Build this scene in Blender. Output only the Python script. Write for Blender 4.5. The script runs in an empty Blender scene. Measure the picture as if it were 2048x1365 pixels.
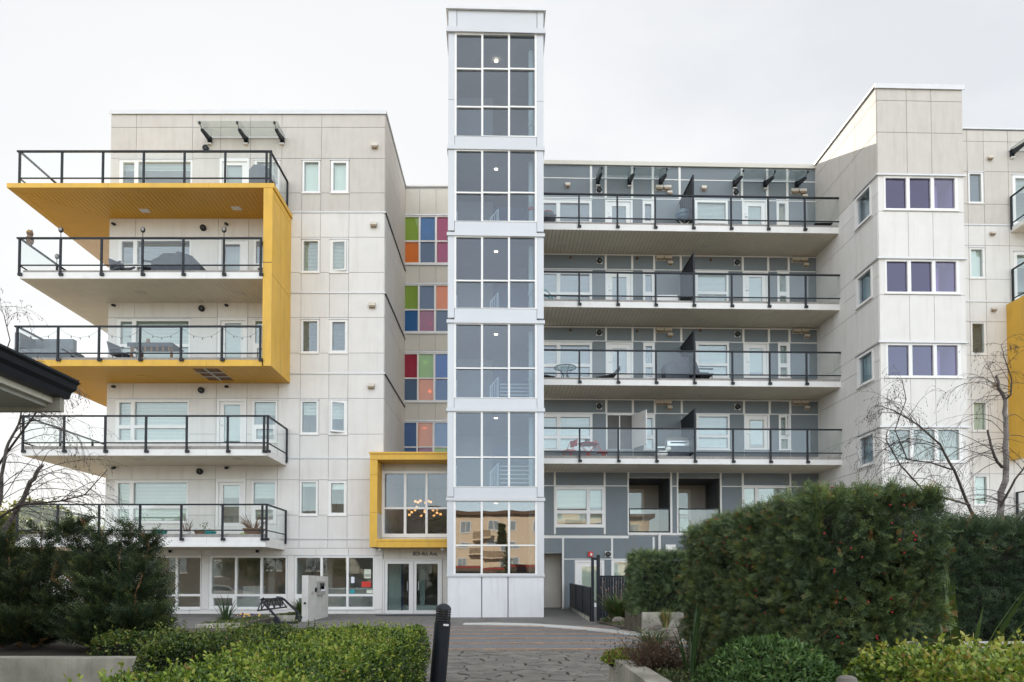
import bpy, math, random
import numpy as np
from mathutils import Vector, Matrix
R = math.radians
SC = bpy.context.scene
COL = SC.collection
random.seed(7)
# ---------------------------------------------------------------- camera, sky, sun, exposure
CAM_H = 1.07; FPX = 1400.0; CX = 1024.0; PPY = 1134.0; TILT = R(1.57)
cam_d = bpy.data.cameras.new('camera'); cam = bpy.data.objects.new('camera', cam_d); COL.objects.link(cam)
cam.location = (0, 0, CAM_H); cam.rotation_euler = (R(90) + TILT, 0, 0)
cam_d.sensor_width = 36.0; cam_d.lens = 36.0 * FPX / 2048.0
cam_d.shift_x = 0.0; cam_d.shift_y = (PPY - 682.5) / 2048.0
cam_d.clip_start = 0.05; cam_d.clip_end = 3000
SC.camera = cam
SUN_EL = R(23.0); SUN_AZ = R(-19.3)          # the sun stands behind the building, a little to the left
SKY_STRENGTH = 0.08
world = bpy.data.worlds.new('World'); SC.world = world; world.use_nodes = True
nt = world.node_tree; nt.nodes.clear()
out = nt.nodes.new('ShaderNodeOutputWorld'); bg = nt.nodes.new('ShaderNodeBackground')
sky = nt.nodes.new('ShaderNodeTexSky'); sky.sky_type = 'NISHITA'; sky.sun_disc = False
sky.sun_elevation = SUN_EL; sky.sun_rotation = SUN_AZ
sky.air_density = 1.0; sky.dust_density = 1.2; sky.ozone_density = 1.0
bg.inputs['Strength'].default_value = SKY_STRENGTH
tc = nt.nodes.new('ShaderNodeTexCoord'); mp = nt.nodes.new('ShaderNodeMapping'); mp.inputs['Scale'].default_value = (1.0, 1.0, 2.2)
nz = nt.nodes.new('ShaderNodeTexNoise'); nz.inputs['Scale'].default_value = 2.3; nz.inputs['Detail'].default_value = 7; nz.inputs['Roughness'].default_value = 0.55
rmp = nt.nodes.new('ShaderNodeValToRGB'); rmp.color_ramp.elements[0].position = 0.40; rmp.color_ramp.elements[0].color = (.95, .95, .95, 1)
rmp.color_ramp.elements[1].position = 0.62; rmp.color_ramp.elements[1].color = (1, 1, 1, 1)
mx = nt.nodes.new('ShaderNodeMix'); mx.data_type = 'RGBA'
L = nt.links.new
# clouds: thin and back-lit towards the sun, front-lit away from it, and brightened there to light the facades
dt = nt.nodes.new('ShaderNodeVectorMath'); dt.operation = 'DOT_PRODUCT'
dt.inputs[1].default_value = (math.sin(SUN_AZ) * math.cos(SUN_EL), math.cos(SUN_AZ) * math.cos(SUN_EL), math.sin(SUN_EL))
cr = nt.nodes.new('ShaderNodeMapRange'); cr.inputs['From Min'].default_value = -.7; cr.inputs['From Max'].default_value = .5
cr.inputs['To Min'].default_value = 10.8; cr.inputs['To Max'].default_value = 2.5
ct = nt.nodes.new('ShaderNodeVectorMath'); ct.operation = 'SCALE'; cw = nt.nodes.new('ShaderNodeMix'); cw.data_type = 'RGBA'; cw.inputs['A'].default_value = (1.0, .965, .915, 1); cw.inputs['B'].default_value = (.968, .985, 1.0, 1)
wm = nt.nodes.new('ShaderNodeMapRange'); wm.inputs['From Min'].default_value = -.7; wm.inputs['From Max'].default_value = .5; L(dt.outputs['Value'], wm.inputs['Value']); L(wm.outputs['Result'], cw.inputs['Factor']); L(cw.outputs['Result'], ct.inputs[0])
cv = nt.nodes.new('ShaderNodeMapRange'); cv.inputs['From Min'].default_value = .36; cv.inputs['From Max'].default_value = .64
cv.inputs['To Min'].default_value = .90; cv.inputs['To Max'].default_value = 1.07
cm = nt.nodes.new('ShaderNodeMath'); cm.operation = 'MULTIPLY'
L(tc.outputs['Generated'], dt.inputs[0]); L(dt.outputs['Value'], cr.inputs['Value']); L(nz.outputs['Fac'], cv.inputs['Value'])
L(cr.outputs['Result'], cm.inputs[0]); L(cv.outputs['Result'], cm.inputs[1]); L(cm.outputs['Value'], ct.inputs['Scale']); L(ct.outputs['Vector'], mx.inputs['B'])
L(tc.outputs['Generated'], mp.inputs['Vector']); L(mp.outputs['Vector'], nz.inputs['Vector']); L(nz.outputs['Fac'], rmp.inputs['Fac'])
fm_ = nt.nodes.new('ShaderNodeMapRange'); fm_.inputs['From Min'].default_value = -.9; fm_.inputs['From Max'].default_value = .7
fm_.inputs['To Min'].default_value = .30; fm_.inputs['To Max'].default_value = 1.0; L(dt.outputs['Value'], fm_.inputs['Value'])
fx = nt.nodes.new('ShaderNodeMath'); fx.operation = 'MULTIPLY'; L(rmp.outputs['Color'], fx.inputs[0]); L(fm_.outputs['Result'], fx.inputs[1])
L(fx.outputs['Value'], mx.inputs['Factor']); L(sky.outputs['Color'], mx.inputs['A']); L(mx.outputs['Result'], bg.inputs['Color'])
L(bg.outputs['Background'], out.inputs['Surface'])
sun_d = bpy.data.lights.new('sun', 'SUN'); sun = bpy.data.objects.new('sun', sun_d); COL.objects.link(sun)
sun_d.energy = 2.0; sun_d.angle = R(0.5); sun_d.color = (1.0, .88, .74)
sdir = Vector((math.sin(SUN_AZ) * math.cos(SUN_EL), math.cos(SUN_AZ) * math.cos(SUN_EL), math.sin(SUN_EL)))
sun.rotation_euler = sdir.to_track_quat('Z', 'Y').to_euler(); sun.location = (-30, 80, 60)
SC.view_settings.view_transform = 'Standard'; SC.view_settings.look = 'None'
SC.view_settings.gamma = 1; SC.view_settings.use_curve_mapping = False
SC.view_settings.exposure = 2.2
SC.cycles.transparent_max_bounces = 32; SC.cycles.max_bounces = 8; SC.cycles.glossy_bounces = 4
SC.cycles.use_denoising = True
SC.cycles.caustics_reflective = False; SC.cycles.caustics_refractive = False

# ---------------------------------------------------------------- picture <-> place
def ray(px, py):
    u = (px - CX) / FPX; v = (PPY - py) / FPX
    return Vector((u, math.cos(TILT) - v * math.sin(TILT), math.sin(TILT) + v * math.cos(TILT)))
CAMP = Vector((0, 0, CAM_H))
def W(px, py, d):
    r = ray(px, py); return CAMP + r * (d / r.y)
def WZ(px, py, z):
    r = ray(px, py); return CAMP + r * ((z - CAM_H) / r.z)
def WX(px, py, x):
    r = ray(px, py); return CAMP + r * (x / r.x)
class Frame:
    "a facade: origin on the ground, x along the wall, y into the building, z up"
    def __init__(s, px, d, yaw=0.0, py=700):
        p = W(px, py, d); s.yaw = yaw; s.O = Vector((p.x, d, 0)); s.px = px
        s.e = Vector((math.cos(yaw), math.sin(yaw), 0)); s.m = Vector((-math.sin(yaw), math.cos(yaw), 0))
    def q(s, px, py, y=0.0):
        r = ray(px, py); t = ((s.O - CAMP).dot(s.m) + y) / r.dot(s.m); P = CAMP + r * t
        return (P - s.O).dot(s.e), P.z
    def X(s, px, py=640, y=0.0): return s.q(px, py, y)[0]
    def Z(s, py, px=None, y=0.0): return s.q(s.px if px is None else px, py, y)[1]
    def w(s, x, y, z): return s.O + s.e * x + s.m * y + Vector((0, 0, z))
def gz(y):
    return 0.0 if y < 21.5 else min((y - 21.5) * 0.025, 0.2)

# ---------------------------------------------------------------- mesh helpers
class MB:
    def __init__(s): s.v = []; s.f = []
    def add(s, vs, fs):
        b = len(s.v); s.v += [tuple(p) for p in vs]; s.f += [tuple(i + b for i in f) for f in fs]
    def box(s, x0, x1, y0, y1, z0, z1):
        if x1 < x0: x0, x1 = x1, x0
        if y1 < y0: y0, y1 = y1, y0
        if z1 < z0: z0, z1 = z1, z0
        s.add([(x0, y0, z0), (x1, y0, z0), (x1, y1, z0), (x0, y1, z0), (x0, y0, z1), (x1, y0, z1), (x1, y1, z1), (x0, y1, z1)],
              [(0, 3, 2, 1), (4, 5, 6, 7), (0, 1, 5, 4), (1, 2, 6, 5), (2, 3, 7, 6), (3, 0, 4, 7)])
        return s
    def quad(s, a, b, c, d): s.add([a, b, c, d], [(0, 1, 2, 3)]); return s
    def prism(s, poly, lo, hi, ax='z'):
        n = len(poly)
        def pt(p, h): return {'z': (p[0], p[1], h), 'y': (p[0], h, p[1]), 'x': (h, p[0], p[1])}[ax]
        s.add([pt(p, lo) for p in poly] + [pt(p, hi) for p in poly],
              [tuple(range(n))[::-1], tuple(range(n, 2 * n))] + [(i, (i + 1) % n, n + (i + 1) % n, n + i) for i in range(n)]); return s
    def hexa(s, p):  # 8 points, bottom ring then top ring
        s.add(p, [(0, 3, 2, 1), (4, 5, 6, 7), (0, 1, 5, 4), (1, 2, 6, 5), (2, 3, 7, 6), (3, 0, 4, 7)]); return s
    def tube(s, pts, r, n=6, cap=True):
        pts = [Vector(p) for p in pts]; k = len(pts)
        rr = r if isinstance(r, (list, tuple)) else [r] * k
        rings = []; up = None
        for i, p in enumerate(pts):
            t = (pts[min(i + 1, k - 1)] - pts[max(i - 1, 0)])
            if t.length < 1e-9: t = Vector((0, 0, 1))
            t.normalize()
            if up is None:
                up = Vector((0, 0, 1)) if abs(t.z) < .9 else Vector((1, 0, 0))
            a = t.cross(up)
            if a.length < 1e-6: a = t.cross(Vector((1, .3, 0)))
            a.normalize(); b = a.cross(t); up = b
            rings.append([p + (a * math.cos(2 * math.pi * j / n) + b * math.sin(2 * math.pi * j / n)) * rr[i] for j in range(n)])
        vs = [q for g in rings for q in g]; fs = []
        for i in range(k - 1):
            for j in range(n): fs.append((i * n + j, i * n + (j + 1) % n, (i + 1) * n + (j + 1) % n, (i + 1) * n + j))
        if cap: fs += [tuple(range(n))[::-1], tuple((k - 1) * n + j for j in range(n))]
        s.add(vs, fs); return s
    def lathe(s, prof, c=(0, 0, 0), n=16, M=None):
        vs = []; fs = []; k = len(prof)
        for r, z in prof:
            for j in range(n):
                a = 2 * math.pi * j / n; p = Vector((r * math.cos(a), r * math.sin(a), z))
                if M: p = M @ p
                vs.append(p + Vector(c))
        for i in range(k - 1):
            for j in range(n): fs.append((i * n + j, i * n + (j + 1) % n, (i + 1) * n + (j + 1) % n, (i + 1) * n + j))
        fs += [tuple(range(n))[::-1], tuple((k - 1) * n + j for j in range(n))]
        s.add(vs, fs); return s
    def ball(s, c, r, n=8, m=5, sc=(1, 1, 1)):
        vs = [(c[0], c[1], c[2] - r * sc[2])]; fs = []
        for i in range(1, m):
            ph = -math.pi / 2 + math.pi * i / m
            for j in range(n):
                a = 2 * math.pi * j / n
                vs.append((c[0] + r * sc[0] * math.cos(ph) * math.cos(a), c[1] + r * sc[1] * math.cos(ph) * math.sin(a), c[2] + r * sc[2] * math.sin(ph)))
        vs.append((c[0], c[1], c[2] + r * sc[2])); last = len(vs) - 1
        for j in range(n):
            fs.append((0, 1 + (j + 1) % n, 1 + j)); fs.append((last, last - n + j, last - n + (j + 1) % n))
        for i in range(m - 2):
            for j in range(n): fs.append((1 + i * n + j, 1 + i * n + (j + 1) % n, 1 + (i + 1) * n + (j + 1) % n, 1 + (i + 1) * n + j))
        s.add(vs, fs); return s
def obj(name, mb, m, parent=None, smooth=False, kind=None, label=None):
    if isinstance(mb, MB):
        me = bpy.data.meshes.new(name); me.from_pydata(mb.v, [], mb.f); me.update()
    else: me = mb
    if not me.materials: me.materials.append(m)
    if smooth:
        for p in me.polygons: p.use_smooth = True
    o = bpy.data.objects.new(name, me); COL.objects.link(o)
    if parent is not None: o.parent = parent
    if kind: o['kind'] = kind
    if label: o['label'] = label
    return o
def tag(o, label, cat, group=None):
    o['label'] = label; o['category'] = cat
    if group: o['group'] = group
    return o
def thing(name, label, cat, loc=(0, 0, 0), rz=0.0, group=None):
    o = bpy.data.objects.new(name, None); COL.objects.link(o); o.empty_display_size = .2
    o.location = loc; o.rotation_euler = (0, 0, rz); return tag(o, label, cat, group)
def dup(root, loc, rz=None, label=None, group=None, scale=None):
    r = root.copy(); COL.objects.link(r); r.location = loc
    if rz is not None: r.rotation_euler = (0, 0, rz)
    if scale: r.scale = (scale,) * 3
    if label: r['label'] = label
    if group: r['group'] = group
    for ch in list(root.children):
        c = ch.copy(); COL.objects.link(c); c.parent = r
        for g in list(ch.children):
            d = g.copy(); COL.objects.link(d); d.parent = c
    return r
def subtract(rect, holes):
    rs = [rect]
    for h in holes:
        nx = []
        for (a, b, c, d) in rs:
            x0, x1, z0, z1 = max(a, h[0]), min(b, h[1]), max(c, h[2]), min(d, h[3])
            if x0 >= x1 - 1e-6 or z0 >= z1 - 1e-6: nx.append((a, b, c, d)); continue
            if c < z0: nx.append((a, b, c, z0))
            if z1 < d: nx.append((a, b, z1, d))
            if a < x0: nx.append((a, x0, z0, z1))
            if x1 < b: nx.append((x1, b, z0, z1))
        rs = nx
    return [r for r in rs if r[1] - r[0] > .004 and r[3] - r[2] > .004]

# ---------------------------------------------------------------- materials
def new_mat(name):
    m = bpy.data.materials.new(name); m.use_nodes = True; n = m.node_tree
    return m, n, n.nodes['Principled BSDF'], n.nodes['Material Output']
def mat(name, col, rough=.6, var=.08, scale=3.0, stretch=(1, 1, 1), rnd=0.0, bump=0.0, bscale=60.0, metal=0.0, spec=.5, dirt=None, dirtcol=(.2, .18, .15), dirt_at=(.5, .75), coat=0.0):
    m, n, p, o = new_mat(name); N = n.nodes.new; Lk = n.links.new
    g = N('ShaderNodeNewGeometry'); mpn = N('ShaderNodeMapping'); mpn.inputs['Scale'].default_value = stretch
    Lk(g.outputs['Position'], mpn.inputs['Vector'])
    nz = N('ShaderNodeTexNoise'); nz.inputs['Scale'].default_value = scale; nz.inputs['Detail'].default_value = 5
    Lk(mpn.outputs['Vector'], nz.inputs['Vector'])
    rp = N('ShaderNodeValToRGB'); rp.color_ramp.elements[0].position = .3; rp.color_ramp.elements[1].position = .7
    c = Vector(col)
    rp.color_ramp.elements[0].color = (*(c * (1 - var)), 1); rp.color_ramp.elements[1].color = (*(c * (1 + var)), 1)
    Lk(nz.outputs['Fac'], rp.inputs['Fac']); last = rp.outputs['Color']
    if dirt:
        m2 = N('ShaderNodeMapping'); m2.inputs['Scale'].default_value = dirt; Lk(g.outputs['Position'], m2.inputs['Vector'])
        n2 = N('ShaderNodeTexNoise'); n2.inputs['Scale'].default_value = 1.0; n2.inputs['Detail'].default_value = 7; n2.inputs['Roughness'].default_value = .65
        Lk(m2.outputs['Vector'], n2.inputs['Vector'])
        r2 = N('ShaderNodeMapRange'); r2.inputs['From Min'].default_value = dirt_at[0]; r2.inputs['From Max'].default_value = dirt_at[1]; r2.inputs['To Max'].default_value = .6
        Lk(n2.outputs['Fac'], r2.inputs['Value'])
        mx = N('ShaderNodeMix'); mx.data_type = 'RGBA'; mx.inputs['B'].default_value = (*dirtcol, 1)
        Lk(r2.outputs['Result'], mx.inputs['Factor']); Lk(last, mx.inputs['A']); last = mx.outputs['Result']
    if rnd:
        oi = N('ShaderNodeObjectInfo'); mr = N('ShaderNodeMapRange'); mr.inputs['To Min'].default_value = 1 - rnd; mr.inputs['To Max'].default_value = 1 + rnd
        Lk(oi.outputs['Random'], mr.inputs['Value'])
        vm = N('ShaderNodeVectorMath'); vm.operation = 'SCALE'; Lk(last, vm.inputs[0]); Lk(mr.outputs['Result'], vm.inputs['Scale']); last = vm.outputs['Vector']
    Lk(last, p.inputs['Base Color'])
    p.inputs['Roughness'].default_value = rough; p.inputs['Metallic'].default_value = metal; p.inputs['Specular IOR Level'].default_value = spec
    p.inputs['Coat Weight'].default_value = coat
    if bump:
        nb = N('ShaderNodeTexNoise'); nb.inputs['Scale'].default_value = bscale; nb.inputs['Detail'].default_value = 6
        Lk(g.outputs['Position'], nb.inputs['Vector'])
        b = N('ShaderNodeBump'); b.inputs['Strength'].default_value = bump; b.inputs['Distance'].default_value = .01
        Lk(nb.outputs['Fac'], b.inputs['Height']); Lk(b.outputs['Normal'], p.inputs['Normal'])
    return m
def glass(name, tint, refl, rough=0.0, body=None, bodyfac=0.0, wave=0.0):
    m, n, p, o = new_mat(name); N = n.nodes.new; Lk = n.links.new; n.nodes.remove(p)
    tr = N('ShaderNodeBsdfTransparent'); tr.inputs['Color'].default_value = (*tint, 1)
    gl = N('ShaderNodeBsdfGlossy'); gl.inputs['Roughness'].default_value = rough; gl.inputs['Color'].default_value = (.97, .98, 1, 1)
    lw = N('ShaderNodeLayerWeight'); lw.inputs['Blend'].default_value = .5
    pw = N('ShaderNodeMath'); pw.operation = 'POWER'; pw.inputs[1].default_value = 5; Lk(lw.outputs['Facing'], pw.inputs[0])
    mr = N('ShaderNodeMapRange'); mr.inputs['To Min'].default_value = refl; mr.inputs['To Max'].default_value = .95; Lk(pw.outputs['Value'], mr.inputs['Value'])
    under = tr.outputs['BSDF']
    if body:
        df = N('ShaderNodeBsdfDiffuse'); df.inputs['Color'].default_value = (*body, 1)
        m1 = N('ShaderNodeMixShader'); m1.inputs['Fac'].default_value = bodyfac; Lk(under, m1.inputs[1]); Lk(df.outputs['BSDF'], m1.inputs[2]); under = m1.outputs['Shader']
    if wave:
        g = N('ShaderNodeNewGeometry'); nb = N('ShaderNodeTexNoise'); nb.inputs['Scale'].default_value = .9; nb.inputs['Detail'].default_value = 1
        Lk(g.outputs['Position'], nb.inputs['Vector']); b = N('ShaderNodeBump'); b.inputs['Strength'].default_value = 1; b.inputs['Distance'].default_value = wave
        Lk(nb.outputs['Fac'], b.inputs['Height']); Lk(b.outputs['Normal'], gl.inputs['Normal'])
    ms = N('ShaderNodeMixShader'); Lk(mr.outputs['Result'], ms.inputs['Fac']); Lk(under, ms.inputs[1]); Lk(gl.outputs['BSDF'], ms.inputs[2])
    Lk(ms.outputs['Shader'], o.inputs['Surface']); return m
def emit(name, col, s):
    m, n, p, o = new_mat(name); p.inputs['Base Color'].default_value = (.8, .8, .8, 1)
    p.inputs['Emission Color'].default_value = (*col, 1); p.inputs['Emission Strength'].default_value = s; return m
def leafmat(name, stops, rough=.5, trans=.25, spec=.35):
    "stops: (position, colour) over the leaf's own tone"
    m, n, p, o = new_mat(name); N = n.nodes.new; Lk = n.links.new
    at = N('ShaderNodeAttribute'); at.attribute_name = 'tone'
    rp = N('ShaderNodeValToRGB'); el = rp.color_ramp.elements
    while len(el) < len(stops): el.new(.5)
    for e, (ps, c) in zip(el, stops): e.position = ps; e.color = (*c, 1)
    Lk(at.outputs['Fac'], rp.inputs['Fac']); Lk(rp.outputs['Color'], p.inputs['Base Color'])
    p.inputs['Roughness'].default_value = rough; p.inputs['Specular IOR Level'].default_value = spec
    tl = N('ShaderNodeBsdfTranslucent'); Lk(rp.outputs['Color'], tl.inputs['Color'])
    ms = N('ShaderNodeMixShader'); ms.inputs['Fac'].default_value = trans
    Lk(p.outputs['BSDF'], ms.inputs[1]); Lk(tl.outputs['BSDF'], ms.inputs[2]); Lk(ms.outputs['Shader'], o.inputs['Surface']); return m
M = {}
M['white_panel'] = mat('white_panel', (.73, .71, .68), .55, .03, 2, rnd=.025, dirt=(5, 5, .45), dirtcol=(.52, .48, .43), dirt_at=(.5, .98), bump=.05, bscale=40, spec=.2)
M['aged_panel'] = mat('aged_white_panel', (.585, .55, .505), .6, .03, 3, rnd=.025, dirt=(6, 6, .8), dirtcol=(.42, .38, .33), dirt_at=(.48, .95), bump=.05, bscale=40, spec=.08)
M['cool_panel'] = mat('cool_panel', (.72, .72, .73), .45, .03, 2, rnd=.02, dirt=(5, 5, .45), dirtcol=(.5, .48, .46), dirt_at=(.5, .9))
M['tower_metal'] = mat('tower_metal', (.56, .572, .588), .35, .02, 1.5, rnd=.02, metal=.15)
M['beige_panel'] = mat('beige_panel', (.62, .59, .52), .55, .03, 2, rnd=.025)
M['backing'] = mat('joint_backing', (.42, .42, .43), .8, .05)
M['flash'] = mat('flashing_metal', (.62, .62, .62), .4, .04, metal=.3)
M['blue_panel'] = mat('blue_grey_panel', (.158, .190, .212), .6, .04, 2, rnd=.03, dirt=(6, 6, .5), dirtcol=(.2, .19, .17), dirt_at=(.45, .85))
M['trim_white'] = mat('white_trim', (.74, .73, .70), .45, .02)
M['vinyl'] = mat('white_vinyl', (.80, .79, .77), .35, .015)
M['fascia'] = mat('white_fascia', (.74, .73, .71), .5, .03, 3, dirt=(2.5, 2.5, 5), dirtcol=(.45, .42, .38), dirt_at=(.55, .9))
M['curb'] = mat('deck_edge_concrete', (.33, .31, .29), .85, .16, 14)
M['black'] = mat('black_aluminium', (.014, .017, .022), .45, .1, spec=.3)
M['yellow'] = mat('yellow_panel', (.68, .40, .045), .48, .05, 2, rnd=.035, dirt=(5, 5, .7), dirtcol=(.40, .25, .07), dirt_at=(.48, .85), bump=.04, bscale=30)
M['yellow_soffit'] = mat('yellow_soffit_metal', (.66, .34, .012), .42, .03, 2, rnd=.02)
M['soffit'] = mat('grey_soffit_metal', (.69, .615, .49), .5, .04, 3)
M['soffit_gap'] = mat('soffit_gap', (.10, .09, .08), .9, .1)
M['glass'] = glass('window_glass', (.90, .955, .945), .085, wave=.0006)
M['glass_tower'] = glass('stair_glass', (.78, .84, .88), .066, wave=.0006)
M['glass_lobby'] = glass('strong_mirror_glass', (.60, .66, .68), .15, wave=.0024)  # copy of the stair glass; brighter reflection put in, no real coating
M['glass_purple_blue'] = glass('sky_tinted_film_glass', (.46, .40, .68), .10, body=(.06, .045, .13), bodyfac=.25, wave=.0006)  # bluer copy of the purple film; blue-grey reflection put into its tint
M['glass_rail'] = glass('railing_glass', (.965, .985, .98), .032, wave=.0006)
M['glass_dark'] = glass('tinted_glass', (.90, .935, .93), .06, wave=.0006)
M['glass_purple'] = glass('purple_film_glass', (.42, .32, .66), .075, body=(.05, .028, .12), bodyfac=.25, wave=.0006)
M['glass_canopy'] = glass('canopy_glass', (.93, .96, .95), .05, body=(.5, .54, .5), bodyfac=.14)
M['blind'] = mat('blind_slat', (.76, .75, .66), .55, .02)
M['blind_dim'] = mat('shaded_blind', (.17, .19, .21), .6, .03)  # darker blind copy: room shade and blue reflection put into its colour
M['room'] = mat('room_wall', (.46, .45, .42), .9, .05)
M['room_dark'] = mat('dark_room_wall', (.13, .125, .12), .9, .1)
M['concrete'] = mat('weathered_concrete', (.40, .38, .32), .9, .34, 2.6, dirt=(5, 5, 1.2), dirtcol=(.09, .085, .065), dirt_at=(.40, .75), bump=.35, bscale=45)
M['concrete_light'] = mat('pale_concrete', (.54, .53, .50), .85, .08, 5, dirt=(7, 7, .9), dirtcol=(.28, .26, .22), dirt_at=(.48, .85), bump=.2, bscale=50)
M['steel'] = mat('brushed_steel', (.55, .56, .57), .3, .03, metal=.9)
M['wood'] = mat('grey_wood', (.15, .135, .12), .8, .25, 8, (1, 1, 9))
M['brown_wood'] = mat('brown_wood', (.16, .075, .03), .7, .25, 6)
# ================================================================ generic building parts
def slats(mb, x0, x1, z0, z1, y, pitch=.05, w=.05, ang=35):
    n = max(1, int((z1 - z0) / pitch)); c = math.cos(R(ang)) * w / 2; s_ = math.sin(R(ang)) * w / 2
    for i in range(n):
        z = z1 - (i + .5) * pitch
        mb.quad((x0, y - s_, z - c), (x1, y - s_, z - c), (x1, y + s_, z + c), (x0, y + s_, z + c))
def window(parent, F, outer, panes, holes, blind=1.0, blind_m=None, gm=None, pyx=None, fm=None, y=0.0, room='room', depth=1.1, name='window', proud=.03, sill=True, skip_glass=(), blind_set=None, slat=True):
    fm = fm or M['vinyl']; gm = gm or M['glass']
    def rc(r):
        a, b, t, u = r; py = pyx if pyx is not None else (t + u) / 2; pm = (a + b) / 2
        return (F.X(a, py, y), F.X(b, py, y), F.Z(u, pm, y), F.Z(t, pm, y))
    O = rc(outer); P = [rc(p) for p in panes]
    mb = MB()
    for (a, b, c, d) in subtract(O, P): mb.box(a, b, y - proud, y + .09, c, d)
    fr = obj(name, mb, fm, parent)
    if sill:
        s = MB(); s.box(O[0] - .03, O[1] + .03, y - proud - .03, y - proud + .01, O[2] - .035, O[2] - .002); obj('sill', s, fm, fr)
        s = MB(); s.box(O[0] - .03, O[1] + .03, y - proud - .025, y - proud + .01, O[3] + .002, O[3] + .03); obj('head_flashing', s, M['flash'], fr)
    for i, p in enumerate(P):
        if i in skip_glass: continue
        ja, jb = random.uniform(-.0035, .0035), random.uniform(-.0035, .0035)      # no two panes sit quite alike
        a_, b_, c_, d_ = p[0] - .005, p[1] + .005, p[2] - .005, p[3] + .005; ya = y + .036
        obj('pane', MB().hexa([(a_, ya - ja - jb, c_), (b_, ya + ja - jb, c_), (b_, ya + ja - jb + .008, c_), (a_, ya - ja - jb + .008, c_), (a_, ya - ja + jb, d_), (b_, ya + ja + jb, d_), (b_, ya + ja + jb + .008, d_), (a_, ya - ja + jb + .008, d_)]), gm, fr)
    if blind:
        sb = MB()
        for i, p in enumerate(P):
            if blind_set is not None and i not in blind_set: continue
            top = p[3]; bot = p[3] - (p[3] - p[2]) * blind
            if slat: slats(sb, p[0] + .005, p[1] - .005, bot, top, y + .12)
            else: sb.box(p[0] + .005, p[1] - .005, y + .115, y + .12, bot, top)
        obj('blind', sb, blind_m or M['blind'], fr)
    if room:
        rb = MB(); a, b, c, d = O; e = .02; y0 = y + .10; y1 = y + depth
        rb.quad((a + e, y1, c + e), (b - e, y1, c + e), (b - e, y1, d - e), (a + e, y1, d - e))
        rb.quad((a + e, y0, c + e), (a + e, y1, c + e), (a + e, y1, d - e), (a + e, y0, d - e))
        rb.quad((b - e, y0, c + e), (b - e, y0, d - e), (b - e, y1, d - e), (b - e, y1, c + e))
        rb.quad((a + e, y0, c + e), (b - e, y0, c + e), (b - e, y1, c + e), (a + e, y1, c + e))
        rb.quad((a + e, y0, d - e), (a + e, y1, d - e), (b - e, y1, d - e), (b - e, y0, d - e))
        obj('room', rb, M[room], fr)
    if holes is not None: holes.append((O[0] + .01, O[1] - .01, O[2] + .01, O[3] - .01))
    return fr, O, P
def door(parent, F, outer, leaf, gl, holes, pyx=None, y=0.0, gm=None, blind=.9, handle='l', trim=None, fm=None, bm=None):
    def rc(r):
        a, b, t, u = r; py = pyx if pyx is not None else (t + u) / 2; pm = (a + b) / 2
        return (F.X(a, py, y), F.X(b, py, y), F.Z(u, pm, y), F.Z(t, pm, y))
    O, Lf, G = rc(outer), rc(leaf), rc(gl)
    mb = MB(); fm = fm or M['vinyl']
    for (a, b, c, d) in subtract(O, [(Lf[0], Lf[1], O[2] - 1, Lf[3])]): mb.box(a, b, y - .03, y + .09, c, d)
    fr = obj('door', mb, fm, parent)
    mb = MB()
    for (a, b, c, d) in subtract((Lf[0] + .006, Lf[1] - .006, Lf[2] + .006, Lf[3] - .006), [G]): mb.box(a, b, y + .012, y + .055, c, d)
    obj('door_leaf', mb, fm, fr)
    t = MB()
    for (a, b, c, d) in subtract((G[0] - .035, G[1] + .035, G[2] - .035, G[3] + .035), [G]): t.box(a, b, y + .002, y + .018, c, d)
    obj('glazing_trim', t, trim or fm, fr)
    obj('pane', MB().box(G[0], G[1], y + .03, y + .038, G[2], G[3]), gm or M['glass'], fr)
    if blind:
        sb = MB(); slats(sb, G[0], G[1], G[3] - (G[3] - G[2]) * blind, G[3], y + .075, .04, .04); obj('blind', sb, bm or M['blind'], fr)
    hx = Lf[0] + .07 if handle == 'l' else Lf[1] - .07; hz = Lf[2] + min(1.0, (Lf[3] - Lf[2]) * .48)
    h = MB(); h.box(hx - .02, hx + .02, y - .012, y + .014, hz - .03, hz + .03); h.box(hx - .01, hx + (.11 if handle == 'l' else -.11), y - .05, y - .03, hz - .012, hz + .012); h.box(hx - .01, hx + .01, y - .05, y, hz - .01, hz + .01)
    h.lathe([(.027, 0), (.027, .02)], (hx, y + .012, hz + .14), 10, Matrix.Rotation(R(90), 3, 'X'))
    obj('handle', h, M['steel'], fr)
    rb = MB().box(O[0] + .03, O[1] - .03, y + .5, y + .55, O[2], O[3] - .03); obj('room', rb, M['room'], fr)
    if holes is not None: holes.append((O[0] + .01, O[1] - .01, O[2] + .01, O[3] - .01))
    return fr, O, Lf, G
def islands(rs):
    "group touching rectangles"
    gs = []
    for r in rs:
        hit = [g for g in gs if any(r[0] <= q[1] + 1e-4 and q[0] <= r[1] + 1e-4 and r[2] <= q[3] + 1e-4 and q[2] <= r[3] + 1e-4 for q in g)]
        n = [r]
        for g in hit: n += g; gs.remove(g)
        gs.append(n)
    return gs
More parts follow.
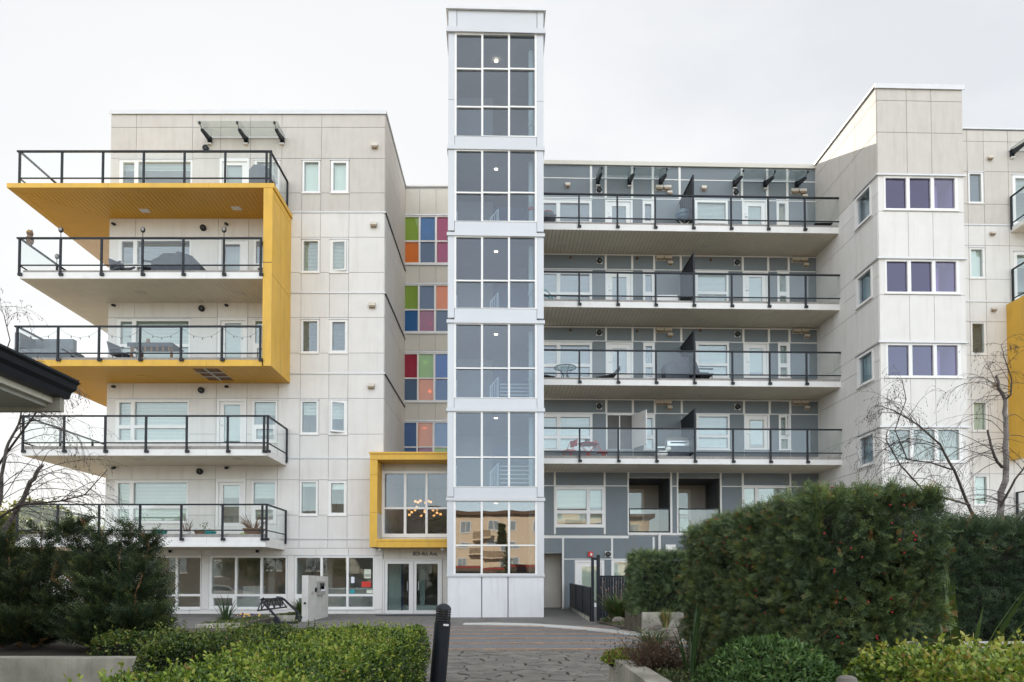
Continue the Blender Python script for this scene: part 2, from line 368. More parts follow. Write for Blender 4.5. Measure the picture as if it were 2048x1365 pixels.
def panels(parent, rows, x_lo, x_hi, holes, m, thick=.022, gap=.016, y=0.0, name='panel', aged=1e9):
    "rows: (z_low, z_high, [joint x])"
    for (z0, z1, js) in rows:
        xs = [x_lo] + [j for j in js if x_lo + .03 < j < x_hi - .03] + [x_hi]
        for a, b in zip(xs[:-1], xs[1:]):
            r = (a + (gap / 2 if a > x_lo else 0), b - (gap / 2 if b < x_hi else 0), z0 + gap / 2, z1 - gap / 2)
            ps = subtract(r, [(h[0] - .012, h[1] + .012, h[2] - .012, h[3] + .012) for h in holes])
            if not ps: continue
            for grp in islands(ps):
                mb = MB()
                for (p, q_, s_, t) in grp: mb.box(p, q_, y - thick, y - .001, s_, t)
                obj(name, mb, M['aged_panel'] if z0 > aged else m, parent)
def backing(parent, x0, x1, z0, z1, holes, y0=0.0, y1=.22, m=None, name='wall'):
    for g in islands(subtract((x0, x1, z0, z1), holes)):
        mb = MB()
        for (a, b, c, d) in g: mb.box(a, b, y0, y1, c, d)
        obj(name, mb, m or M['backing'], parent)
def wall_light(parent, x, y, z, square=True, r=.11):
    mb = MB()
    if square: mb.box(x - r * 1.05, x + r * 1.05, y - .03, y, z - r * 1.05, z + r * 1.05)
    b = obj('wall_light', mb if square else MB().lathe([(r * .9, 0), (r, .03)], (x, y, z), 14, Matrix.Rotation(R(90), 3, 'X')), M['trim_white'] if square else M['black'], parent)
    Mx = Matrix.Rotation(R(90), 3, 'X')
    k = MB().lathe([(r * .62, .03), (r * .98, .035), (r * .98, .09), (r * .8, .10), (r * .62, .09)], (x, y, z), 16, Mx)
    k.box(x - r * .8, x + r * .8, y - .115, y - .10, z - .012, z + .012); k.box(x - .012, x + .012, y - .117, y - .102, z - r * .8, z + r * .8)
    obj('cage', k, M['black'], b)
    obj('lens', MB().ball((x, y - .06, z), r * .62, 10, 6, (1, .7, 1)), M['lens'], b, smooth=True)
def vent(parent, x, y, z, w=.17, h=.12, m=None):
    mb = MB()
    mb.box(x - w / 2, x + w / 2, y - .02, y, z - h / 2, z + h / 2)
    mb.hexa([(x - w / 2, y - .12, z - h * .1), (x + w / 2, y - .12, z - h * .1), (x + w / 2, y - .02, z - h * .1), (x - w / 2, y - .02, z - h * .1),
             (x - w / 2, y - .09, z + h / 2), (x + w / 2, y - .09, z + h / 2), (x + w / 2, y - .02, z + h / 2), (x - w / 2, y - .02, z + h / 2)])
    v = obj('vent_hood', mb, m or M['vent'], parent)
    obj('grille', MB().box(x - w * .4, x + w * .4, y - .11, y - .022, z - h * .42, z - h * .12), M['vent_in'], v)
def text_mesh(txt, size, ext=.006, sx=1.0, bold=0.0):
    cu = bpy.data.curves.new('txt', 'FONT'); cu.body = txt; cu.size = size; cu.extrude = ext; cu.offset = bold; cu.resolution_u = 3
    o = bpy.data.objects.new('txt', cu); COL.objects.link(o)
    bpy.context.view_layer.update()
    dg = bpy.context.evaluated_depsgraph_get(); me = bpy.data.meshes.new_from_object(o.evaluated_get(dg))
    bpy.data.objects.remove(o); bpy.data.curves.remove(cu); me.materials.clear()
    for v in me.vertices: x, y, z = v.co; v.co = (x * sx, -z, y)
    return me
M['lens'] = mat('lamp_lens', (.26, .25, .23), .3, .03)
M['vent'] = mat('vent_plastic', (.60, .55, .47), .55, .05)
M['vent_in'] = mat('vent_grille', (.30, .23, .16), .8, .1)

# balcony: slab + fascia + soffit + curb, with railing parts; coordinates of the parent facade
def railing(bal, x0, x1, yr, z_rail, z_b, z_foot, posts, glass_m, right_to=None, left_to=None, foot=True, rail_x=None, end_posts=()):
    rx0, rx1 = rail_x or (x0, x1)
    obj('top_rail', MB().box(rx0, rx1, yr - .035, yr + .035, z_rail - .05, z_rail), M['black'], bal)
    obj('bottom_rail', MB().box(x0, x1, yr - .018, yr + .018, z_b - .018, z_b + .018), M['black'], bal)
    for p in posts:
        mb = MB().box(p - .03, p + .03, yr - .03, yr + .03, z_foot, z_rail - .052)
        if foot: mb.box(p - .045, p + .085, yr - .028, yr + .06, z_foot - .01, z_foot + .075)
        obj('post', mb, M['black'], bal)
    ps = sorted(list(posts) + list(end_posts))
    for a, b in zip(ps[:-1], ps[1:]):
        if b - a < .3: continue
        obj('glass_panel', MB().box(a + .034, b - .034, yr - .004, yr + .004, z_b + .02, z_rail - .053), glass_m, bal)
def side_rail(bal, x, y0, y1, z_rail, z_b, z_foot, post_ys, glass_m):
    obj('side_rail', MB().box(x - .03, x + .03, y0 + .037, y1, z_rail - .05, z_rail - .001), M['black'], bal)
    obj('side_rail', MB().box(x - .018, x + .018, y0 + .032, y1, z_b - .017, z_b + .017), M['black'], bal)
    for p in post_ys: obj('post', MB().box(x - .03, x + .03, p - .03, p + .03, z_foot, z_rail - .052), M['black'], bal)
    obj('glass_panel', MB().box(x - .004, x + .004, y0 + .04, y1 - .02, z_b + .02, z_rail - .053), glass_m, bal)
def soffit_front(x0, x1, y0, y1, z, pitch=.14, mitre=None, skip=None):
    "boards running front to back; mitre: (x, y) of the outer corner, wrap corner at (0,0)"
    mb = MB(); n = max(1, round((x1 - x0) / pitch)); pitch = (x1 - x0) / n
    for i in range(n):
        a = x0 + i * pitch + .006; b = x0 + (i + 1) * pitch - .006; yb = y1
        ya0, yb0 = y1, y1
        if mitre and a < mitre[2]:
            t0 = (a - mitre[0]) / (mitre[2] - mitre[0]); t1 = min(1, (b - mitre[0]) / (mitre[2] - mitre[0]))
            ya0 = mitre[1] + t0 * (mitre[3] - mitre[1]) - .004; yb0 = mitre[1] + t1 * (mitre[3] - mitre[1]) - .004
        segs = [(y0, ya0, yb0)]
        if skip and a > skip[0] and b < skip[1]: segs = [(y0, skip[2], skip[2]), (skip[3], ya0, yb0)]
        for (s, e0, e1) in segs:
            if max(e0, e1) - s < .01: continue
            mb.hexa([(a, s, z - .012), (b, s, z - .012), (b, e1, z - .012), (a, e0, z - .012), (a, s, z), (b, s, z), (b, e1, z), (a, e0, z)])
    return mb
def soffit_side(x0, y_from, y_to, z, mitre, x1, pitch=.14):
    mb = MB(); n = max(1, round((y_to - y_from) / pitch)); pitch = (y_to - y_from) / n
    for i in range(n):
        a = y_from + i * pitch + .006; b = a + pitch - .012
        xa, xb = x1, x1
        if a < mitre[3]:
            t0 = (a - mitre[1]) / (mitre[3] - mitre[1]); t1 = min(1, (b - mitre[1]) / (mitre[3] - mitre[1]))
            xa = mitre[0] + t0 * (mitre[2] - mitre[0]) - .004; xb = mitre[0] + t1 * (mitre[2] - mitre[0]) - .004
        if max(xa, xb) - x0 < .01: continue
        mb.hexa([(x0, a, z - .012), (xa, a, z - .012), (xb, b, z - .012), (x0, b, z - .012), (x0, a, z), (xa, a, z), (xb, b, z), (x0, b, z)])
    return mb
def canopy(parent, F, feet, y_out, zf0, zf1, z_tip, xshift=0.0):
    "glass rain canopy on raked brackets"
    base = None
    c = obj('canopy', MB().box(feet[0] - .12, feet[-1] + .12, -.05, -.022, zf1 - .03, zf1 + .01), M['flash'], parent)
    for x in feet:
        k = MB().box(x - .075, x + .075, -.05, -.023, zf0, zf1); k.box(x - .07, x + .07, -.10, -.05, zf0 + .05, zf1)
        k.hexa([(x - .05, -.12, zf0 + .12), (x + .05, -.12, zf0 + .12), (x + .05, -.05, zf0 + .1), (x - .05, -.05, zf0 + .1),
                (x - .05, -.12, zf1), (x + .05, -.12, zf1), (x + .05, -.05, zf1), (x - .05, -.05, zf1)])
        k.hexa([(x - .05, y_out + .25, z_tip - .17), (x + .05, y_out + .25, z_tip - .17), (x + .05, -.05, zf0 + .08), (x - .05, -.05, zf0 + .08),
                (x - .05, y_out + .25, z_tip - .09), (x + .05, y_out + .25, z_tip - .09), (x + .05, -.05, zf1 - .02), (x - .05, -.05, zf1 - .02)])
        k.tube([(x, y_out + .27, z_tip - .12), (x, y_out + .06, z_tip - .02)], .012, 5)
        k.box(x - .03, x + .03, y_out + .03, y_out + .09, z_tip - .05, z_tip + .03)
        obj('bracket', k, M['black'], c)
        obj('bracket_shoe', MB().box(x - .078, x + .078, -.13, -.023, zf0 - .04, zf0 - .002), M['trim_white'], c)
    a, b = feet[0] - .1, feet[-1] + .12
    zi = zf1 + .02
    obj('glass_sheet', MB().hexa([(a, y_out, z_tip), (b, y_out, z_tip), (b, -.06, zi), (a, -.06, zi), (a, y_out, z_tip + .012), (b, y_out, z_tip + .012), (b, -.06, zi + .012), (a, -.06, zi + .012)]), M['glass_canopy'], c)
# ================================================================ left wing
FL = Frame(216, 24.9, 0.0)
lw = thing('apartment_wing', 'white panelled left wing with five stacked balconies and a yellow box frame', 'building', FL.O)
X1 = FL.X(768); holes = []
zl = lambda y: FL.Z(y)
ZROOF = zl(224)
small_y = [(322, 387), (480, 546), (640, 707), (801, 869), (962, 1031)]
for k, (a, b) in enumerate(small_y):
    dim = [M['blind'], M['blind'], M['blind_dim'], M['blind'], M['blind']][k]
    window(lw, FL, (603, 638, a, b), [(606.5, 635, a + 3.5, b - 3.5)], holes, [1, 1, 1, .42, .12][k], dim, pyx=640, slat=(k > 0 and k < 4))
    if k == 3:
        fr = window(lw, FL, (660, 695.5, a, b), [(663, 692.5, a + 3, b - 3)], holes, None, skip_glass=(0,), pyx=640)[0]
        x0, x1, z0, z1 = FL.X(663), FL.X(692.5), FL.Z(b - 3), FL.Z(a + 3)
        sash = MB()
        for r in subtract((x0, x1, z0, z1), [(x0 + .06, x1 - .06, z0 + .06, z1 - .06)]): sash.box(r[0] - x1, r[1] - x1, -.02, .025, r[2], r[3])
        s = obj('open_sash', sash, M['vinyl'], fr); s.location = (x1, -.01, 0); s.rotation_euler = (0, 0, R(24))
        g = obj('sash_pane', MB().box(x0 + .055 - x1, -.055, .0, .006, z0 + .055, z1 - .055), M['glass'], fr); g.location = s.location; g.rotation_euler = s.rotation_euler
        b_ = MB(); slats(b_, x0, x1, z0 + .5, z1, .12); obj('blind', b_, M['blind'], fr)
    elif k == 1:
        fr = window(lw, FL, (660, 695.5, a, b), [(663, 692.5, a + 3, b - 3)], holes, 1, skip_glass=(0,), pyx=640)[0]
        x0, x1, z0, z1 = FL.X(663), FL.X(692.5), FL.Z(b - 3), FL.Z(a + 3)
        sash = MB()
        for r in subtract((x0, x1, z0, z1), [(x0 + .05, x1 - .05, z0 + .05, z1 - .05)]): sash.box(r[0] - x0, r[1] - x0, -.02, .025, r[2], r[3])
        s = obj('open_sash', sash, M['vinyl'], fr); s.location = (x0, -.015, 0); s.rotation_euler = (0, 0, R(-7))
        g = obj('sash_pane', MB().box(.045, x1 - x0 - .045, .0, .006, z0 + .045, z1 - .045), M['glass'], fr); g.location = s.location; g.rotation_euler = s.rotation_euler
    else:
        window(lw, FL, (660, 695.5, a, b), [(665, 690.5, a + 5, b - 5)], holes, [1, 1, 1, 1, .2][k], dim, pyx=640, slat=k in (1, 2))
heads = [319, 477, 637, 799, 960]
for k, h in enumerate(heads):
    gm = M['glass']
    window(lw, FL, (232, 379, h + 2, h + 86), [(239, 262, h + 7, h + 52), (270, 375.5, h + 6, h + 52), (239, 262, h + 59, h + 82), (270, 375.5, h + 58, h + 82)], holes,
           [.35, .75, 1, 1, 1][k], M['blind_dim'] if k == 1 else M['blind'], pyx=840)
    door(lw, FL, (434, 493, h - 1, h + 93), (439, 489, h + 5, h + 93), [(448, 479, h + 12, h + 86), (446, 476, h + 12, h + 90), (448, 480, h + 10, h + 88), (448, 480, h + 11, h + 86), (448, 480, h + 11, h + 86)][k], holes, pyx=840,
         blind=[1, 0, .9, .95, .35][k])
    window(lw, FL, (505, 555, h + 3, h + 86), [(509, 551.5, h + 6, h + 51), (513, 548, h + 60, h + 80)], holes, [.8, 1, 1, .6, .7][k], M['blind_dim'] if k == 1 else M['blind'], pyx=840)
# ground floor shop-front glazing
G0, G1, GT, GB = 1112, 1218, 1190.5, 1216
def storefront(outer, cols, hopper=()):
    ps = []
    for i, (a, b) in enumerate(cols):
        ps.append((a, b, G0 + 4, GT - 2))
        ps.append((a + 4, b - 4, GT + 6, GB - 4) if i in hopper else (a, b, GT + 2.5, GB - 2))
    return window(lw, FL, (outer[0], outer[1], G0, G1), ps, holes, None, gm=M['glass_dark'], pyx=1170, room='room', depth=3.5, name='storefront_window')
storefront((219, 402), [(223, 261), (266, 306), (311, 351.5), (356, 402 - 1)])
storefront((419, 574), [(424, 470), (474.5, 521), (525.5, 571.5)], (0, 2))
sf3 = storefront((590, 748), [(593.5, 641), (645.5, 693), (697.5, 746)], (0,))
rows = []
A = [FL.X(p) for p in (268, 381, 438, 498, 561, 641)]
B = [FL.X(p) for p in (269, 435, 496, 558, 602, 640, 697)]
B2 = [FL.X(p) for p in (269, 435, 496, 558, 602, 659, 697)]
Cj = [FL.X(p) for p in (269, 381, 438, 498, 561, 602, 640, 659, 697)]
yy = [230, 256, 318, 387, 426, 475.5, 546, 587, 636, 707, 748, 797.5, 869, 917, 960, 1031, 1078.5, 1097, 1111]
js = [A, A, Cj, B, B, B, B2, B2, B, B2, B2, B, B2, B2, B, B2, B2, [FL.X(p) for p in (293, 352, 410, 468, 525, 565, 636, 700)]]
for i in range(len(yy) - 1): rows.append((zl(yy[i + 1]), zl(yy[i]), js[i]))
rows.append((zl(1219), zl(1111), [FL.X(p, 1170) for p in (403, 418.5, 574.5, 589.5)]))
rows.append((.04, zl(1219), [FL.X(p, 1170) for p in (300, 380, 460, 540, 620, 694)]))
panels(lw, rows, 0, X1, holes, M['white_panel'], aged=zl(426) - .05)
backing(lw, 0, X1, 0.0, ZROOF - .1, holes)
for y in (426, 587, 748, 917, 1078.5):
    obj('floor_flashing', MB().box(-.02, X1 + .06, -.05, -.0225, zl(y) - .02, zl(y) + .03), M['flash'], lw)
# right return wall and the rest of the body
DEPTH = 4.75
for i, y in enumerate([230, 256, 318, 426, 475.5, 587, 636, 748, 797.5, 917, 960, 1078.5]):
    z1 = zl(y); z0 = zl([256, 318, 426, 475.5, 587, 636, 748, 797.5, 917, 960, 1078.5, 1111][i])
    for a, b in ((.0, 1.15), (1.15, 2.0), (2.0, DEPTH)):
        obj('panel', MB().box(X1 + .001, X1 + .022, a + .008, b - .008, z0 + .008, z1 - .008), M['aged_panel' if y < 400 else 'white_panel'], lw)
for y in (426, 587, 748, 917):
    obj('floor_flashing', MB().box(X1 + .0225, X1 + .06, -.02, DEPTH, zl(y) - .018, zl(y) + .028), M['black'], lw)
obj('wall', MB().box(X1 - .22, X1, .2205, 14, 0, ZROOF - .1).box(0, .22, .2205, 14, 0, ZROOF - .1).box(.2205, X1 - .2205, 13.8, 14, 0, ZROOF - .1), M['white_panel'], lw)
obj('roof', MB().box(0, X1, .0, 14, ZROOF - .0995, ZROOF - .03), M['flash'], lw)
cp = MB().box(-.06, X1 + .06, -.07, .25, ZROOF - .028, ZROOF + .03); cp.box(X1 - .2, X1 + .06, .2505, 14.1, ZROOF - .028, ZROOF + .03); cp.box(-.06, .2, .2505, 14.1, ZROOF - .028, ZROOF + .03)
cp.box(-.06, X1 + .06, -.07, -.05, ZROOF - .12, ZROOF - .0285)
obj('coping', cp, M['flash'], lw)
for y, px in ((295, 750), (452, 748), (613, 745), (774, 743)):
    x, z = FL.q(px, y); vent(lw, x, -.022, z, .24, .2)
for y, px in ((299, 413), (458, 408), (619, 405), (782, 404), (944, 401)):
    x, z = FL.q(px, y); wall_light(lw, x, -.022, z, False, .11)
for k, y in enumerate((450, 612, 774, 936)):
    for px in (230, 455):
        x, z = FL.q(px, y); mb = MB().lathe([(.05, 0), (.05, .02), (.03, .03), (.03, .1), (.05, .11), (.045, .16)], (x, -.022, z), 10, Matrix.Rotation(R(105), 3, 'X'))
        obj('sprinkler_head', mb, M['black'], lw)
for px in (341, 515):
    x, z = FL.q(px, 1103); obj('sprinkler_head', MB().lathe([(.06, 0), (.06, .03), (.04, .08)], (x, -.022, z), 10, Matrix.Rotation(R(90), 3, 'X')), M['black'], lw)
xs = [FL.X(p, 285) for p in (421, 493.5, 565.5)]
canopy(lw, FL, xs, -.95, FL.Z(290, 490), FL.Z(277, 490), W(475, 243, 23.95).z)

# ---- the yellow frame
YF = -2.0
def bx(px, py=640, y=YF): return FL.X(px, py, y)
def bz(py, px=300, y=YF): return FL.Z(py, px, y)
zt6, zb6 = bz(366.5), bz(375.5)
zb4 = bz(732); zt4 = bz(719)
xw0, xw1 = bx(525.5, 560), bx(543.5, 560)
yf = obj('yellow_frame', MB().box(xw0 + .01, xw1 - .01, YF + .012, -.024, zb4 + .012, zb6 - .011), M['soffit_gap'], lw)
zj = bz(525, 535)
for (a, b) in ((zb4 - .0, zj - .012), (zj + .012, zb6 - .012)):
    obj('yellow_panel', MB().box(xw0, xw1, YF, YF + .0115, a, b), M['yellow'], yf)
obj('yellow_panel', MB().box(xw0, xw1, YF + .0125, -.024, zb4, zb4 + .0115), M['yellow_soffit'], yf)
for (a, b) in ((zb4 + .012, zj - .4), (zj - .38, zb6 - .25), (zb6 - .23, zb6 - .012)):
    for (c, d) in ((YF + .0125, -1.15), (-1.135, -.65), (-.635, -.024)):
        obj('yellow_panel', MB().box(xw1 - .0098, xw1 + .0, c, d, a, b), M['yellow'], yf)
    obj('yellow_panel', MB().box(xw0, xw0 + .0098, YF + .0125, -.024, a, b), M['yellow'], yf)

def lw_balcony(name, ft, fb, ct, rt, br, foot, posts, xl, xr, mf, ms, ret=None, cap=False, py_x=None, skip=None, wrap=9.0):
    py = py_x or fb
    XL, XR = bx(xl, py), bx(xr, py); z_t, z_b = bz(ft), bz(fb)
    bal = obj(name, MB().box(XL, XR, YF + .025, -.024, z_b + .02, z_t).box(XL, -.005, -.0235, wrap, z_b + .02, z_t), M['curb'] if not cap else mf, lw)
    seams = [XL - .012] + [bx(s_, py) for s_ in ((217, 417) if cap else (168, 413))] + [XR + .012]
    for s0, s1 in zip(seams[:-1], seams[1:]): obj('fascia', MB().box(s0 + (.003 if s0 > XL else 0), s1 - (.003 if s1 < XR else 0), YF, YF + .024, z_b, z_t), mf, bal)
    obj('fascia', MB().box(XL - .012, XL - .0005, YF + .0245, wrap, z_b, z_t - .002).box(XR + .0005, XR + .012, YF + .0245, -.03, z_b, z_t - .002), mf, bal)
    bd = .26
    mit = (XL + bd, YF + bd, 0.0, -.024)
    obj('soffit_border', MB().box(XL, XR, YF + .0245, YF + bd - .004, z_b - .004, z_b + .018).box(XL, XL + bd - .004, YF + bd, wrap, z_b - .004, z_b + .018), ms, bal)
    back = MB().box(XL + bd, XR, YF + bd, -.0245, z_b + .013, z_b + .0195).box(XL + bd, -.005, -.024, wrap, z_b + .013, z_b + .0195)
    obj('soffit_backing', back, M['soffit_gap'], bal)
    obj('soffit_slat', soffit_front(XL + bd, XR, YF + bd, -.025, z_b + .0125, .145, mit, skip), ms, bal, kind='stuff')
    obj('soffit_slat', soffit_side(XL + bd, YF + bd, wrap, z_b + .0125, mit, -.006, .145), ms, bal, kind='stuff')
    if ct: obj('deck_edge', MB().box(XL + .05, XR - .02, YF + .06, YF + .22, z_t + .0005, bz(ct)).box(XL + .05, XL + .21, YF + .2205, wrap, z_t + .0005, bz(ct) - .002), M['curb'], bal)
    ry = YF + (.16 if cap else -.034)
    px = [FL.X(p, (rt + foot) / 2, ry) for p in posts]
    z_r, z_br, z_ft = FL.Z(rt, 300, ry), FL.Z(br, 300, ry), FL.Z(foot, 300, ry)
    if cap: z_ft = z_t
    rx1 = px[-1] + .03
    railing(bal, px[0], rx1, ry, z_r, z_br, z_ft, px, M['glass_rail'], foot=not cap, rail_x=(px[0] - .09, rx1 + (.02 if ret else 0)))
    side_rail(bal, px[0], ry, wrap - .5, z_r, z_br, z_t, [ry + 1.9, ry + 3.8, ry + 5.7, ry + 7.6], M['glass_rail'])
    if ret: side_rail(bal, px[-1], ry, -.06, z_r, z_br, z_ft, [-.09], M['glass_rail'])
    return bal, px, z_r, z_t
P6 = [39.5, 124, 206, 287.5, 369, 450.5, 533, 541]
b6, px6, zr6, zd6 = lw_balcony('balcony', 366.5, 375.5, None, 302, 357, 367, P6, 14, 547, M['yellow'], M['yellow_soffit'], ret=True, cap=True)
b5, px5, zr5, zd5 = lw_balcony('balcony', 545, 557.5, 539.5, 475.5, 531, 551, [39, 121, 203, 285, 366.5, 447.5, 521.5], 40, 524.5, M['fascia'], M['soffit'])
hole = (bx(392, 745, -1.2), bx(452, 745, -1.2), -1.75, -.35)
b4, px4, zr4, zd4 = lw_balcony('balcony', 720, 732.5, 714, 652, 707, 722, [34.5, 116, 198, 280, 362, 444, 520.5], 28, 525.3, M['yellow'], M['yellow_soffit'], skip=hole)
b3, px3, zr3, zd3 = lw_balcony('balcony', 899, 911.5, 892, 831, 886, 905, [46, 128, 210.5, 292, 373.5, 455.5, 528, 535.5], 43, 533, M['fascia'], M['soffit'], ret=True)
b2, px2, zr2, zd2 = lw_balcony('balcony', 1075, 1094, 1068, 1008, 1061, 1081, [34, 115.5, 198, 280, 362.5, 445, 524.5, 533], 32, 530, M['fascia'], M['soffit'], ret=True)
obj('fascia_step', MB().box(bx(32, 1090) - .02, bx(530, 1090) + .02, YF - .012, YF - .001, bz(1094) - .002, bz(1088)), M['fascia'], b2)
# opened soffit bay with its joists
oz = bz(732.5)
ob = MB(); x0, x1, y0, y1 = hole
ob.quad((x0, y0, oz + .0115), (x0, y1, oz + .0115), (x1, y1, oz + .0115), (x1, y0, oz + .0115)); ok = obj('open_soffit_bay', ob, M['brown_wood'], b4)
j = MB()
for t in (.33, .66): j.box(x0, x1, y0 + (y1 - y0) * t - .03, y0 + (y1 - y0) * t + .03, oz - .012, oz + .006)
j.box((x0 + x1) / 2 - .03, (x0 + x1) / 2 + .03, y0, y1, oz - .006, oz + .0055)
obj('joist', j, M['concrete_light'], b4)
# soffit lamps
for bal, lst, z, mm in ((b6, ((290, 422), (473, 417)), zb6, M['trim_white']), (b5, ((282, 587), (478, 588)), bz(557.5), M['vent']), (b4, ((282, 753),), zb4, M['yellow']), (b3, ((280, 920), (478, 919)), bz(911.5), M['vent'])):
    for (px, py) in lst:
        P = WZ(px, py, z - .012) - FL.O
        s = obj('soffit_lamp', MB().box(P.x - .16, P.x + .16, P.y - .11, P.y + .11, z - .022, z - .001), mm, bal)
# notices taped inside the entrance-side window
fr3 = sf3[0]
def notice(px0, px1, py0, py1, m, name='notice', pr=None):
    x0, x1 = FL.X(px0, 1170), FL.X(px1, 1170); z0, z1 = FL.Z(py1), FL.Z(py0)
    o = obj(name, MB().box(x0, x1, .026, .031, z0, z1), m, fr3)
    return x0, x1, z0, z1
M['paper'] = mat('paper', (.62, .66, .54), .8, .05); M['white_paper'] = mat('white_paper', (.74, .76, .82), .8, .03)
M['red_sign'] = mat('red_sign', (.62, .035, .02), .5, .1); M['teal'] = mat('teal_plastic', (.02, .32, .36), .4, .1)
x0, x1, z0, z1 = notice(728, 741.5, 1139, 1157, M['paper'])
obj('print_bar', MB().box(x0 + .015, x1 - .015, .0225, .0255, z0 + .07, z0 + .09).box(x0 + .015, x1 - .015, .0225, .0255, z0 + .115, z0 + .135), M['black'], fr3)
notice(723, 741.5, 1163.5, 1174.5, M['red_sign']); notice(701.5, 708.5, 1154, 1166.5, M['white_paper']); notice(699.5, 709, 1180, 1187, M['teal'])
notice(733, 745, 1180, 1187, M['paper'])

# ================================================================ recessed link with coloured glazing
FK = Frame(800, 29.6, 0.0)
lk = thing('link_block', 'recessed beige link wall with rows of multicoloured glass panes', 'building', FK.O)
hk = []; xk0 = X1 + FL.O.x - FK.O.x + .03; xk1 = FK.X(960)
def rgb(h): return tuple((int(h[i:i + 2], 16) / 255) ** 2.2 for i in (0, 2, 4))
cg = {}
def colour_glass(name, c):
    if name not in cg: cg[name] = glass('coloured_glass_' + name, tuple(min(1, v * 1.5) for v in c), .05, body=tuple(min(1, v * 1.35) for v in c), bodyfac=.68)
    return cg[name]
CG = {'green': rgb('84a03c'), 'blue': rgb('1c5f96'), 'crimson': rgb('9a2c58'), 'orange': rgb('d2762e'), 'navy': rgb('34506f'), 'salmon': rgb('cf8a62'), 'royal': rgb('2a60a8'), 'maroon': rgb('8c3a5e'), 'slate': rgb('4d6680'), 'leaf': rgb('86ad5e'), 'sky': rgb('7090b4'), 'red': rgb('9c1f38'), 'steel': rgb('4a6a98')}
sets = [((434, 483, 527), ('green', 'blue', 'crimson', 'orange', 'navy', 'crimson')), ((571, 620, 664), ('green', 'navy', 'orange', 'blue', 'maroon', 'navy')),
        ((708, 757, 802), ('red', 'leaf', 'royal', 'slate', 'salmon', 'steel')), ((845, 894.5, 938), ('steel', 'salmon', 'sky', 'steel', 'maroon', 'leaf'))]
M['downlight'] = emit('downlight', (1, .80, .52), 2.2)
for (a, b, c), cols in sets:
    sh = -(b - 480) / 137 * 1.6
    xs3 = [(808 + sh, 837.5 + sh), (841 + sh, 870 + sh), (874 + sh, 903 + sh)]
    ps = [(x0_, x1_, a + 1, b - 1) for x0_, x1_ in xs3] + [(x0_, x1_, b + 1.5, c - 1) for x0_, x1_ in xs3]
    fr, O, P = window(lk, FK, (805 + sh, 906 + sh, a - 3, c + 3), ps, hk, None, pyx=b, room='room', depth=2.2, skip_glass=range(6), name='coloured_window')
    for p, cn in zip(P, cols): obj('coloured_pane', MB().box(p[0] - .005, p[1] + .005, .03, .042, p[2] - .005, p[3] + .005), colour_glass(cn, CG[cn]), fr)
    x, z = FK.q(854 + sh, a + 16, 1.2); obj('downlight', MB().lathe([(.09, -.004), (.09, 0)], (x, 1.2, O[3] - .06), 12), M['downlight'], fr)
    x, z = FK.q(862 + sh, b + 24, 2.0); obj('downlight', MB().lathe([(.07, -.004), (.07, 0)], (x, 2.15, z), 12, Matrix.Rotation(R(90), 3, 'X')), M['downlight'], fr)
rk = [(FK.Z(b), FK.Z(a), [FK.X(806), FK.X(838.5), FK.X(871.5), FK.X(905)]) for a, b in ((379, 431), (431, 530), (532, 566), (566, 667), (669, 703), (703, 805), (807, 841), (841, 941), (941, 1010))]
panels(lk, rk, xk0, xk1, hk, M['beige_panel'])
backing(lk, xk0, xk1, 0, FK.Z(375), hk)
obj('coping', MB().box(xk0, xk1, -.07, .3, FK.Z(375) + .001, FK.Z(372)), M['trim_white'], lk)
obj('roof', MB().box(xk0, xk1, .3005, 9, FK.Z(377), FK.Z(373.5)), M['flash'], lk)
for y in (432, 569, 706, 843): obj('floor_flashing', MB().box(xk0, xk1, -.06, -.0235, FK.Z(y) - .01, FK.Z(y) + .04), M['flash'], lk)
for y in (531, 668, 805.5): obj('floor_flashing', MB().box(xk0, xk1, -.08, -.0235, FK.Z(y) - .02, FK.Z(y) + .02), M['flash'], lk)
# ================================================================ entrance bay
FE = Frame(750, 24.87, 0.0)
eb = thing('entrance_bay', 'yellow framed entrance bay with address plate over glazed double doors', 'building', FE.O)
he = []; xe0 = X1 + FL.O.x - FE.O.x + .03; xe1 = FE.X(905)
cols = [(769, 791), (772, 790)]
fr, O, P = window(eb, FE, (764, 906, 943, 1075), [(769.5, 808, 948, 1015), (813, 851, 948, 1015), (855.5, 894, 948, 1015), (769.5, 808, 1019, 1068), (813, 851, 1019, 1068), (855.5, 894, 1019, 1068)],
                  he, None, gm=M['glass_tower'], pyx=1000, room='room', depth=5.0, name='lobby_window', sill=False)
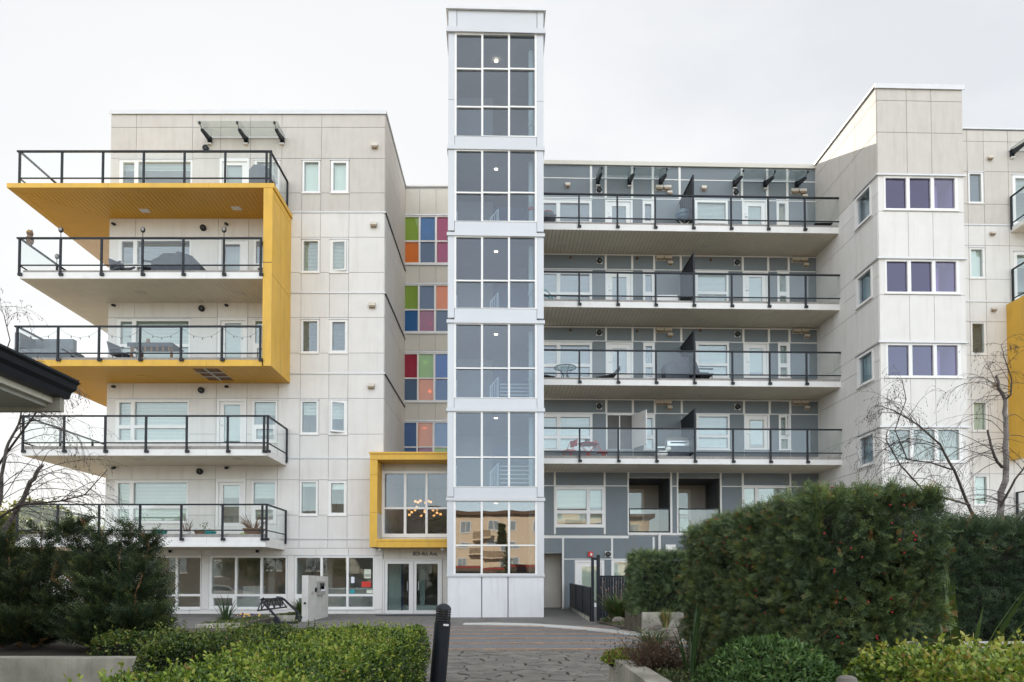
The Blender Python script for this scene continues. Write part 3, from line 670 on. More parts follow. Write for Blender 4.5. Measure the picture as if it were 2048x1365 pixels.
# doors
zdr = FE.Z(1231)
leafs = []
dfr = MB(); DX0, DX1, DZ1 = FE.X(766, 1170), FE.X(884, 1170), FE.Z(1119)
for r in subtract((DX0, DX1, .06, DZ1), [(FE.X(769, 1170), FE.X(824, 1170), 0, FE.Z(1122)), (FE.X(827, 1170), FE.X(881.5, 1170), 0, FE.Z(1122))]): dfr.box(r[0], r[1], -.05, .08, r[2], r[3])
dd = obj('double_door', dfr, M['trim_white'], eb)
for (a, b, hx) in ((769, 824, 815.5), (827, 881.5, 838)):
    l0, l1 = FE.X(a, 1170) + .006, FE.X(b, 1170) - .006; zz0, zz1 = .085, FE.Z(1122) - .006
    g0, g1, gz0, gz1 = FE.X(a + 6, 1170), FE.X(b - 6, 1170), FE.Z(1221), FE.Z(1128)
    mb = MB()
    for r in subtract((l0, l1, zz0, zz1), [(g0, g1, gz0, gz1)]): mb.box(r[0], r[1], -.02, .03, r[2], r[3])
    obj('door_leaf', mb, M['trim_white'], dd)
    obj('pane', MB().box(g0 - .004, g1 + .004, .0, .01, gz0 - .004, gz1 + .004), M['glass'], dd)
    h = FE.X(hx, 1170); hz0, hz1 = FE.Z(1181), FE.Z(1164)
    obj('handle', MB().tube([(h, -.02, hz0), (h, -.09, hz0), (h, -.09, hz1), (h, -.02, hz1)], .016, 6), M['steel'], dd)
he.append((DX0 + .01, DX1 - .01, -1, DZ1 - .01))
# vestibule behind the doors: second pair of doors, side wall, dark lobby
vb = MB(); ya, yb = .1, 2.6
vb.quad((DX0, ya, 0.09), (DX1, ya, .09), (DX1, yb, .09), (DX0, yb, .09)); vb.quad((DX0, ya, DZ1), (DX0, yb, DZ1), (DX1, yb, DZ1), (DX1, ya, DZ1))
vb.quad((DX0, ya, .09), (DX0, yb, .09), (DX0, yb, DZ1), (DX0, ya, DZ1)); vb.quad((DX1, ya, .09), (DX1, ya, DZ1), (DX1, yb, DZ1), (DX1, yb, .09)); vb.quad((DX0, yb + 2, 0), (DX1, yb + 2, 0), (DX1, yb + 2, DZ1), (DX0, yb + 2, DZ1))
vb.quad((DX0, yb, .09), (DX0, yb + 2, .09), (DX0, yb + 2, DZ1), (DX0, yb, DZ1)); vb.quad((DX1, yb, .09), (DX1, yb, DZ1), (DX1, yb + 2, DZ1), (DX1, yb + 2, .09))
obj('vestibule', vb, M['room'], dd)
M['stair_blue_d'] = mat('blue_stripe', (.03, .08, .20), .7, .05); M['pale_green'] = mat('pale_green_frame', (.55, .64, .60), .5, .03); M['dark_blue'] = mat('dark_blue_wall', (.02, .05, .12), .7, .05)
iv = MB(); xm = FE.X(845, 1170, 1.8)
for c in (xm - .95, xm, xm + .95): iv.box(c - .09, c + .09, 1.8, 1.86, .09, DZ1)
iv.box(DX0, DX1, 1.81, 1.85, .09, .35); iv.box(DX0, DX1, 1.81, 1.85, DZ1 - .12, DZ1)
obj('inner_door_frame', iv, M['pale_green'], dd)
obj('inner_wall', MB().box(FE.X(773, 1170, 1), FE.X(800, 1170, 1), 1.2, 1.25, .09, DZ1 - .01), M['pale_green'], dd)
obj('inner_wall', MB().box(FE.X(800.5, 1170, 1), FE.X(804, 1170, 1), 1.2, 1.25, .09, DZ1 - .01), M['stair_blue_d'], dd)
obj('inner_wall', MB().box(DX0, DX1, yb + 1.95, yb + 1.99, .09, DZ1 - .01), M['room'], dd)
obj('doormat', MB().box(DX0 - .05, DX1 + .05, -1.1, -.06, .05, .075), M['black'], eb)
# wall around
re = [(FE.Z(1119), FE.Z(1097), [FE.X(800, 1110)]), (.05, FE.Z(1119), [FE.X(765, 1170), FE.X(885, 1170)]), (FE.Z(943), FE.Z(925), [FE.X(808, 935), FE.X(852, 935)]), (FE.Z(1080.5), FE.Z(1075), [FE.X(808, 1078), FE.X(852, 1078)]), (FE.Z(1075), FE.Z(943), [])]
panels(eb, re, xe0, xe1, he, M['beige_panel'])
backing(eb, xe0, xe1, .05, FE.Z(920), he)
# yellow box
YE = -.87; ez = lambda y, px=800: FE.Z(y, px, YE); ex = lambda px, py=1000: FE.X(px, py, YE)
o0, o1, i0 = ex(739.5), ex(905), ex(754.5)
T0, T1, B0, B1 = ez(908), ez(920), ez(1082), ez(1095)
yb_ = obj('yellow_frame', MB().box(o0 + .03, i0 - .015, YE + .015, -.03, B1 + .015, T0 - .02), M['soffit_gap'], eb)
zs = [B1, ez(1025), ez(950), T1 + .0]
for a, b in zip(zs[:-1], zs[1:]):
    obj('yellow_panel', MB().box(o0, i0, YE, YE + .0148, a + .005, b - .005), M['yellow'], yb_)
    obj('yellow_panel', MB().box(i0 - .0145, i0 - .002, YE + .0152, -.03, a + .005, b - .005), M['yellow' if b > ez(951) else 'beige_panel'], yb_)
    obj('yellow_panel', MB().box(o0, o0 + .02, YE + .0152, -.03, a + .005, b - .005), M['yellow'], yb_)
obj('yellow_panel', MB().box(o0, o1, YE - .004, -.03, T1 + .006, T0), M['yellow'], yb_)
obj('yellow_panel', MB().box(o0 - .03, o1, YE - .04, -.02, T0 + .001, T0 + .06), M['yellow'], yb_)
obj('yellow_panel', MB().box(i0 + .004, o1, YE + .02, -.04, B1, B0), M['yellow'], yb_)
obj('yellow_panel', MB().box(i0 + .004, o1, YE, YE + .018, B0 - .005, B0 + .06), M['yellow'], yb_)
for px in (759.5, 885): P_ = W(px, 1097, 24.3) - FE.O; obj('soffit_lamp', MB().ball((P_.x, P_.y, B1 - .05), .06, 10, 6), M['vinyl'], eb, smooth=True)
obj('roof', MB().box(o0 + .05, o1, -.019, 4.6, T0 - .1, T0 + .03), M['flash'], eb)
# address plate
sx0, sx1, sz0, sz1 = FE.X(825, 1108), FE.X(876.5, 1108), FE.Z(1115), FE.Z(1100.5)
plate = obj('address_plate', MB().box(sx0, sx1, -.034, -.0225, sz0, sz1), M['beige_panel'], eb)
tm = text_mesh('809-4th Ave.', .21, .003, .80, .002); tm.materials.append(M['black'])
w = max(v.co.x for v in tm.vertices) - min(v.co.x for v in tm.vertices); k = (sx1 - sx0) * .97 / w
for v in tm.vertices: v.co.x *= k
t = obj('address_lettering', tm, M['black'], plate); t.location = (sx0 + (sx1 - sx0) * .015, -.0395, sz0 + .055)
# chandelier hanging in the lobby
P_ = W(846, 1024, 27.0); ch = thing('chandelier', 'dark branched chandelier with glowing bulbs behind the lobby window', 'chandelier', (P_.x, 27.0, P_.z))
M['bulb'] = emit('warm_bulb', (1, .42, .10), .42)
st = MB().tube([(0, 0, .9), (0, 0, -.45)], .02, 6).ball((0, 0, -.25), .08, 8, 5).ball((0, 0, .1), .06, 8, 5); obj('stem', st, M['black'], ch)
arm = MB(); bulbs = MB(); shades = MB()
for rr, zz, n in ((.30, .33, 6), (.55, .05, 9), (.68, -.14, 8)):
    for i in range(n):
        a = 2 * math.pi * (i + .3) / n; x, y = rr * math.cos(a), rr * math.sin(a)
        arm.tube([(0, 0, zz - .1), (x * .5, y * .5, zz - .2), (x, y, zz - .1), (x, y, zz)], .011, 4)
        b = obj('lamp_shade', MB().ball((x, y, zz + .06), .055, 8, 5, (1, 1, .9)), M['bulb'], ch, smooth=True)
obj('arm', arm, M['black'], ch)

# ================================================================ glazed stair tower
YAW = R(1.6)
FT = Frame(990, 23.07, YAW)
tw = thing('stair_tower', 'tall slim silver stair tower with a grid of large glass panes', 'tower', FT.O, YAW)
tx = lambda p, py=640, y=0.0: FT.X(p, py, y)
tz = lambda py, y=0.0: FT.Z(py, 990, y)
tl, tr_ = tx(895.5), tx(1087.5); TD = 4.2
gl0, gl1 = tx(909), tx(1073.5); muls = [(912.2, 962), (966, 1016), (1020, 1069.8)]
ledge = [(59.5, 69), (294, 301.5), (467.5, 474), (641.5, 648), (817, 824), (996, 1002.5)]
zones = [(69, 274, (138.5, 214.5)), (301.5, 444, (386,)), (474, 618, (562,)), (648, 797, (737,)), (824, 975, (915,)), (1002.5, 1149, (1091,))]
spand = [(274, 294), (444, 467.5), (618, 641.5), (797, 817), (975, 996)]
fl_z = [tz(y) for y in (283, 456, 630, 806, 985, 1162)]
M['pipe'] = mat('pipe_paint', (.60, .66, .60), .5, .04); M['stair_blue'] = mat('stair_blue_wall', (.03, .055, .15), .7, .06)
M['stair_wall'] = mat('stair_wall', (.30, .30, .295), .8, .05); M['red_paint'] = mat('red_paint', (.45, .03, .03), .5, .08)
M['rail_paint'] = mat('white_handrail', (.70, .73, .73), .4, .03)
for k, (a, b, ms_) in enumerate(zones):
    ys = [a] + list(ms_) + [b]
    ps = []
    for (m0, m1) in muls:
        for y0_, y1_ in zip(ys[:-1], ys[1:]):
            ps.append((m0, m1, y0_ + 1.6, y1_ - 1.4))
    window(tw, FT, (908, 1074, a, b), ps, None, None, gm=M['glass_lobby'] if k == 5 else M['glass_tower'], pyx=640, room=None, name='curtain_window', sill=False, proud=.02)
    z1, z0 = tz(a), tz(b)
    for (c, d) in ((tl, gl0 - .012), (gl1 + .012, tr_)):
        zm = z0 + (z1 - z0) * .35 if k == 0 else None
        for (e, f) in (((z0 - .32, zm - .006), (zm + .006, z1 - .006)) if zm else ((z0 - .32 if k < 5 else z0, z1 - .006),)):
            obj('corner_panel', MB().box(c, d, -.02, .12, e, f), M['tower_metal'], tw)
for (a, b) in spand: obj('spandrel_panel', MB().box(gl0, gl1, -.01, .12, tz(b) + .006, tz(a) - .006), M['tower_metal'], tw)
for i, (a, b) in enumerate(ledge):
    o = .07 if i == 0 else .035
    obj('ledge', MB().box(tl - o, tr_ + o, -o - .03, .12, tz(b), tz(a)).box(tl - o, tl - .001, .1205, TD, tz(b), tz(a)).box(tr_ + .001, tr_ + o, .1205, TD, tz(b), tz(a)), M['tower_metal'], tw)
# crown
obj('crown_panel', MB().box(tx(913), tx(1074), -.015, .1, tz(58.5), tz(24)), M['tower_metal'], tw)
for (c, d) in ((tl, tx(912)), (tx(1075), tr_)): obj('corner_panel', MB().box(c, d, -.02, .12, tz(58.5), tz(24)), M['tower_metal'], tw)
obj('coping', MB().box(tl - .08, tr_ + .08, -.10, TD + .1, tz(23.5), tz(18.5)), M['flash'], tw)
# base
bz0, bz1 = .0, tz(1154)
for (c, d) in ((895.5, 962.5), (964.5, 1015), (1017, 1087.5)):
    obj('base_panel', MB().box(tx(c, 1190) + .0, tx(d, 1190), -.03, .1, bz0 + .02, bz1), M['cool_panel'], tw)
obj('base_core', MB().box(tl + .02, tr_ - .02, .1005, .3, 0, bz1 + .02), M['backing'], tw)
obj('ledge', MB().box(tl - .02, tr_ + .02, -.07, .12, bz1 + .002, tz(1149) - .002), M['tower_metal'], tw)
# enclosure and interior of the stair
zt = tz(24)
obj('wall', MB().box(tl, tl + .12, .1205, TD, 0, zt).box(tr_ - .12, tr_, .1205, TD, 0, zt).box(tl + .1205, tr_ - .1205, TD - .12, TD, 0, zt), M['tower_metal'], tw)
obj('inner_lining', MB().box(tl + .1205, tl + .14, .13, TD - .13, 0, zt).box(tr_ - .14, tr_ - .1205, .13, TD - .13, 0, zt).box(tl + .15, tr_ - .15, TD - .14, TD - .1205, 0, zt), M['stair_wall'], tw)
obj('roof', MB().box(tl + .15, tr_ - .15, .13, TD - .15, tz(66), tz(60)), M['stair_wall'], tw)
for i, z in enumerate(fl_z):
    top = [tz(69)] + fl_z
    obj('floor_slab', MB().box(tl + .145, tr_ - .145, .13, TD - .145, z - .22, z), M['stair_wall'], tw)
    zc = top[i] if i == 0 else fl_z[i - 1] - .22
    yb_ = 2.3
    if i > 0: obj('back_wall', MB().box(tx(986, 640, yb_), tr_ - .15, yb_, yb_ + .05, z, zc - .75 if i < 5 else zc - .3), M['stair_blue'], tw)
    obj('back_wall', MB().box(tl + .15, tx(985.5, 640, yb_), yb_ + .1, yb_ + .15, z, zc - .5), M['stair_wall'], tw)
    xp = tx(1063, 640, .6)
    pp = MB().tube([(xp, .6, z), (xp, .6, zc - .12)], .10, 12); p_ = obj('riser_pipe', pp, M['pipe'], tw, smooth=False)
    obj('pipe_coupling', MB().lathe([(.125, -.05), (.125, .05)], (xp, .6, z + .95), 12), M['red_paint'] if i in (1,) else M['pipe'], p_)
    h0 = tx(981, 640, .9); h1 = tx(996, 640, .9)
    if 0 < i < 5:
        rl = MB().tube([(h0, .9, z), (h0, .9, z + .8), (h1, .9, z + 1.12), (h1, .9, z)], .028, 6)
        for t in (.25, .5, .75): rl.tube([(h0 + (h1 - h0) * t, .9, z), (h0 + (h1 - h0) * t, .9, z + .8 + .32 * t)], .014, 5)
        obj('handrail', rl, M['rail_paint'], tw)
        rl = MB().tube([(tl + .25, .9, z), (tl + .25, .9, z + 1.0), (tl + .25, 2.2, z + 1.0)], .025, 6); obj('handrail', rl, M['rail_paint'], tw)
    if i in (3, 4):
        sp = MB()
        for s_ in range(8): sp.box(tx(1000, 640, 1.2), tr_ - .3, 1.0 + s_ * .15, 1.15 + s_ * .15, z + s_ * .17, z + s_ * .17 + .05)
        obj('stair_step', sp, M['rail_paint'], tw)
    o = obj('downlight', MB().lathe([(.062, -.012), (.062, -.002)], (tx(992, 640, 1.2), 1.2, zc), 14), M['downlight'], tw)
# square duct run seen in the top storey
z = fl_z[0]
obj('duct', MB().tube([(tx(927, 640, 1.2), 1.2, z), (tx(927, 640, 1.2), 1.2, z + .75), (tx(938, 640, 1.2), 1.2, z + .85), (tx(1045, 640, 1.2), 1.2, z + .85)], .085, 8), M['pipe'], tw)
# ================================================================ blue-grey centre wing
FG = Frame(1360, 28.0, YAW)
gw = thing('apartment_wing', 'blue grey centre wing with white strips and four long glass balconies', 'building', FG.O, YAW)
hg = []
gx = lambda p, py=640, y=0.0: FG.X(p, py, y)
gzz = lambda py, px=1360, y=0.0: FG.Z(py, px, y)
xg0, xg1 = gx(1060), gx(1637)
GH = [400, 541.5, 684.5, 828]            # window-head strips, px at x=1360
GS = [None, 512.5, 657, 801]             # soffit lines
dk = [451, 605.5, 761, 918]
for k, h in enumerate(GH):
    b = h + 62 if k == 0 else h + 72
    bl = [M['blind_dim'], M['blind_dim'], M['blind_dim'], M['blind']][k]
    window(gw, FG, (1082, 1184, h + 1, b), [(1086, 1113, h + 7, h + 44), (1120.5, 1179, h + 7, h + 44), (1086, 1113, h + 50, b - 2), (1120.5, 1179, h + 50, b - 2)], hg, 1.0, bl, pyx=640)
    if k < 3: door(gw, FG, (1211, 1266, h + 1, b), (1215, 1262, h + 4, b), (1225, 1253, h + 13, b - 8 if k else b), hg, pyx=640, blind=.9, bm=M['blind_dim'])
    if k == 3:
        # dark doorway with the door swung open outwards
        O = (gx(1211), gx(1266), gzz(b), gzz(h + 1)); mb = MB()
        for r in subtract(O, [(O[0] + .06, O[1] - .06, O[2] - 1, O[3] - .06)]): mb.box(r[0], r[1], -.03, .09, r[2], r[3])
        mb.box((O[0] + O[1]) / 2 - .02, (O[0] + O[1]) / 2 + .02, .02, .05, O[2], O[3] - .06)
        fr = obj('door', mb, M['vinyl'], gw)
        obj('screen_pane', MB().box(O[0] + .06, O[1] - .06, .06, .065, O[2], O[3] - .06), M['room_dark'], fr)
        hg.append((O[0] + .01, O[1] - .01, O[2] + .01, O[3] - .01))
        wl = O[1] - O[0] - .12
        lf = MB().box(-wl, 0, -.02, .025, O[2] + .02, O[3] - .07)
        lf2 = obj('door_leaf', lf, M['vinyl'], fr); lf2.location = (O[1] - .06, -.045, 0); lf2.rotation_euler = (0, 0, R(112))
        hd = MB().box(-wl + .04, -wl + .10, .026, .06, O[2] + .95, O[2] + 1.15); h2 = obj('handle', hd, M['steel'], fr); h2.location = lf2.location; h2.rotation_euler = lf2.rotation_euler
    window(gw, FG, (1286, 1309, h + 2, b), [(1290.5, 1303.5, h + 9, h + 43), (1290.5, 1304, h + 51, b - 2)], hg, 1.0, bl, pyx=640)
    window(gw, FG, (1391, 1457, h + 1, b), [(1396, 1453, h + 6, h + 43), (1396, 1453, h + 48, b - 4)], hg, .95, M['blind'], pyx=640)
    door(gw, FG, (1486, 1537, h + 1, b), (1490, 1533, h + 4, b), (1498.5, 1524.5, h + 13, b - 6 if k else b), hg, pyx=640, blind=.9, trim=M['vent'] if k == 3 else None)
    fr, O, P = window(gw, FG, (1555, 1579, h + 2, b), [(1559.5, 1572.5, h + 8, h + 43), (1559.5, 1573, h + 51, b - 2)], hg, .95, M['blind'], pyx=640)
    if k == 3:
        p = P[0]; sash = MB(); wd = p[1] - p[0]
        for r in subtract((0, wd + .08, p[2] - .04, p[3] + .04), [(.06, wd + .02, p[2] + .02, p[3] - .02)]): sash.box(r[0], r[1], -.02, .02, r[2], r[3])
        sash = obj('open_sash', sash, M['vinyl'], fr); sash.location = (p[1] + .03, -.04, 0); sash.rotation_euler = (0, 0, R(-128))
# second floor windows and loggias
window(gw, FG, (1110, 1209, 975, 1054), [(1114, 1173, 980, 1021), (1180, 1204, 980, 1021), (1114, 1173, 1028, 1049), (1180, 1204, 1028, 1049)], hg, .9, M['blind'], pyx=1010)
window(gw, FG, (1484.5, 1580, 973, 1050), [(1489, 1510, 977, 1020), (1517, 1575, 977, 1020), (1489, 1575, 1026, 1046)], hg, .9, M['blind'], pyx=1010)
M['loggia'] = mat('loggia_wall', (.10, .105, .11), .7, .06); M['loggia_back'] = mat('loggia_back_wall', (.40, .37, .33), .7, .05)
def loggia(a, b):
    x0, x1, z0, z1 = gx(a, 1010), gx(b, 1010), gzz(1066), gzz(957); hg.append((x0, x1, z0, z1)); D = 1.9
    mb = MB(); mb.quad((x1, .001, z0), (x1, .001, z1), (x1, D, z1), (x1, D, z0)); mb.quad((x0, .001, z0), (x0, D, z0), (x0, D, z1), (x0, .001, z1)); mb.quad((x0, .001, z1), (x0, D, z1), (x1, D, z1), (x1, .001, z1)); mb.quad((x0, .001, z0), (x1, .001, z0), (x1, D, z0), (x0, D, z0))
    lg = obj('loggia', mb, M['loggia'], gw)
    obj('back_wall', MB().box(x0, x1, D, D + .05, z0, z1), M['loggia_back'], lg)
    dx0 = x0 + .08; fr = MB()
    for r in subtract((dx0, dx0 + .95, z0, z0 + 2.0), [(dx0 + .1, dx0 + .85, z0 + .95, z0 + 1.85), (dx0 + .1, dx0 + .85, z0 + .1, z0 + .85)]): fr.box(r[0], r[1], D - .06, D - .001, r[2], r[3])
    obj('glazed_door', fr, M['vent'], lg)
    obj('pane', MB().box(dx0 + .1, dx0 + .85, D - .03, D - .02, z0 + .1, z0 + 1.85), M['glass_dark'], lg)
    zr = gzz(1017)
    rl = MB().box(x0 + .01, x1 - .01, .02, .07, zr - .05, zr).box(x0 + .01, x1 - .01, .025, .06, z0 + .02, z0 + .06)
    for x in (x0 + .03, x1 - .03): rl.box(x - .02, x + .02, .025, .065, z0, zr)
    obj('railing', rl, M['black'], lg)
    obj('glass_panel', MB().box(x0 + .05, x1 - .05, .038, .046, z0 + .06, zr - .05), M['glass_dark'], lg)
    obj('floor_edge', MB().box(x0 - .04, x1 + .04, -.06, .015, z0 - .09, z0 - .001), M['trim_white'], lg)
loggia(1257.5, 1340); loggia(1356.5, 1440)
# ground floor: passage, door, window
PX0, PX1, PZ = gx(1076, 1170), gx(1126, 1170), gzz(1107.5)
hg.append((PX0, PX1, -1, PZ))
pm = MB(); D = 1.9
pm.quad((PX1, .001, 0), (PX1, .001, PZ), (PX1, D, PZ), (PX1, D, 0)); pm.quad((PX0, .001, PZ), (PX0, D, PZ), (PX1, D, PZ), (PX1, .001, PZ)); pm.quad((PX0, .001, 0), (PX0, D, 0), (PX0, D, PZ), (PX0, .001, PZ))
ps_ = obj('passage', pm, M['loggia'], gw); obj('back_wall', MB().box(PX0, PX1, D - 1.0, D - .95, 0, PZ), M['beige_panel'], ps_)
obj('passage_frame', MB().box(PX1 - .04, PX1 - .002, -.03, .05, .15, PZ), M['trim_white'], ps_)
door(gw, FG, (1150, 1208, 1121, 1214), (1155, 1203, 1125, 1214), (1164, 1195, 1133, 1206), hg, pyx=1170, blind=.95)
window(gw, FG, (1224, 1276, 1121, 1205), [(1228, 1272, 1125, 1162), (1228, 1272, 1167, 1200)], hg, 1, M['blind'], pyx=1170)
# blue panels and white strips
V1 = [gx(p) for p in (1211.7, 1264.7, 1308.6, 1362, 1486, 1537, 1578)]
V6 = [gx(p + (1360 - p) * 0 , 380) for p in (1182, 1211.3, 1264, 1305.3, 1359, 1483.5, 1534, 1574)]
V2 = [gx(p, 960) for p in (1109.5, 1209, 1256.5, 1342, 1355, 1441, 1485, 1580)]
VL = [gx(p, 1110) for p in (1126, 1224, 1307)]
VL2 = [gx(p, 1170) for p in (1126, 1149, 1209, 1224, 1307)]
gr = [(gzz(361), gzz(335), V6), (gzz(400), gzz(361), V6), (gzz(512.5), gzz(400), V6)]
for k in (1, 2, 3):
    nxt = [None, 657, 801, 945][k]
    gr += [(gzz(GH[k]), gzz(GS[k]), V1), (gzz(nxt), gzz(GH[k]), V1)]
gr += [(gzz(973), gzz(945), V2), (gzz(1072), gzz(973), V2), (gzz(1119), gzz(1072), VL), (.12, gzz(1119), VL2)]
panels(gw, gr, xg0, xg1, hg, M['blue_panel'], gap=.022)
backing(gw, xg0, xg1, 0, gzz(333), hg, m=M['trim_white'])
def strip_h(y, x0=None, x1=None, h=.035, m='trim_white'):
    for (a, b, c, d) in subtract((x0 if x0 is not None else xg0, x1 if x1 is not None else xg1, gzz(y) - h / 2, gzz(y) + h / 2), hg): obj('trim_strip', MB().box(a, b, -.032, -.0225, c, d), M[m], gw)
def strip_v(x, y0, y1, w=.075):
    for (a, b, c, d) in subtract((x - w / 2, x + w / 2, gzz(y1) + .02, gzz(y0) - .02), hg): obj('trim_strip', MB().box(a, b, -.034, -.0228, c, d), M['trim_white'], gw)
for y in (361, 400, 541.5, 684.5, 828, 973): strip_h(y)
strip_h(1119, PX1)
for y in (512.5, 657, 801, 945): strip_h(y, h=.05)
for x in V6: strip_v(x, 335, 400, .09)
for k in (1, 2, 3):
    for x in V1: strip_v(x, GS[k], GH[k], .085)
for x in V2: strip_v(x, 945, 973)
for i in (0, 1, 2, 3, 4, 5, 6, 7): strip_v(V2[i], 973, 1070)
for x in VL: strip_v(x, 1074, 1119)
strip_v(VL[0], 1119, 1216); strip_v(VL[1], 1119, 1216)
strip_h(1075, xg0, V2[2], .10); strip_h(1069, V2[2] + .001, xg1, .08)
obj('corner_trim', MB().box(xg1 - .07, xg1 - .001, -.06, -.035, .2, gzz(337)), M['trim_white'], gw)
ZG = gzz(331)
obj('coping', MB().box(xg0, xg1, -.10, .3, ZG - .02, ZG + .07).box(xg0, xg1, -.10, -.06, ZG - .09, ZG - .0205), M['beige_panel'], gw)
obj('roof', MB().box(xg0, xg1, .23, 12, ZG - .15, ZG - .03), M['flash'], gw)
obj('wall', MB().box(xg0, xg1, 11.8, 12, 0, ZG - .16), M['blue_panel'], gw)
for i, (px, y) in enumerate(((1198, 382), (1471, 387), (1198.5, 523.5), (1473, 527), (1198, 667), (1474, 670), (1198, 814), (1474, 815), (1215.5, 1109))):
    x, z = FG.q(px, y); wall_light(gw, x, -.022, z)
for (px, y) in ((1135, 373), (1407, 379)):
    x, z = FG.q(px, y); vent(gw, x, -.022, z, .20, .19)
for (px, y) in ((1318, 378), (1588, 385), (1319, 518), (1590, 522), (1319, 662), (1592, 664), (1318, 807), (1592, 807)):
    x, z = FG.q(px, y)
    vent(gw, x, -.022, z, .30, .2); vent(gw, x + .33, -.022, z, .30, .2); vent(gw, x + .42, -.022, z - .21, .2, .16)
for (px, y) in ((1141, 516), (1421, 521), (1141, 661), (1400, 662), (1274, 663), (1274, 518)):
    x, z = FG.q(px, y); obj('sprinkler_head', MB().lathe([(.05, 0), (.05, .02), (.03, .1)], (x, -.022, z), 8, Matrix.Rotation(R(90), 3, 'X')), M['brown_wood'], gw)
x, z = FG.q(1180.5, 1109); al = obj('alarm_box', MB().box(x - .09, x + .09, -.11, -.022, z - .1, z + .1), M['red_sign'], gw); obj('strobe', MB().box(x - .01, x + .06, -.125, -.1105, z - .06, z + .04), M['vinyl'], al)
x, z = FG.q(1318, 1110); obj('downpipe', MB().tube([(x, -.08, .2), (x, -.08, gzz(1068))], .06, 10), M['trim_white'], gw)
x0, z1 = FG.q(1330, 1090); x1, z0 = FG.q(1350, 1116); obj('meter_cabinet', MB().box(x0, x1, -.14, -.022, z0, z1).box(x0 - .03, x1 + .03, -.17, -.022, z1 - .22, z1 - .16), M['trim_white'], gw)
c1 = [gx(p, 366) for p in (1195.5, 1258.5, 1321)]; c2 = [gx(p, 372) for p in (1468.5, 1529.5, 1592.5)]
canopy(gw, FG, c1, -1.1, gzz(374, 1258), gzz(358, 1258), FG.Z(335, 1268, -1.1)); canopy(gw, FG, c2, -1.1, gzz(379, 1530), gzz(364, 1530), FG.Z(341, 1551, -1.1))
# balconies of the centre wing
YG = -1.9
gbal = []
lev = [(451.5, 463.5, 446.5, 391.5, 440, 458), (606, 617.5, 601, 546.5, 594.5, 613), (761.5, 772.5, 757, 702, 749.5, 768), (918.5, 929, 912.5, 857, 905.5, 925)]
gp = [1081, 1158.5, 1235.5, 1311.5, 1388, 1464, 1538.5, 1612, 1685]
for k, (ft, fb, ct, rt, br, foot) in enumerate(lev):
    Z_ = lambda y: FG.Z(y, 1400, YG)
    XL, XR = FG.X(1050, 640, YG), FG.X(1688.5, 640, YG); z_t, z_b = Z_(ft), Z_(fb)
    bal = obj('balcony', MB().box(XL, XR, YG + .025, -.04, z_b + .02, z_t), M['curb'], gw)
    obj('fascia', MB().box(XL, XR + .01, YG, YG + .024, z_b, z_t), M['fascia'], bal)
    obj('soffit_backing', MB().box(XL, XR, YG + .03, -.04, z_b + .013, z_b + .0195), M['soffit_gap'], bal)
    obj('soffit_slat', soffit_front(XL, XR, YG + .03, -.042, z_b + .0125, .15), M['soffit'], bal, kind='stuff')
    obj('deck_edge', MB().box(XL, XR - .02, YG + .05, YG + .2, z_t + .0005, Z_(ct)), M['curb'], bal)
    ry = YG - .034; px = [FG.X(p, 640, ry) for p in gp]
    railing(bal, px[0] - .5, px[-1] + .03, ry, FG.Z(rt, 1400, ry), FG.Z(br, 1400, ry), FG.Z(foot, 1400, ry), px, M['glass_rail'], rail_x=(px[0] - .5, px[-1] + .07))
    # privacy screen of upright black boards between the two flats
    xs_ = px[4]; zt_s = FG.Z((351, 506, 661, 818)[k], 1388, ry); zb_s = FG.Z(br, 1400, ry) + .02
    sc = obj('privacy_screen', MB().box(xs_ - .028, xs_ + .028, ry + .035, -.05, zt_s - .05, zt_s).box(xs_ - .03, xs_ + .03, ry - .03, ry + .03, FG.Z(rt, 1400, ry) + .002, zt_s).box(xs_ - .02, xs_ + .02, ry + .036, -.05, zb_s - .02, zb_s + .03), M['black'], bal)
    n = 13
    for i in range(n):
        y0 = ry + .05 + i * (abs(ry) - .12) / n
        bd = MB().box(xs_ - .012 + (i % 2) * .006, xs_ + .012 + (i % 2) * .006, y0, y0 + (abs(ry) - .12) / n - .012, zb_s + .031, zt_s - .051)
        obj('board', bd, M['black'], bal)
    for (pp, qq) in (((1121, 491), (1411, 493)), ((1110, 640), (1398, 642)), ((1115, 788), (1398, 790)), ((1112, 939), (1232, 938), (1483, 936), (1580, 936)))[k]:
        P = WZ(pp, qq, z_b - .01); dlt = P - FG.O; lx, ly = dlt.dot(FG.e), dlt.dot(FG.m)
        obj('soffit_lamp', MB().box(lx - .15, lx + .15, ly - .11, ly + .11, z_b - .012, z_b + .0), M['vent'], bal)
    gbal.append((bal, px, z_t, Z_(ct)))

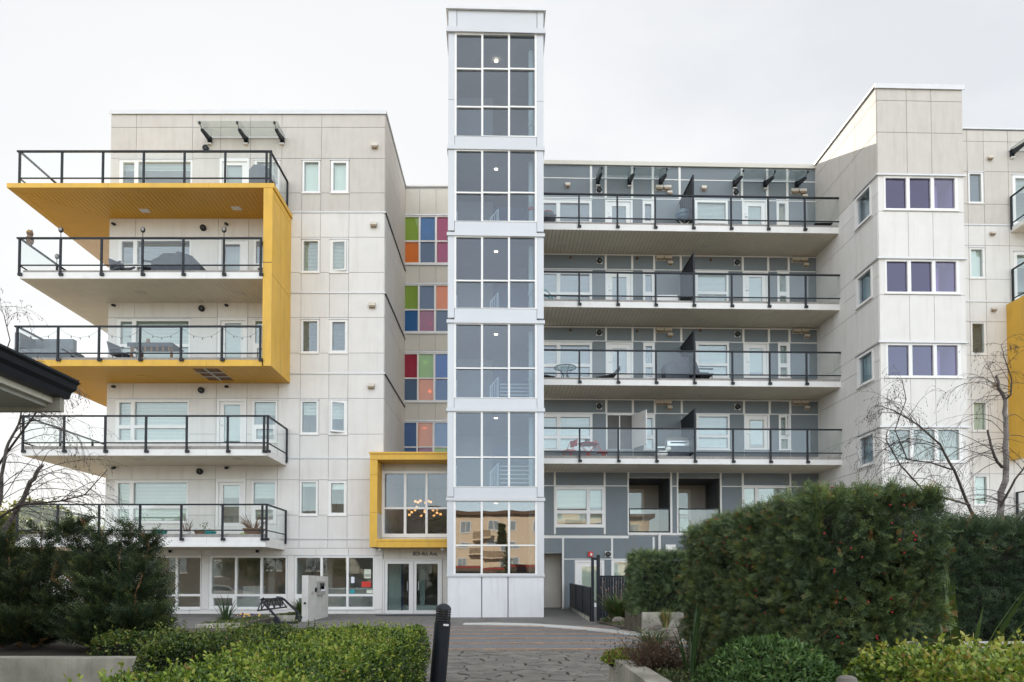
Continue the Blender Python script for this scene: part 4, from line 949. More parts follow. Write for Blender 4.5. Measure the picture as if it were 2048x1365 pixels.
# ================================================================ white right-hand tower block
FR = Frame(1760, 23.6, YAW)
rt_ = thing('apartment_wing', 'white corner block with purple tinted triple windows and corner glazing', 'building', FR.O, YAW)
hr = []; xr1 = FR.X(1929.5, 560)
rz = lambda py, px=1760: FR.Z(py, px)
RTOP = rz(173.5)
M['glass_clear_violet'] = glass('pale_violet_glass', (.72, .66, .84), .085, wave=.0006)
M['warm_blind'] = mat('warm_blind', (.46, .40, .34), .6, .05)
bands = [351.5, 518, 685.5, 854.5]
YS = FG.w(xg1, 0, 0); dS = (YS - FR.O).dot(FR.m)     # depth of the side wall up to the blue wing
hs = []
for k, b in enumerate(bands):
    fr, O, P = window(rt_, FR, (1770, 1919, b + 1.5, b + 70), [(1773.5, 1815, b + 6, b + 66.5), (1822, 1864, b + 6, b + 66.5), (1871, 1912.5, b + 6, b + 66.5)], hr, None,
                      gm=(M['glass_purple'], M['glass_purple'], M['glass_purple_blue'], M['glass'])[k], pyx=600, room='room', depth=2.0, skip_glass=(2,))
    obj('pane', MB().box(P[2][0] - .005, P[2][1] + .005, .035, .045, P[2][2] - .005, P[2][3] + .005), M['glass_clear_violet'] if k < 3 else M['glass'], fr)
    if k < 3:
        z0, z1 = P[2][2], P[2][3]; obj('interior_partition', MB().box(P[2][0] + .25, P[2][1] - .25, .8, .84, z0, z1 - .3), M['vinyl'], fr)
        obj('interior_column', MB().tube([((P[2][0] + P[2][1]) / 2, .5, z0), ((P[2][0] + P[2][1]) / 2, .5, z1)], .07, 8), M['vinyl'], fr)
    else:
        obj('blind', MB().box(P[0][0], P[2][1], .11, .115, P[0][2], P[0][3]), M['warm_blind'], fr)
    # window on the side wall, round the corner
    y0, y1 = .36, 1.42; z0, z1 = rz(b + 68), rz(b + 4)
    hs.append((y0, y1, z0, z1)); mb = MB()
    for r in subtract((y0, y1, z0, z1), [(y0 + .07, y1 - .12, z0 + .07, z1 - .07)]): mb.box(-.06, .09, r[0], r[1], r[2], r[3])
    sw = obj('window', mb, M['vinyl'], rt_)
    obj('pane', MB().box(.02, .03, y0 + .07, y1 - .12, z0 + .07, z1 - .07), M['glass_tower'], sw)
    sb = MB()
    for i in range(8): sb.box(.10, .13, y0 + .1 + i * .1, y0 + .14 + i * .1, z0 + .1, z1 - .1)
    if k > 0: obj('curtain', sb, M['pale_green'], sw)
    obj('sill', MB().box(-.10, -.061, y0 - .03, y1 + .03, z0 - .04, z0 - .002), M['vinyl'], sw)
    obj('floor_flashing', MB().box(-.09, xr1 + .06, -.09, -.0225, rz(b) - .02, rz(b) + .03).box(-.09, -.0225, -.022, 1.5, rz(b) - .02, rz(b) + .03), M['flash'], rt_)
J = [FR.X(1818, 600), FR.X(1867.5, 600)]
ry_ = [177, 202, 265.5, 351.5]
rr = [(rz(b), rz(a), J) for a, b in zip(ry_[:-1], ry_[1:])]
for k, b in enumerate(bands):
    nx = bands[k + 1] if k < 3 else 1010
    rr += [(rz(b + 72), rz(b), []), (rz(nx), rz(b + 72), J)]
rr += [(rz(1090), rz(1010), J), (.1, rz(1090), J)]
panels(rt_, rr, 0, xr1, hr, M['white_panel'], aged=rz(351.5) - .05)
backing(rt_, 0.0, xr1, 0, RTOP - .05, hr)
# side wall
sy = [177, 202, 265.5, 351.5, 386, 426, 518, 552, 592, 685.5, 720, 760, 854.5, 890, 930, 1010, 1100]
for a, b in zip(sy[:-1], sy[1:]):
    for (c, d) in ((0, .3), (.3, 1.42), (1.42, 3.2), (3.2, dS)):
        if (c, d) == (0, .3) and a < 351: continue
        cc = 0 if (a < 351 and c == .3) else c
        r = (cc + .008, d - .008, rz(b) + .008, rz(a) - .008)
        pcs = subtract(r, [(h[0] - .012, h[1] + .012, h[2] - .012, h[3] + .012) for h in hs])
        if pcs:
            mb = MB()
            for p in pcs: mb.box(-.022, -.001, p[0], p[1], p[2], p[3])
            obj('panel', mb, M['aged_panel' if a < 351 else 'white_panel'], rt_)
mb = MB()
for r in subtract((.2205, dS, 0, RTOP - .05), hs): mb.box(0, .22, r[0], r[1], r[2], r[3])
obj('wall', mb, M['backing'], rt_)
obj('wall', MB().box(xr1 - .22, xr1, .2205, 9, 0, RTOP - .05).box(0, .2, dS + .05, 12, 0, RTOP - .05).box(.2, xr1, 11.8, 12, 0, RTOP - .05), M['white_panel'], rt_)
obj('roof', MB().box(.0, xr1, .0, 12, RTOP - .049, RTOP - .01), M['flash'], rt_)
obj('coping', MB().box(-.08, xr1 + .07, -.08, .25, RTOP - .008, RTOP + .06).box(-.08, .2, .2505, 12, RTOP - .008, RTOP + .06).box(xr1 - .2, xr1 + .07, .2505, 12, RTOP - .008, RTOP + .06).box(-.08, xr1 + .07, -.08, -.05, RTOP - .10, RTOP - .0085), M['flash'], rt_)

# ================================================================ far right wing with its own balconies
FW = Frame(1935, 26.7, YAW)
rw = thing('apartment_wing', 'white wing at the right edge with narrow windows and a yellow balcony box', 'building', FW.O, YAW)
hw = []; wz = lambda py, px=1960: FW.Z(py, px); xw_0 = FW.X(1915); xw_1 = FW.X(2300)
for k, (a, b) in enumerate(((346, 407.5), (497, 557.5), (645, 709.5), (803, 863), (951, 1011))):
    window(rw, FW, (1940, 1970, a, b), [(1943, 1966, a + 3, b - 3)], hw, 1, M['blind_dim'] if k in (0, 2) else M['blind'], pyx=620, slat=k in (0, 2))
for k, (a, b) in enumerate(((352, 450), (505, 600))):
    window(rw, FW, (2026, 2120, a, b), [(2032, 2114, a + 6, b - 5)], hw, .3, M['blind'], pyx=480)
JW = [FW.X(p, 620) for p in (1939, 1972, 2021, 2125)]
wy = [262, 284, 344, 409, 451, 492, 559, 604, 644, 711, 754.7, 800, 865, 905, 948, 1013, 1060]
panels(rw, [(wz(b), wz(a), JW) for a, b in zip(wy[:-1], wy[1:])] + [(.1, wz(1060), JW)], xw_0, xw_1, hw, M['white_panel'], aged=wz(451) - .05)
backing(rw, xw_0, xw_1, 0, wz(261), hw)
for y in (451, 604, 754.7, 905): obj('floor_flashing', MB().box(xw_0, xw_1, -.05, -.0225, wz(y) - .02, wz(y) + .025), M['flash'], rw)
obj('coping', MB().box(xw_0, xw_1, -.07, .3, wz(260.5), wz(257.5)), M['flash'], rw)
obj('roof', MB().box(xw_0, xw_1, .3005, 12, wz(266), wz(261)), M['flash'], rw)
for (px, y) in ((1978, 319), (1983, 469.5), (1985.5, 621), (1988, 771)):
    x, z = FW.q(px, y); vent(rw, x, -.022, z, .2, .15)
xb = FW.X(2014.5, 760)
by0, by1 = wz(921, 2015), wz(611, 2015)
bx_ = obj('yellow_frame', MB().box(xb, xb + .3, -2.0, -.024, by0, by1), M['yellow'], rw)
obj('yellow_panel', MB().box(xb + .3005, xb + 4, -2.0, -1.98, by0, by0 + .3), M['yellow'], bx_); obj('yellow_panel', MB().box(xb - .006, xb - .0005, -2.0, -.03, by1 - .28, by1), M['yellow'], bx_)
for (dk_, rl_) in ((457, 395), (607, 540), (753, 690), (1048, 985)):
    zd, zr_ = wz(dk_, 2021), wz(rl_, 2021); x0 = FW.X(2020, 500) if dk_ != 753 else xb + .32
    bal = obj('balcony', MB().box(x0 + .02, x0 + 5, -1.95, -.024, zd - .18, zd), M['fascia'], rw)
    obj('soffit_slat', soffit_front(x0 + .04, x0 + 5, -1.93, -.03, zd - .181, .15), M['soffit'], bal, kind='stuff')
    if dk_ != 753: side_rail(bal, x0 + .03, -1.95, -.05, zr_, zd + .15, zd - .1, [-.08, -1.9], M['glass_rail'])
    obj('top_rail', MB().box(x0 + .03, x0 + 5, -1.985, -1.915, zr_ - .05, zr_), M['black'], bal)
x = FW.X(2022, 305); canopy(rw, FW, [x, x + 1.25, x + 2.5], -.95, wz(317, 2022), wz(302, 2022), FW.Z(272, 2050, -.95))
# ================================================================ ground and paving
def sheet(name, pts, m, z=0.0, kind='structure', res=None):
    mb = MB(); mb.add([(p[0], p[1], gz(p[1]) + z) for p in pts], [tuple(range(len(pts)))]); return obj(name, mb, m, kind=kind)
def strip_sheet(name, x0, x1, ys, m, z, kind='structure'):
    mb = MB()
    for a, b in zip(ys[:-1], ys[1:]): mb.quad((x0, a, gz(a) + z), (x1, a, gz(a) + z), (x1, b, gz(b) + z), (x0, b, gz(b) + z))
    o = obj(name, mb, m); 
    if kind: o['kind'] = kind
    return o
M['lawn'] = mat('pale_ground', (.27, .255, .22), .95, .2, .4)
M['earth'] = mat('ground_soil', (.075, .062, .045), .95, .3, 4, bump=.5)
M['asphalt'] = mat('road_asphalt', (.055, .055, .055), .9, .12, 8, bump=.3)
def paver_mat():
    m, n, p, o = new_mat('small_pavers'); N = n.nodes.new; Lk = n.links.new
    g = N('ShaderNodeNewGeometry'); b = N('ShaderNodeTexBrick'); b.inputs['Scale'].default_value = 1.0
    b.inputs['Brick Width'].default_value = .22; b.inputs['Row Height'].default_value = .11; b.inputs['Mortar Size'].default_value = .006
    b.inputs['Color1'].default_value = (.13, .126, .122, 1); b.inputs['Color2'].default_value = (.19, .18, .17, 1); b.inputs['Mortar'].default_value = (.05, .055, .035, 1)
    Lk(g.outputs['Position'], b.inputs['Vector'])
    nz = N('ShaderNodeTexNoise'); nz.inputs['Scale'].default_value = .9; nz.inputs['Detail'].default_value = 6; Lk(g.outputs['Position'], nz.inputs['Vector'])
    mr = N('ShaderNodeMapRange'); mr.inputs['To Min'].default_value = .65; mr.inputs['To Max'].default_value = 1.3; Lk(nz.outputs['Fac'], mr.inputs['Value'])
    vm = N('ShaderNodeVectorMath'); vm.operation = 'SCALE'; Lk(b.outputs['Color'], vm.inputs[0]); Lk(mr.outputs['Result'], vm.inputs['Scale']); Lk(vm.outputs['Vector'], p.inputs['Base Color'])
    bp = N('ShaderNodeBump'); bp.inputs['Strength'].default_value = .6; bp.inputs['Distance'].default_value = .01; bp.invert = True; Lk(b.outputs['Fac'], bp.inputs['Height']); Lk(bp.outputs['Normal'], p.inputs['Normal'])
    p.inputs['Roughness'].default_value = .85; return m
M['pavers'] = paver_mat()
M['aggregate'] = mat('exposed_aggregate', (.155, .155, .158), .9, .5, 55, bump=.5, bscale=90)
M['stone'] = mat('flagstone', (.150, .140, .122), .85, .25, 5, rnd=.16, bump=.35, bscale=30)
M['joint'] = mat('mossy_joint', (.030, .034, .016), .95, .3, 20)
M['brick'] = mat('tan_brick', (.36, .215, .115), .85, .14, 9, rnd=.14, bump=.3, bscale=60)
YS_ = [-150, 21.5, 29.5, 600]
strip_sheet('ground', -400, 400, YS_, M['lawn'], -.03)
strip_sheet('road', -300, 300, [-64, -50], M['asphalt'], -.02)
strip_sheet('plaza', -16, 4.0, [6.0, 21.5, 29.5], M['pavers'], .0)
# banded aggregate between two lines of tan brick, then the stone paving
pav = strip_sheet('pavement', -1.35, 2.2, [4.0, 11.5], M['joint'], .004)
band = strip_sheet('path', -3.2, 4.2, [11.5, 19.2], M['aggregate'], .008)
rowsy = [18.1, 16.7, 15.4, 14.1, 12.85, 11.62]
bm = MB().box(0, .212, 0, .115, 0, .014); bme = None
cnt = 0
for y in rowsy:
    x = -2.6 + random.random() * .2
    while x < 3.3:
        if cnt >= 300: break
        if bme is None: o = obj('brick', bm, M['brick'], band); bme = o.data
        else: o = obj('brick', bme, M['brick'], band)
        o.location = (x, y + .02 * (x + 1) + random.uniform(-.006, .006), .006 + random.uniform(-.002, .003)); o.rotation_euler = (0, 0, .02 + random.uniform(-.02, .02)); x += .232; cnt += 1
# irregular interlocking stones, one object each
def clip(poly, a, b, c):
    out = []
    for i in range(len(poly)):
        p, q = poly[i], poly[(i + 1) % len(poly)]; dp, dq = a * p[0] + b * p[1] - c, a * q[0] + b * q[1] - c
        if dp <= 0: out.append(p)
        if dp * dq < 0: t = dp / (dp - dq); out.append((p[0] + (q[0] - p[0]) * t, p[1] + (q[1] - p[1]) * t))
    return out
rs = random.Random(3); pts = []
sp = .33
for j in range(0, 26):
    for i in range(-5, 8): pts.append(((i + .5 * (j % 2)) * sp + rs.uniform(-.14, .14), 4.05 + j * sp * .9 + rs.uniform(-.13, .13)))
ns = 0
for i, p in enumerate(pts):
    poly = [(max(-1.33, p[0] - .6), max(4.02, p[1] - .6)), (min(2.18, p[0] + .6), max(4.02, p[1] - .6)), (min(2.18, p[0] + .6), min(11.495, p[1] + .6)), (max(-1.33, p[0] - .6), min(11.495, p[1] + .6))]
    for k, q in enumerate(pts):
        if k == i or abs(q[0] - p[0]) > 1.2 or abs(q[1] - p[1]) > 1.2: continue
        a, b = q[0] - p[0], q[1] - p[1]; l = math.hypot(a, b)
        poly = clip(poly, a / l, b / l, (a * (p[0] + q[0]) / 2 + b * (p[1] + q[1]) / 2) / l - .0125)
        if len(poly) < 3: break
    if len(poly) < 3: continue
    cx = sum(v[0] for v in poly) / len(poly); cy = sum(v[1] for v in poly) / len(poly)
    if ns >= 298: break
    fine = []
    for a, b in zip(poly, poly[1:] + poly[:1]):     # wavy edges, shared along the joint
        fine.append(a); mx_, my_ = (a[0] + b[0]) / 2, (a[1] + b[1]) / 2; d = math.hypot(b[0] - a[0], b[1] - a[1])
        if d > .12:
            w_ = .055 * d * math.sin(mx_ * 37 + my_ * 53) ; nx_, ny_ = (b[1] - a[1]) / d, -(b[0] - a[0]) / d
            sg = 1 if (nx_ + ny_ * 1.3) > 0 else -1
            fine.append((mx_ + nx_ * w_ * sg * 1.5, my_ + ny_ * w_ * sg * 1.5))
    h = .018 + rs.uniform(-.004, .004); n = len(fine)
    inner = [(v[0] + (cx - v[0]) * .05, v[1] + (cy - v[1]) * .05) for v in fine]
    mb = MB(); mb.add([(v[0] - cx, v[1] - cy, .0) for v in fine] + [(v[0] - cx, v[1] - cy, h - .006) for v in fine] + [(v[0] - cx, v[1] - cy, h) for v in inner],
                      [tuple(range(2 * n, 3 * n))] + [(i_ + a_ * n, (i_ + 1) % n + a_ * n, (i_ + 1) % n + (a_ + 1) * n, i_ + (a_ + 1) * n) for a_ in (0, 1) for i_ in range(n)])
    o = obj('paving_stone', mb, M['stone'], pav); o.location = (cx, cy, .006); ns += 1
# curved pale concrete band
def arc_band(name, pl, pr, m, z0, z1):
    mb = MB(); n = len(pl)
    for i in range(n - 1):
        a, b, c, d = pl[i], pl[i + 1], pr[i + 1], pr[i]
        mb.hexa([(a.x, a.y, z0), (d.x, d.y, z0), (c.x, c.y, z0), (b.x, b.y, z0), (a.x, a.y, z1), (d.x, d.y, z1), (c.x, c.y, z1), (b.x, b.y, z1)])
    return obj(name, mb, m, kind='structure')
near = [WZ(*p, .03) for p in ((925, 1248.5), (985, 1249.5), (1060, 1251), (1120, 1255), (1180, 1260), (1250, 1267.5), (1320, 1276), (1400, 1287))]
far = [WZ(*p, .03) for p in ((930, 1246), (990, 1245.5), (1060, 1247), (1120, 1250.5), (1180, 1255), (1250, 1261.5), (1320, 1268.5), (1400, 1277))]
arc_band('kerb', far, near, M['concrete_light'], -.01, .03)
# planting beds on the right
be = [(2.42, 20.6), (2.75, 17.4), (3.3, 14.4), (3.6, 12.0), (3.5, 9.0)]
bi = [(4.2, 20.6), (3.5, 17.4), (3.9, 14.8), (4.5, 12.2), (4.9, 9.0)]
mb = MB(); mb.add([(x, y, .03) for x, y in be] + [(x, y, .30) for x, y in bi] + [(12, 20.6, .32), (12, 9.0, .32)], [(i, 5 + i, 6 + i, 1 + i) for i in range(4)] + [(5, 10, 11, 9, 8, 7, 6)])
obj('planting_bed', mb, M['earth'], kind='structure')
n2 = [WZ(*p, .06) for p in ((1150, 1226), (1183, 1243), (1205, 1250))]
kb = MB(); kb.hexa([(2.33, 21.2, 0), (2.5, 21.2, 0), (2.45, 27.9, .1), (2.28, 27.9, .1), (2.33, 21.2, .12), (2.5, 21.2, .12), (2.45, 27.9, .27), (2.28, 27.9, .27)])
obj('kerb', kb, M['concrete'], kind='structure')
# ================================================================ walls, planters
def tagged(name, mb, m, label, cat, group=None, smooth=False): return tag(obj(name, mb, m, smooth=smooth), label, cat, group)
pw = tagged('planter_wall', MB().box(.80, .95, 1.0, 5.8, 0, .5).box(.9505, 4.5, 5.65, 5.8, 0, .5), M['concrete'], 'weathered concrete planter wall beside the stone paving at bottom right', 'planter wall')
obj('planter_soil', MB().box(.951, 4.5, 1.0, 5.649, .2, .45), M['earth'], pw)
lwall = tagged('retaining_wall', MB().box(-9, -2.2, 6.2, 6.42, 0, .43), M['concrete'], 'low stained concrete wall below the dark yews at bottom left', 'wall')
obj('planter_soil', MB().box(-9, -2.2, 6.4205, 11.5, .05, .38), M['earth'], lwall)
rwall = tagged('planter_wall', MB().box(3.2, 9, 5.9, 6.1, 0, .59), M['concrete_light'], 'pale concrete wall below the dark hedge at the right edge', 'wall')
obj('planter_soil', MB().box(3.2, 9, 6.1005, 8.5, 0, .54), M['earth'], rwall)
bw = tagged('planter_wall', MB().box(2.82, 6.8, 15.1, 15.25, 0, .50), M['concrete'], 'concrete planter wall under the clipped square hedge by the black fence', 'planter wall')
obj('planter_soil', MB().box(2.82, 6.8, 15.2505, 17.5, 0, .46), M['earth'], bw)
# left plaza planter with kerb walls and the concrete intercom wall
pk = [WZ(395, 1249, .17), WZ(480, 1246, .17), WZ(538, 1231.5, .17), WZ(612, 1231, .17)]
mb = MB()
for a, b in zip(pk[:-1], pk[1:]):
    d = Vector((b.x - a.x, b.y - a.y, 0)).normalized(); n_ = Vector((-d.y, d.x, 0)) * .15
    mb.hexa([(a.x, a.y, 0), (b.x, b.y, 0), (b.x + n_.x, b.y + n_.y, 0), (a.x + n_.x, a.y + n_.y, 0), (a.x, a.y, .17), (b.x, b.y, .17), (b.x + n_.x, b.y + n_.y, .17), (a.x + n_.x, a.y + n_.y, .17)])
pl = tagged('planter_wall', mb, M['concrete'], 'low angled concrete planter edge beside the bicycle rack', 'planter wall')
sm = MB(); sm.add([(p.x, p.y + .1, .12) for p in pk] + [(pk[3].x, 24.0, .14), (pk[0].x, 24.0, .14)], [(0, 1, 2, 3, 4, 5)]); obj('planter_soil', sm, M['earth'], pl)
iw = tagged('intercom_wall', MB().box(-6.33, -6.14, 21.1, 23.4, 0, 1.39), M['concrete_light'], 'short pale concrete wall carrying the entry intercom beside the shop-front window', 'wall')
def onx(px, py): p = WX(px, py, -6.135); return p.y, p.z
a = onx(634, 1163); b = onx(641.5, 1190); ic = obj('intercom', MB().box(-6.139, -6.06, a[0], b[0] + .25, b[1], a[1]), M['steel_grey'] if 'steel_grey' in M else M['curb'], iw)
obj('intercom_screen', MB().box(-6.0595, -6.05, a[0] + .08, b[0] + .12, a[1] - .25, a[1] - .06), M['black'], ic)
obj('note', MB().box(-6.0595, -6.05, a[0] + .2, b[0] + .22, b[1] + .12, b[1] + .28), M['white_paper'], ic)
a = onx(630, 1181); obj('card_reader', MB().box(-6.139, -6.10, a[0], a[0] + .14, a[1] - .05, a[1] + .08), M['black'], iw)
a = onx(624, 1186); obj('doorbell', MB().lathe([(.05, 0), (.045, .03)], (-6.139, a[0], a[1]), 10, Matrix.Rotation(R(90), 3, 'Y')), M['curb'], iw)
obj('post_cap_light', MB().lathe([(.035, 0), (.035, .02)], (-6.235, 21.099, .55), 10, Matrix.Rotation(R(90), 3, 'X')), M['black'], iw)
# ================================================================ street furniture
def P3(px, py, d): return W(px, py, d)
# bollard, leaning a little
bt = W(890, 1208, 7.7); bb = Vector((W(876, 1365, 7.62).x - .002, 7.6, 0))
bo = thing('bollard', 'black louvred bollard light leaning beside the clipped hedge', 'bollard', (bb.x, bb.y, 0)); ln = (bt - bb).length; bo.rotation_euler = (0, math.atan2(bt.x - bb.x, bt.z), 0)
obj('post', MB().lathe([(.088, 0), (.088, ln - .21), (.080, ln - .205)], (0, 0, 0), 24), M['black'], bo, smooth=False)
rb = MB()
for i in range(5): rb.lathe([(.062, ln - .196 + i * .026), (.084, ln - .200 + i * .026), (.084, ln - .188 + i * .026), (.062, ln - .184 + i * .026)], (0, 0, 0), 24)
for a in range(4): rb.box(.076 * math.cos(a * 1.571 + .5) - .006, .076 * math.cos(a * 1.571 + .5) + .006, .076 * math.sin(a * 1.571 + .5) - .006, .076 * math.sin(a * 1.571 + .5) + .006, ln - .205, ln - .07)
obj('louvre', rb, M['black'], bo)
obj('lens', MB().lathe([(.058, ln - .205), (.058, ln - .07)], (0, 0, 0), 16), M['lens'], bo)
hd = MB(); hd.lathe([(.084, ln - .07)] + [(.084 * math.cos(t), ln - .066 + .066 * math.sin(t)) for t in (0, .3, .6, .9, 1.2, 1.45)], (0, 0, 0), 24); obj('cap', hd, M['black'], bo, smooth=True)
obj('tag', MB().box(.02, .075, -.098, -.082, ln - .235, ln - .215), M['vinyl'], bo)
# bicycle rack
br = thing('bicycle_rack', 'black steel bicycle rack with zigzag holders standing on the paving', 'bicycle rack', (-5.55, 17.8, 0))
O_ = Vector((-5.55, 17.8, 0))
def bp(px, py, d): return W(px, py, d) - O_
for (pts_, d) in (([(508, 1258), (545, 1258), (556, 1254), (560, 1245), (556, 1238), (526, 1205), (522, 1200), (528, 1197)], 18.0), ([(563, 1246), (592, 1246), (600, 1242), (603, 1235), (598, 1228), (568, 1199), (561, 1196), (553, 1195)], 19.9)):
    q = [bp(a, b, d) for a, b in pts_]
    for v in q[:3]: v.z = max(v.z, .03)
    obj('frame_tube', MB().tube(q, .032, 8), M['black'], br)
    foot = [q[1], q[2], q[3], q[4]]; top = q[4] + (q[5] - q[4]) * .18
    mb = MB(); pl_ = [q[1] + Vector((-.05, 0, 0)), q[2], q[3], q[4], top]
    mb.add([v + Vector((0, -.012, 0)) for v in pl_] + [v + Vector((0, .012, 0)) for v in pl_], [(0, 1, 2, 3, 4), (9, 8, 7, 6, 5)] + [(i, (i + 1) % 5, 5 + (i + 1) % 5, 5 + i) for i in range(5)])
    obj('foot_plate', mb, M['black'], br)
A0, A1 = bp(524, 1200.5, 18.0), bp(564, 1196, 19.9); B0_, B1_ = bp(515.5, 1221.5, 17.75), bp(573, 1214.5, 19.65)
obj('top_bar', MB().tube([A0, A1], .026, 6).tube([A0 + Vector((0, 0, -.05)), A1 + Vector((0, 0, -.05))], .02, 6), M['black'], br)
obj('lower_bar', MB().tube([B0_, B1_], .024, 6), M['black'], br)
zz = [A0.lerp(A1, 0)]
for i in range(1, 10):
    t = i / 9; zz.append((B0_.lerp(B1_, t) if i % 2 else A0.lerp(A1, t)))
for a, b in zip([B0_] + zz[:-1], zz): obj('holder', MB().tube([a, b], .018, 5), M['black'], br)
# fence and gate
fn = thing('metal_fence', 'black metal slat fence running back to the grey wall beside the passage', 'fence', (2.38, 21.2, gz(21.2)))
fl_ = 6.4
zf = lambda y: gz(21.2 + y) - gz(21.2)
H = .98
obj('top_rail', MB().hexa([(-.03, 0, H), (.03, 0, H), (-.05, fl_, H + zf(fl_)), (-.11, fl_, H + zf(fl_)), (-.03, 0, H + .05), (.03, 0, H + .05), (-.05, fl_, H + zf(fl_) + .05), (-.11, fl_, H + zf(fl_) + .05)]), M['black'], fn)
obj('bottom_rail', MB().hexa([(-.02, 0, .12), (.02, 0, .12), (-.06, fl_, .12 + zf(fl_)), (-.10, fl_, .12 + zf(fl_)), (-.02, 0, .16), (.02, 0, .16), (-.06, fl_, .16 + zf(fl_)), (-.10, fl_, .16 + zf(fl_))]), M['black'], fn)
sl = MB().box(-.006, .006, -.05, .05, .14, H); sd = None
for i in range(48):
    y = .1 + i * .131
    if sd is None: o = obj('slat', sl, M['black'], fn); sd = o.data
    else: o = obj('slat', sd, M['black'], fn)
    o.location = (-.08 * y / fl_, y, zf(y))
for y in (.02, 2.0, 4.2, fl_ - .02): obj('post', MB().box(-.03 - .08 * y / fl_, .03 - .08 * y / fl_, y - .03, y + .03, -.02, H + zf(y) - .001), M['black'], fn)
gt = thing('metal_gate', 'tall black gate frame with solid ribbed panel behind the grass clump', 'gate', (2.42, 21.05, 0))
zt_ = W(1183, 1112.5, 21.05).z
xg_ = W(1196.5, 1160, 21.05).x - 2.42
obj('gate_post', MB().box(-.04, .045, -.04, .04, 0, zt_ - .04), M['black'], gt); obj('gate_post', MB().box(xg_ - .05, xg_ + .05, -.05, .05, 0, zt_ + .03), M['black'], gt)
obj('gate_head', MB().box(.046, xg_ - .051, -.025, .025, zt_ - .12, zt_ - .05), M['black'], gt)
xp0, xp1 = xg_ + .051, W(1268, 1160, 21.05).x - 2.42; zp = W(1230, 1151.5, 21.05).z
obj('panel_frame', MB().box(xp0, xp1, -.02, .02, zp - .05, zp).box(xp0, xp1, -.02, .02, .1, .15).box(xp1 - .05, xp1, -.021, .021, .1, zp - .0505), M['black'], gt)
nb = 12
for i in range(nb):
    x = xp0 + (xp1 - .05 - xp0) * i / nb
    obj('board', MB().box(x + .004, x + (xp1 - .05 - xp0) / nb - .004, -.012 + (i % 2) * .006, .012 + (i % 2) * .006, .151, zp - .051), M['black'], gt)
# stones in the bed
def rock(p, r, lab, sc=(1, .8, .6), seed=1):
    rr = random.Random(seed); mb = MB().ball((0, 0, 0), r, 9, 6, sc); mb.v = [(x * rr.uniform(.82, 1.15), y * rr.uniform(.82, 1.15), z * rr.uniform(.85, 1.1)) for x, y, z in mb.v]
    o = tagged('rock', mb, M['rock'], lab, 'rock'); o.location = p
M['rock'] = mat('pale_rock', (.20, .172, .15), .85, .2, 6, bump=.5, bscale=30)
rock((WZ(1246, 1246, .12).x, 18.9, .13), .19, 'rounded pinkish rock in front of the long grass clump', seed=2)
rock((W(1345, 1257, 12).x, 12, .22), .17, 'white angular rock left of the big berried yew hedge', (.9, .8, .9), seed=5)
rock((W(1312, 1245, 15).x, 15, .2), .13, 'small brown rock below the clipped square hedge', seed=8)
# grey timber post end at the bottom edge
tp = MB().tube([(0, 0, 0), (0, 0, .13)], .036, 10); tp.v = [(x, y * 1.0, z) for x, y, z in tp.v]
p = W(1694, 1361, 1.42); post = tagged('timber_post', MB().lathe([(.021, -.87), (.021, -.006), (.018, .005), (.011, .009)], (0, 0, 0), 14), M['wood'], 'weathered round timber post at the edge of the bright hedge', 'post'); post.location = (p.x, p.y, p.z)
# ================================================================ neighbour's eave at upper left
nb_ = thing('neighbour_house', 'low neighbouring house with a black gutter and pale eave at the left edge', 'house', (-4.36, 7.0, 0))
x0 = 0.0
M['eave_soffit'] = mat('eave_soffit', (.33, .33, .30), .7, .06, 4); M['cream'] = mat('cream_board', (.62, .60, .52), .6, .04)
zE = W(150, 768, 7.0).z
pr = [(0.02, zE), (-.015, zE - .02), (-.03, zE - .07), (-.075, zE - .10), (-.10, zE - .16), (-.20, zE - .165), (-.20, zE - .03), (-.01, zE - .005)]
obj('gutter', MB().prism(pr[::-1], -7.5, .0, 'y'), M['black'], nb_)
obj('fascia_board', MB().box(-.26, -.205, -7.5, -.02, zE - .22, zE - .02), M['cream'], nb_)
obj('eave', MB().box(-1.4, -.261, -7.5, -.10, zE - .26, zE - .225), M['eave_soffit'], nb_)
obj('eave_filler', MB().box(-1.4, -.261, -7.5, -.10, zE - .2245, zE + .12), M['eave_soffit'], nb_)
obj('barge_board', MB().box(-1.4, -.13, -.095, -.03, zE - .30, zE - .10), M['concrete'], nb_)
obj('roof', MB().hexa([(-6, -7.5, zE + 2.2), (0.0, -7.5, zE + .0), (0, 0, zE + .0), (-6, 0, zE + 2.2), (-6, -7.5, zE + 2.26), (0.0, -7.5, zE + .03), (0, 0, zE + .03), (-6, 0, zE + 2.26)]), M['black'], nb_)
obj('wall', MB().box(-6, -1.4, -7.3, -.2, 0, zE - .261), M['cream'], nb_)
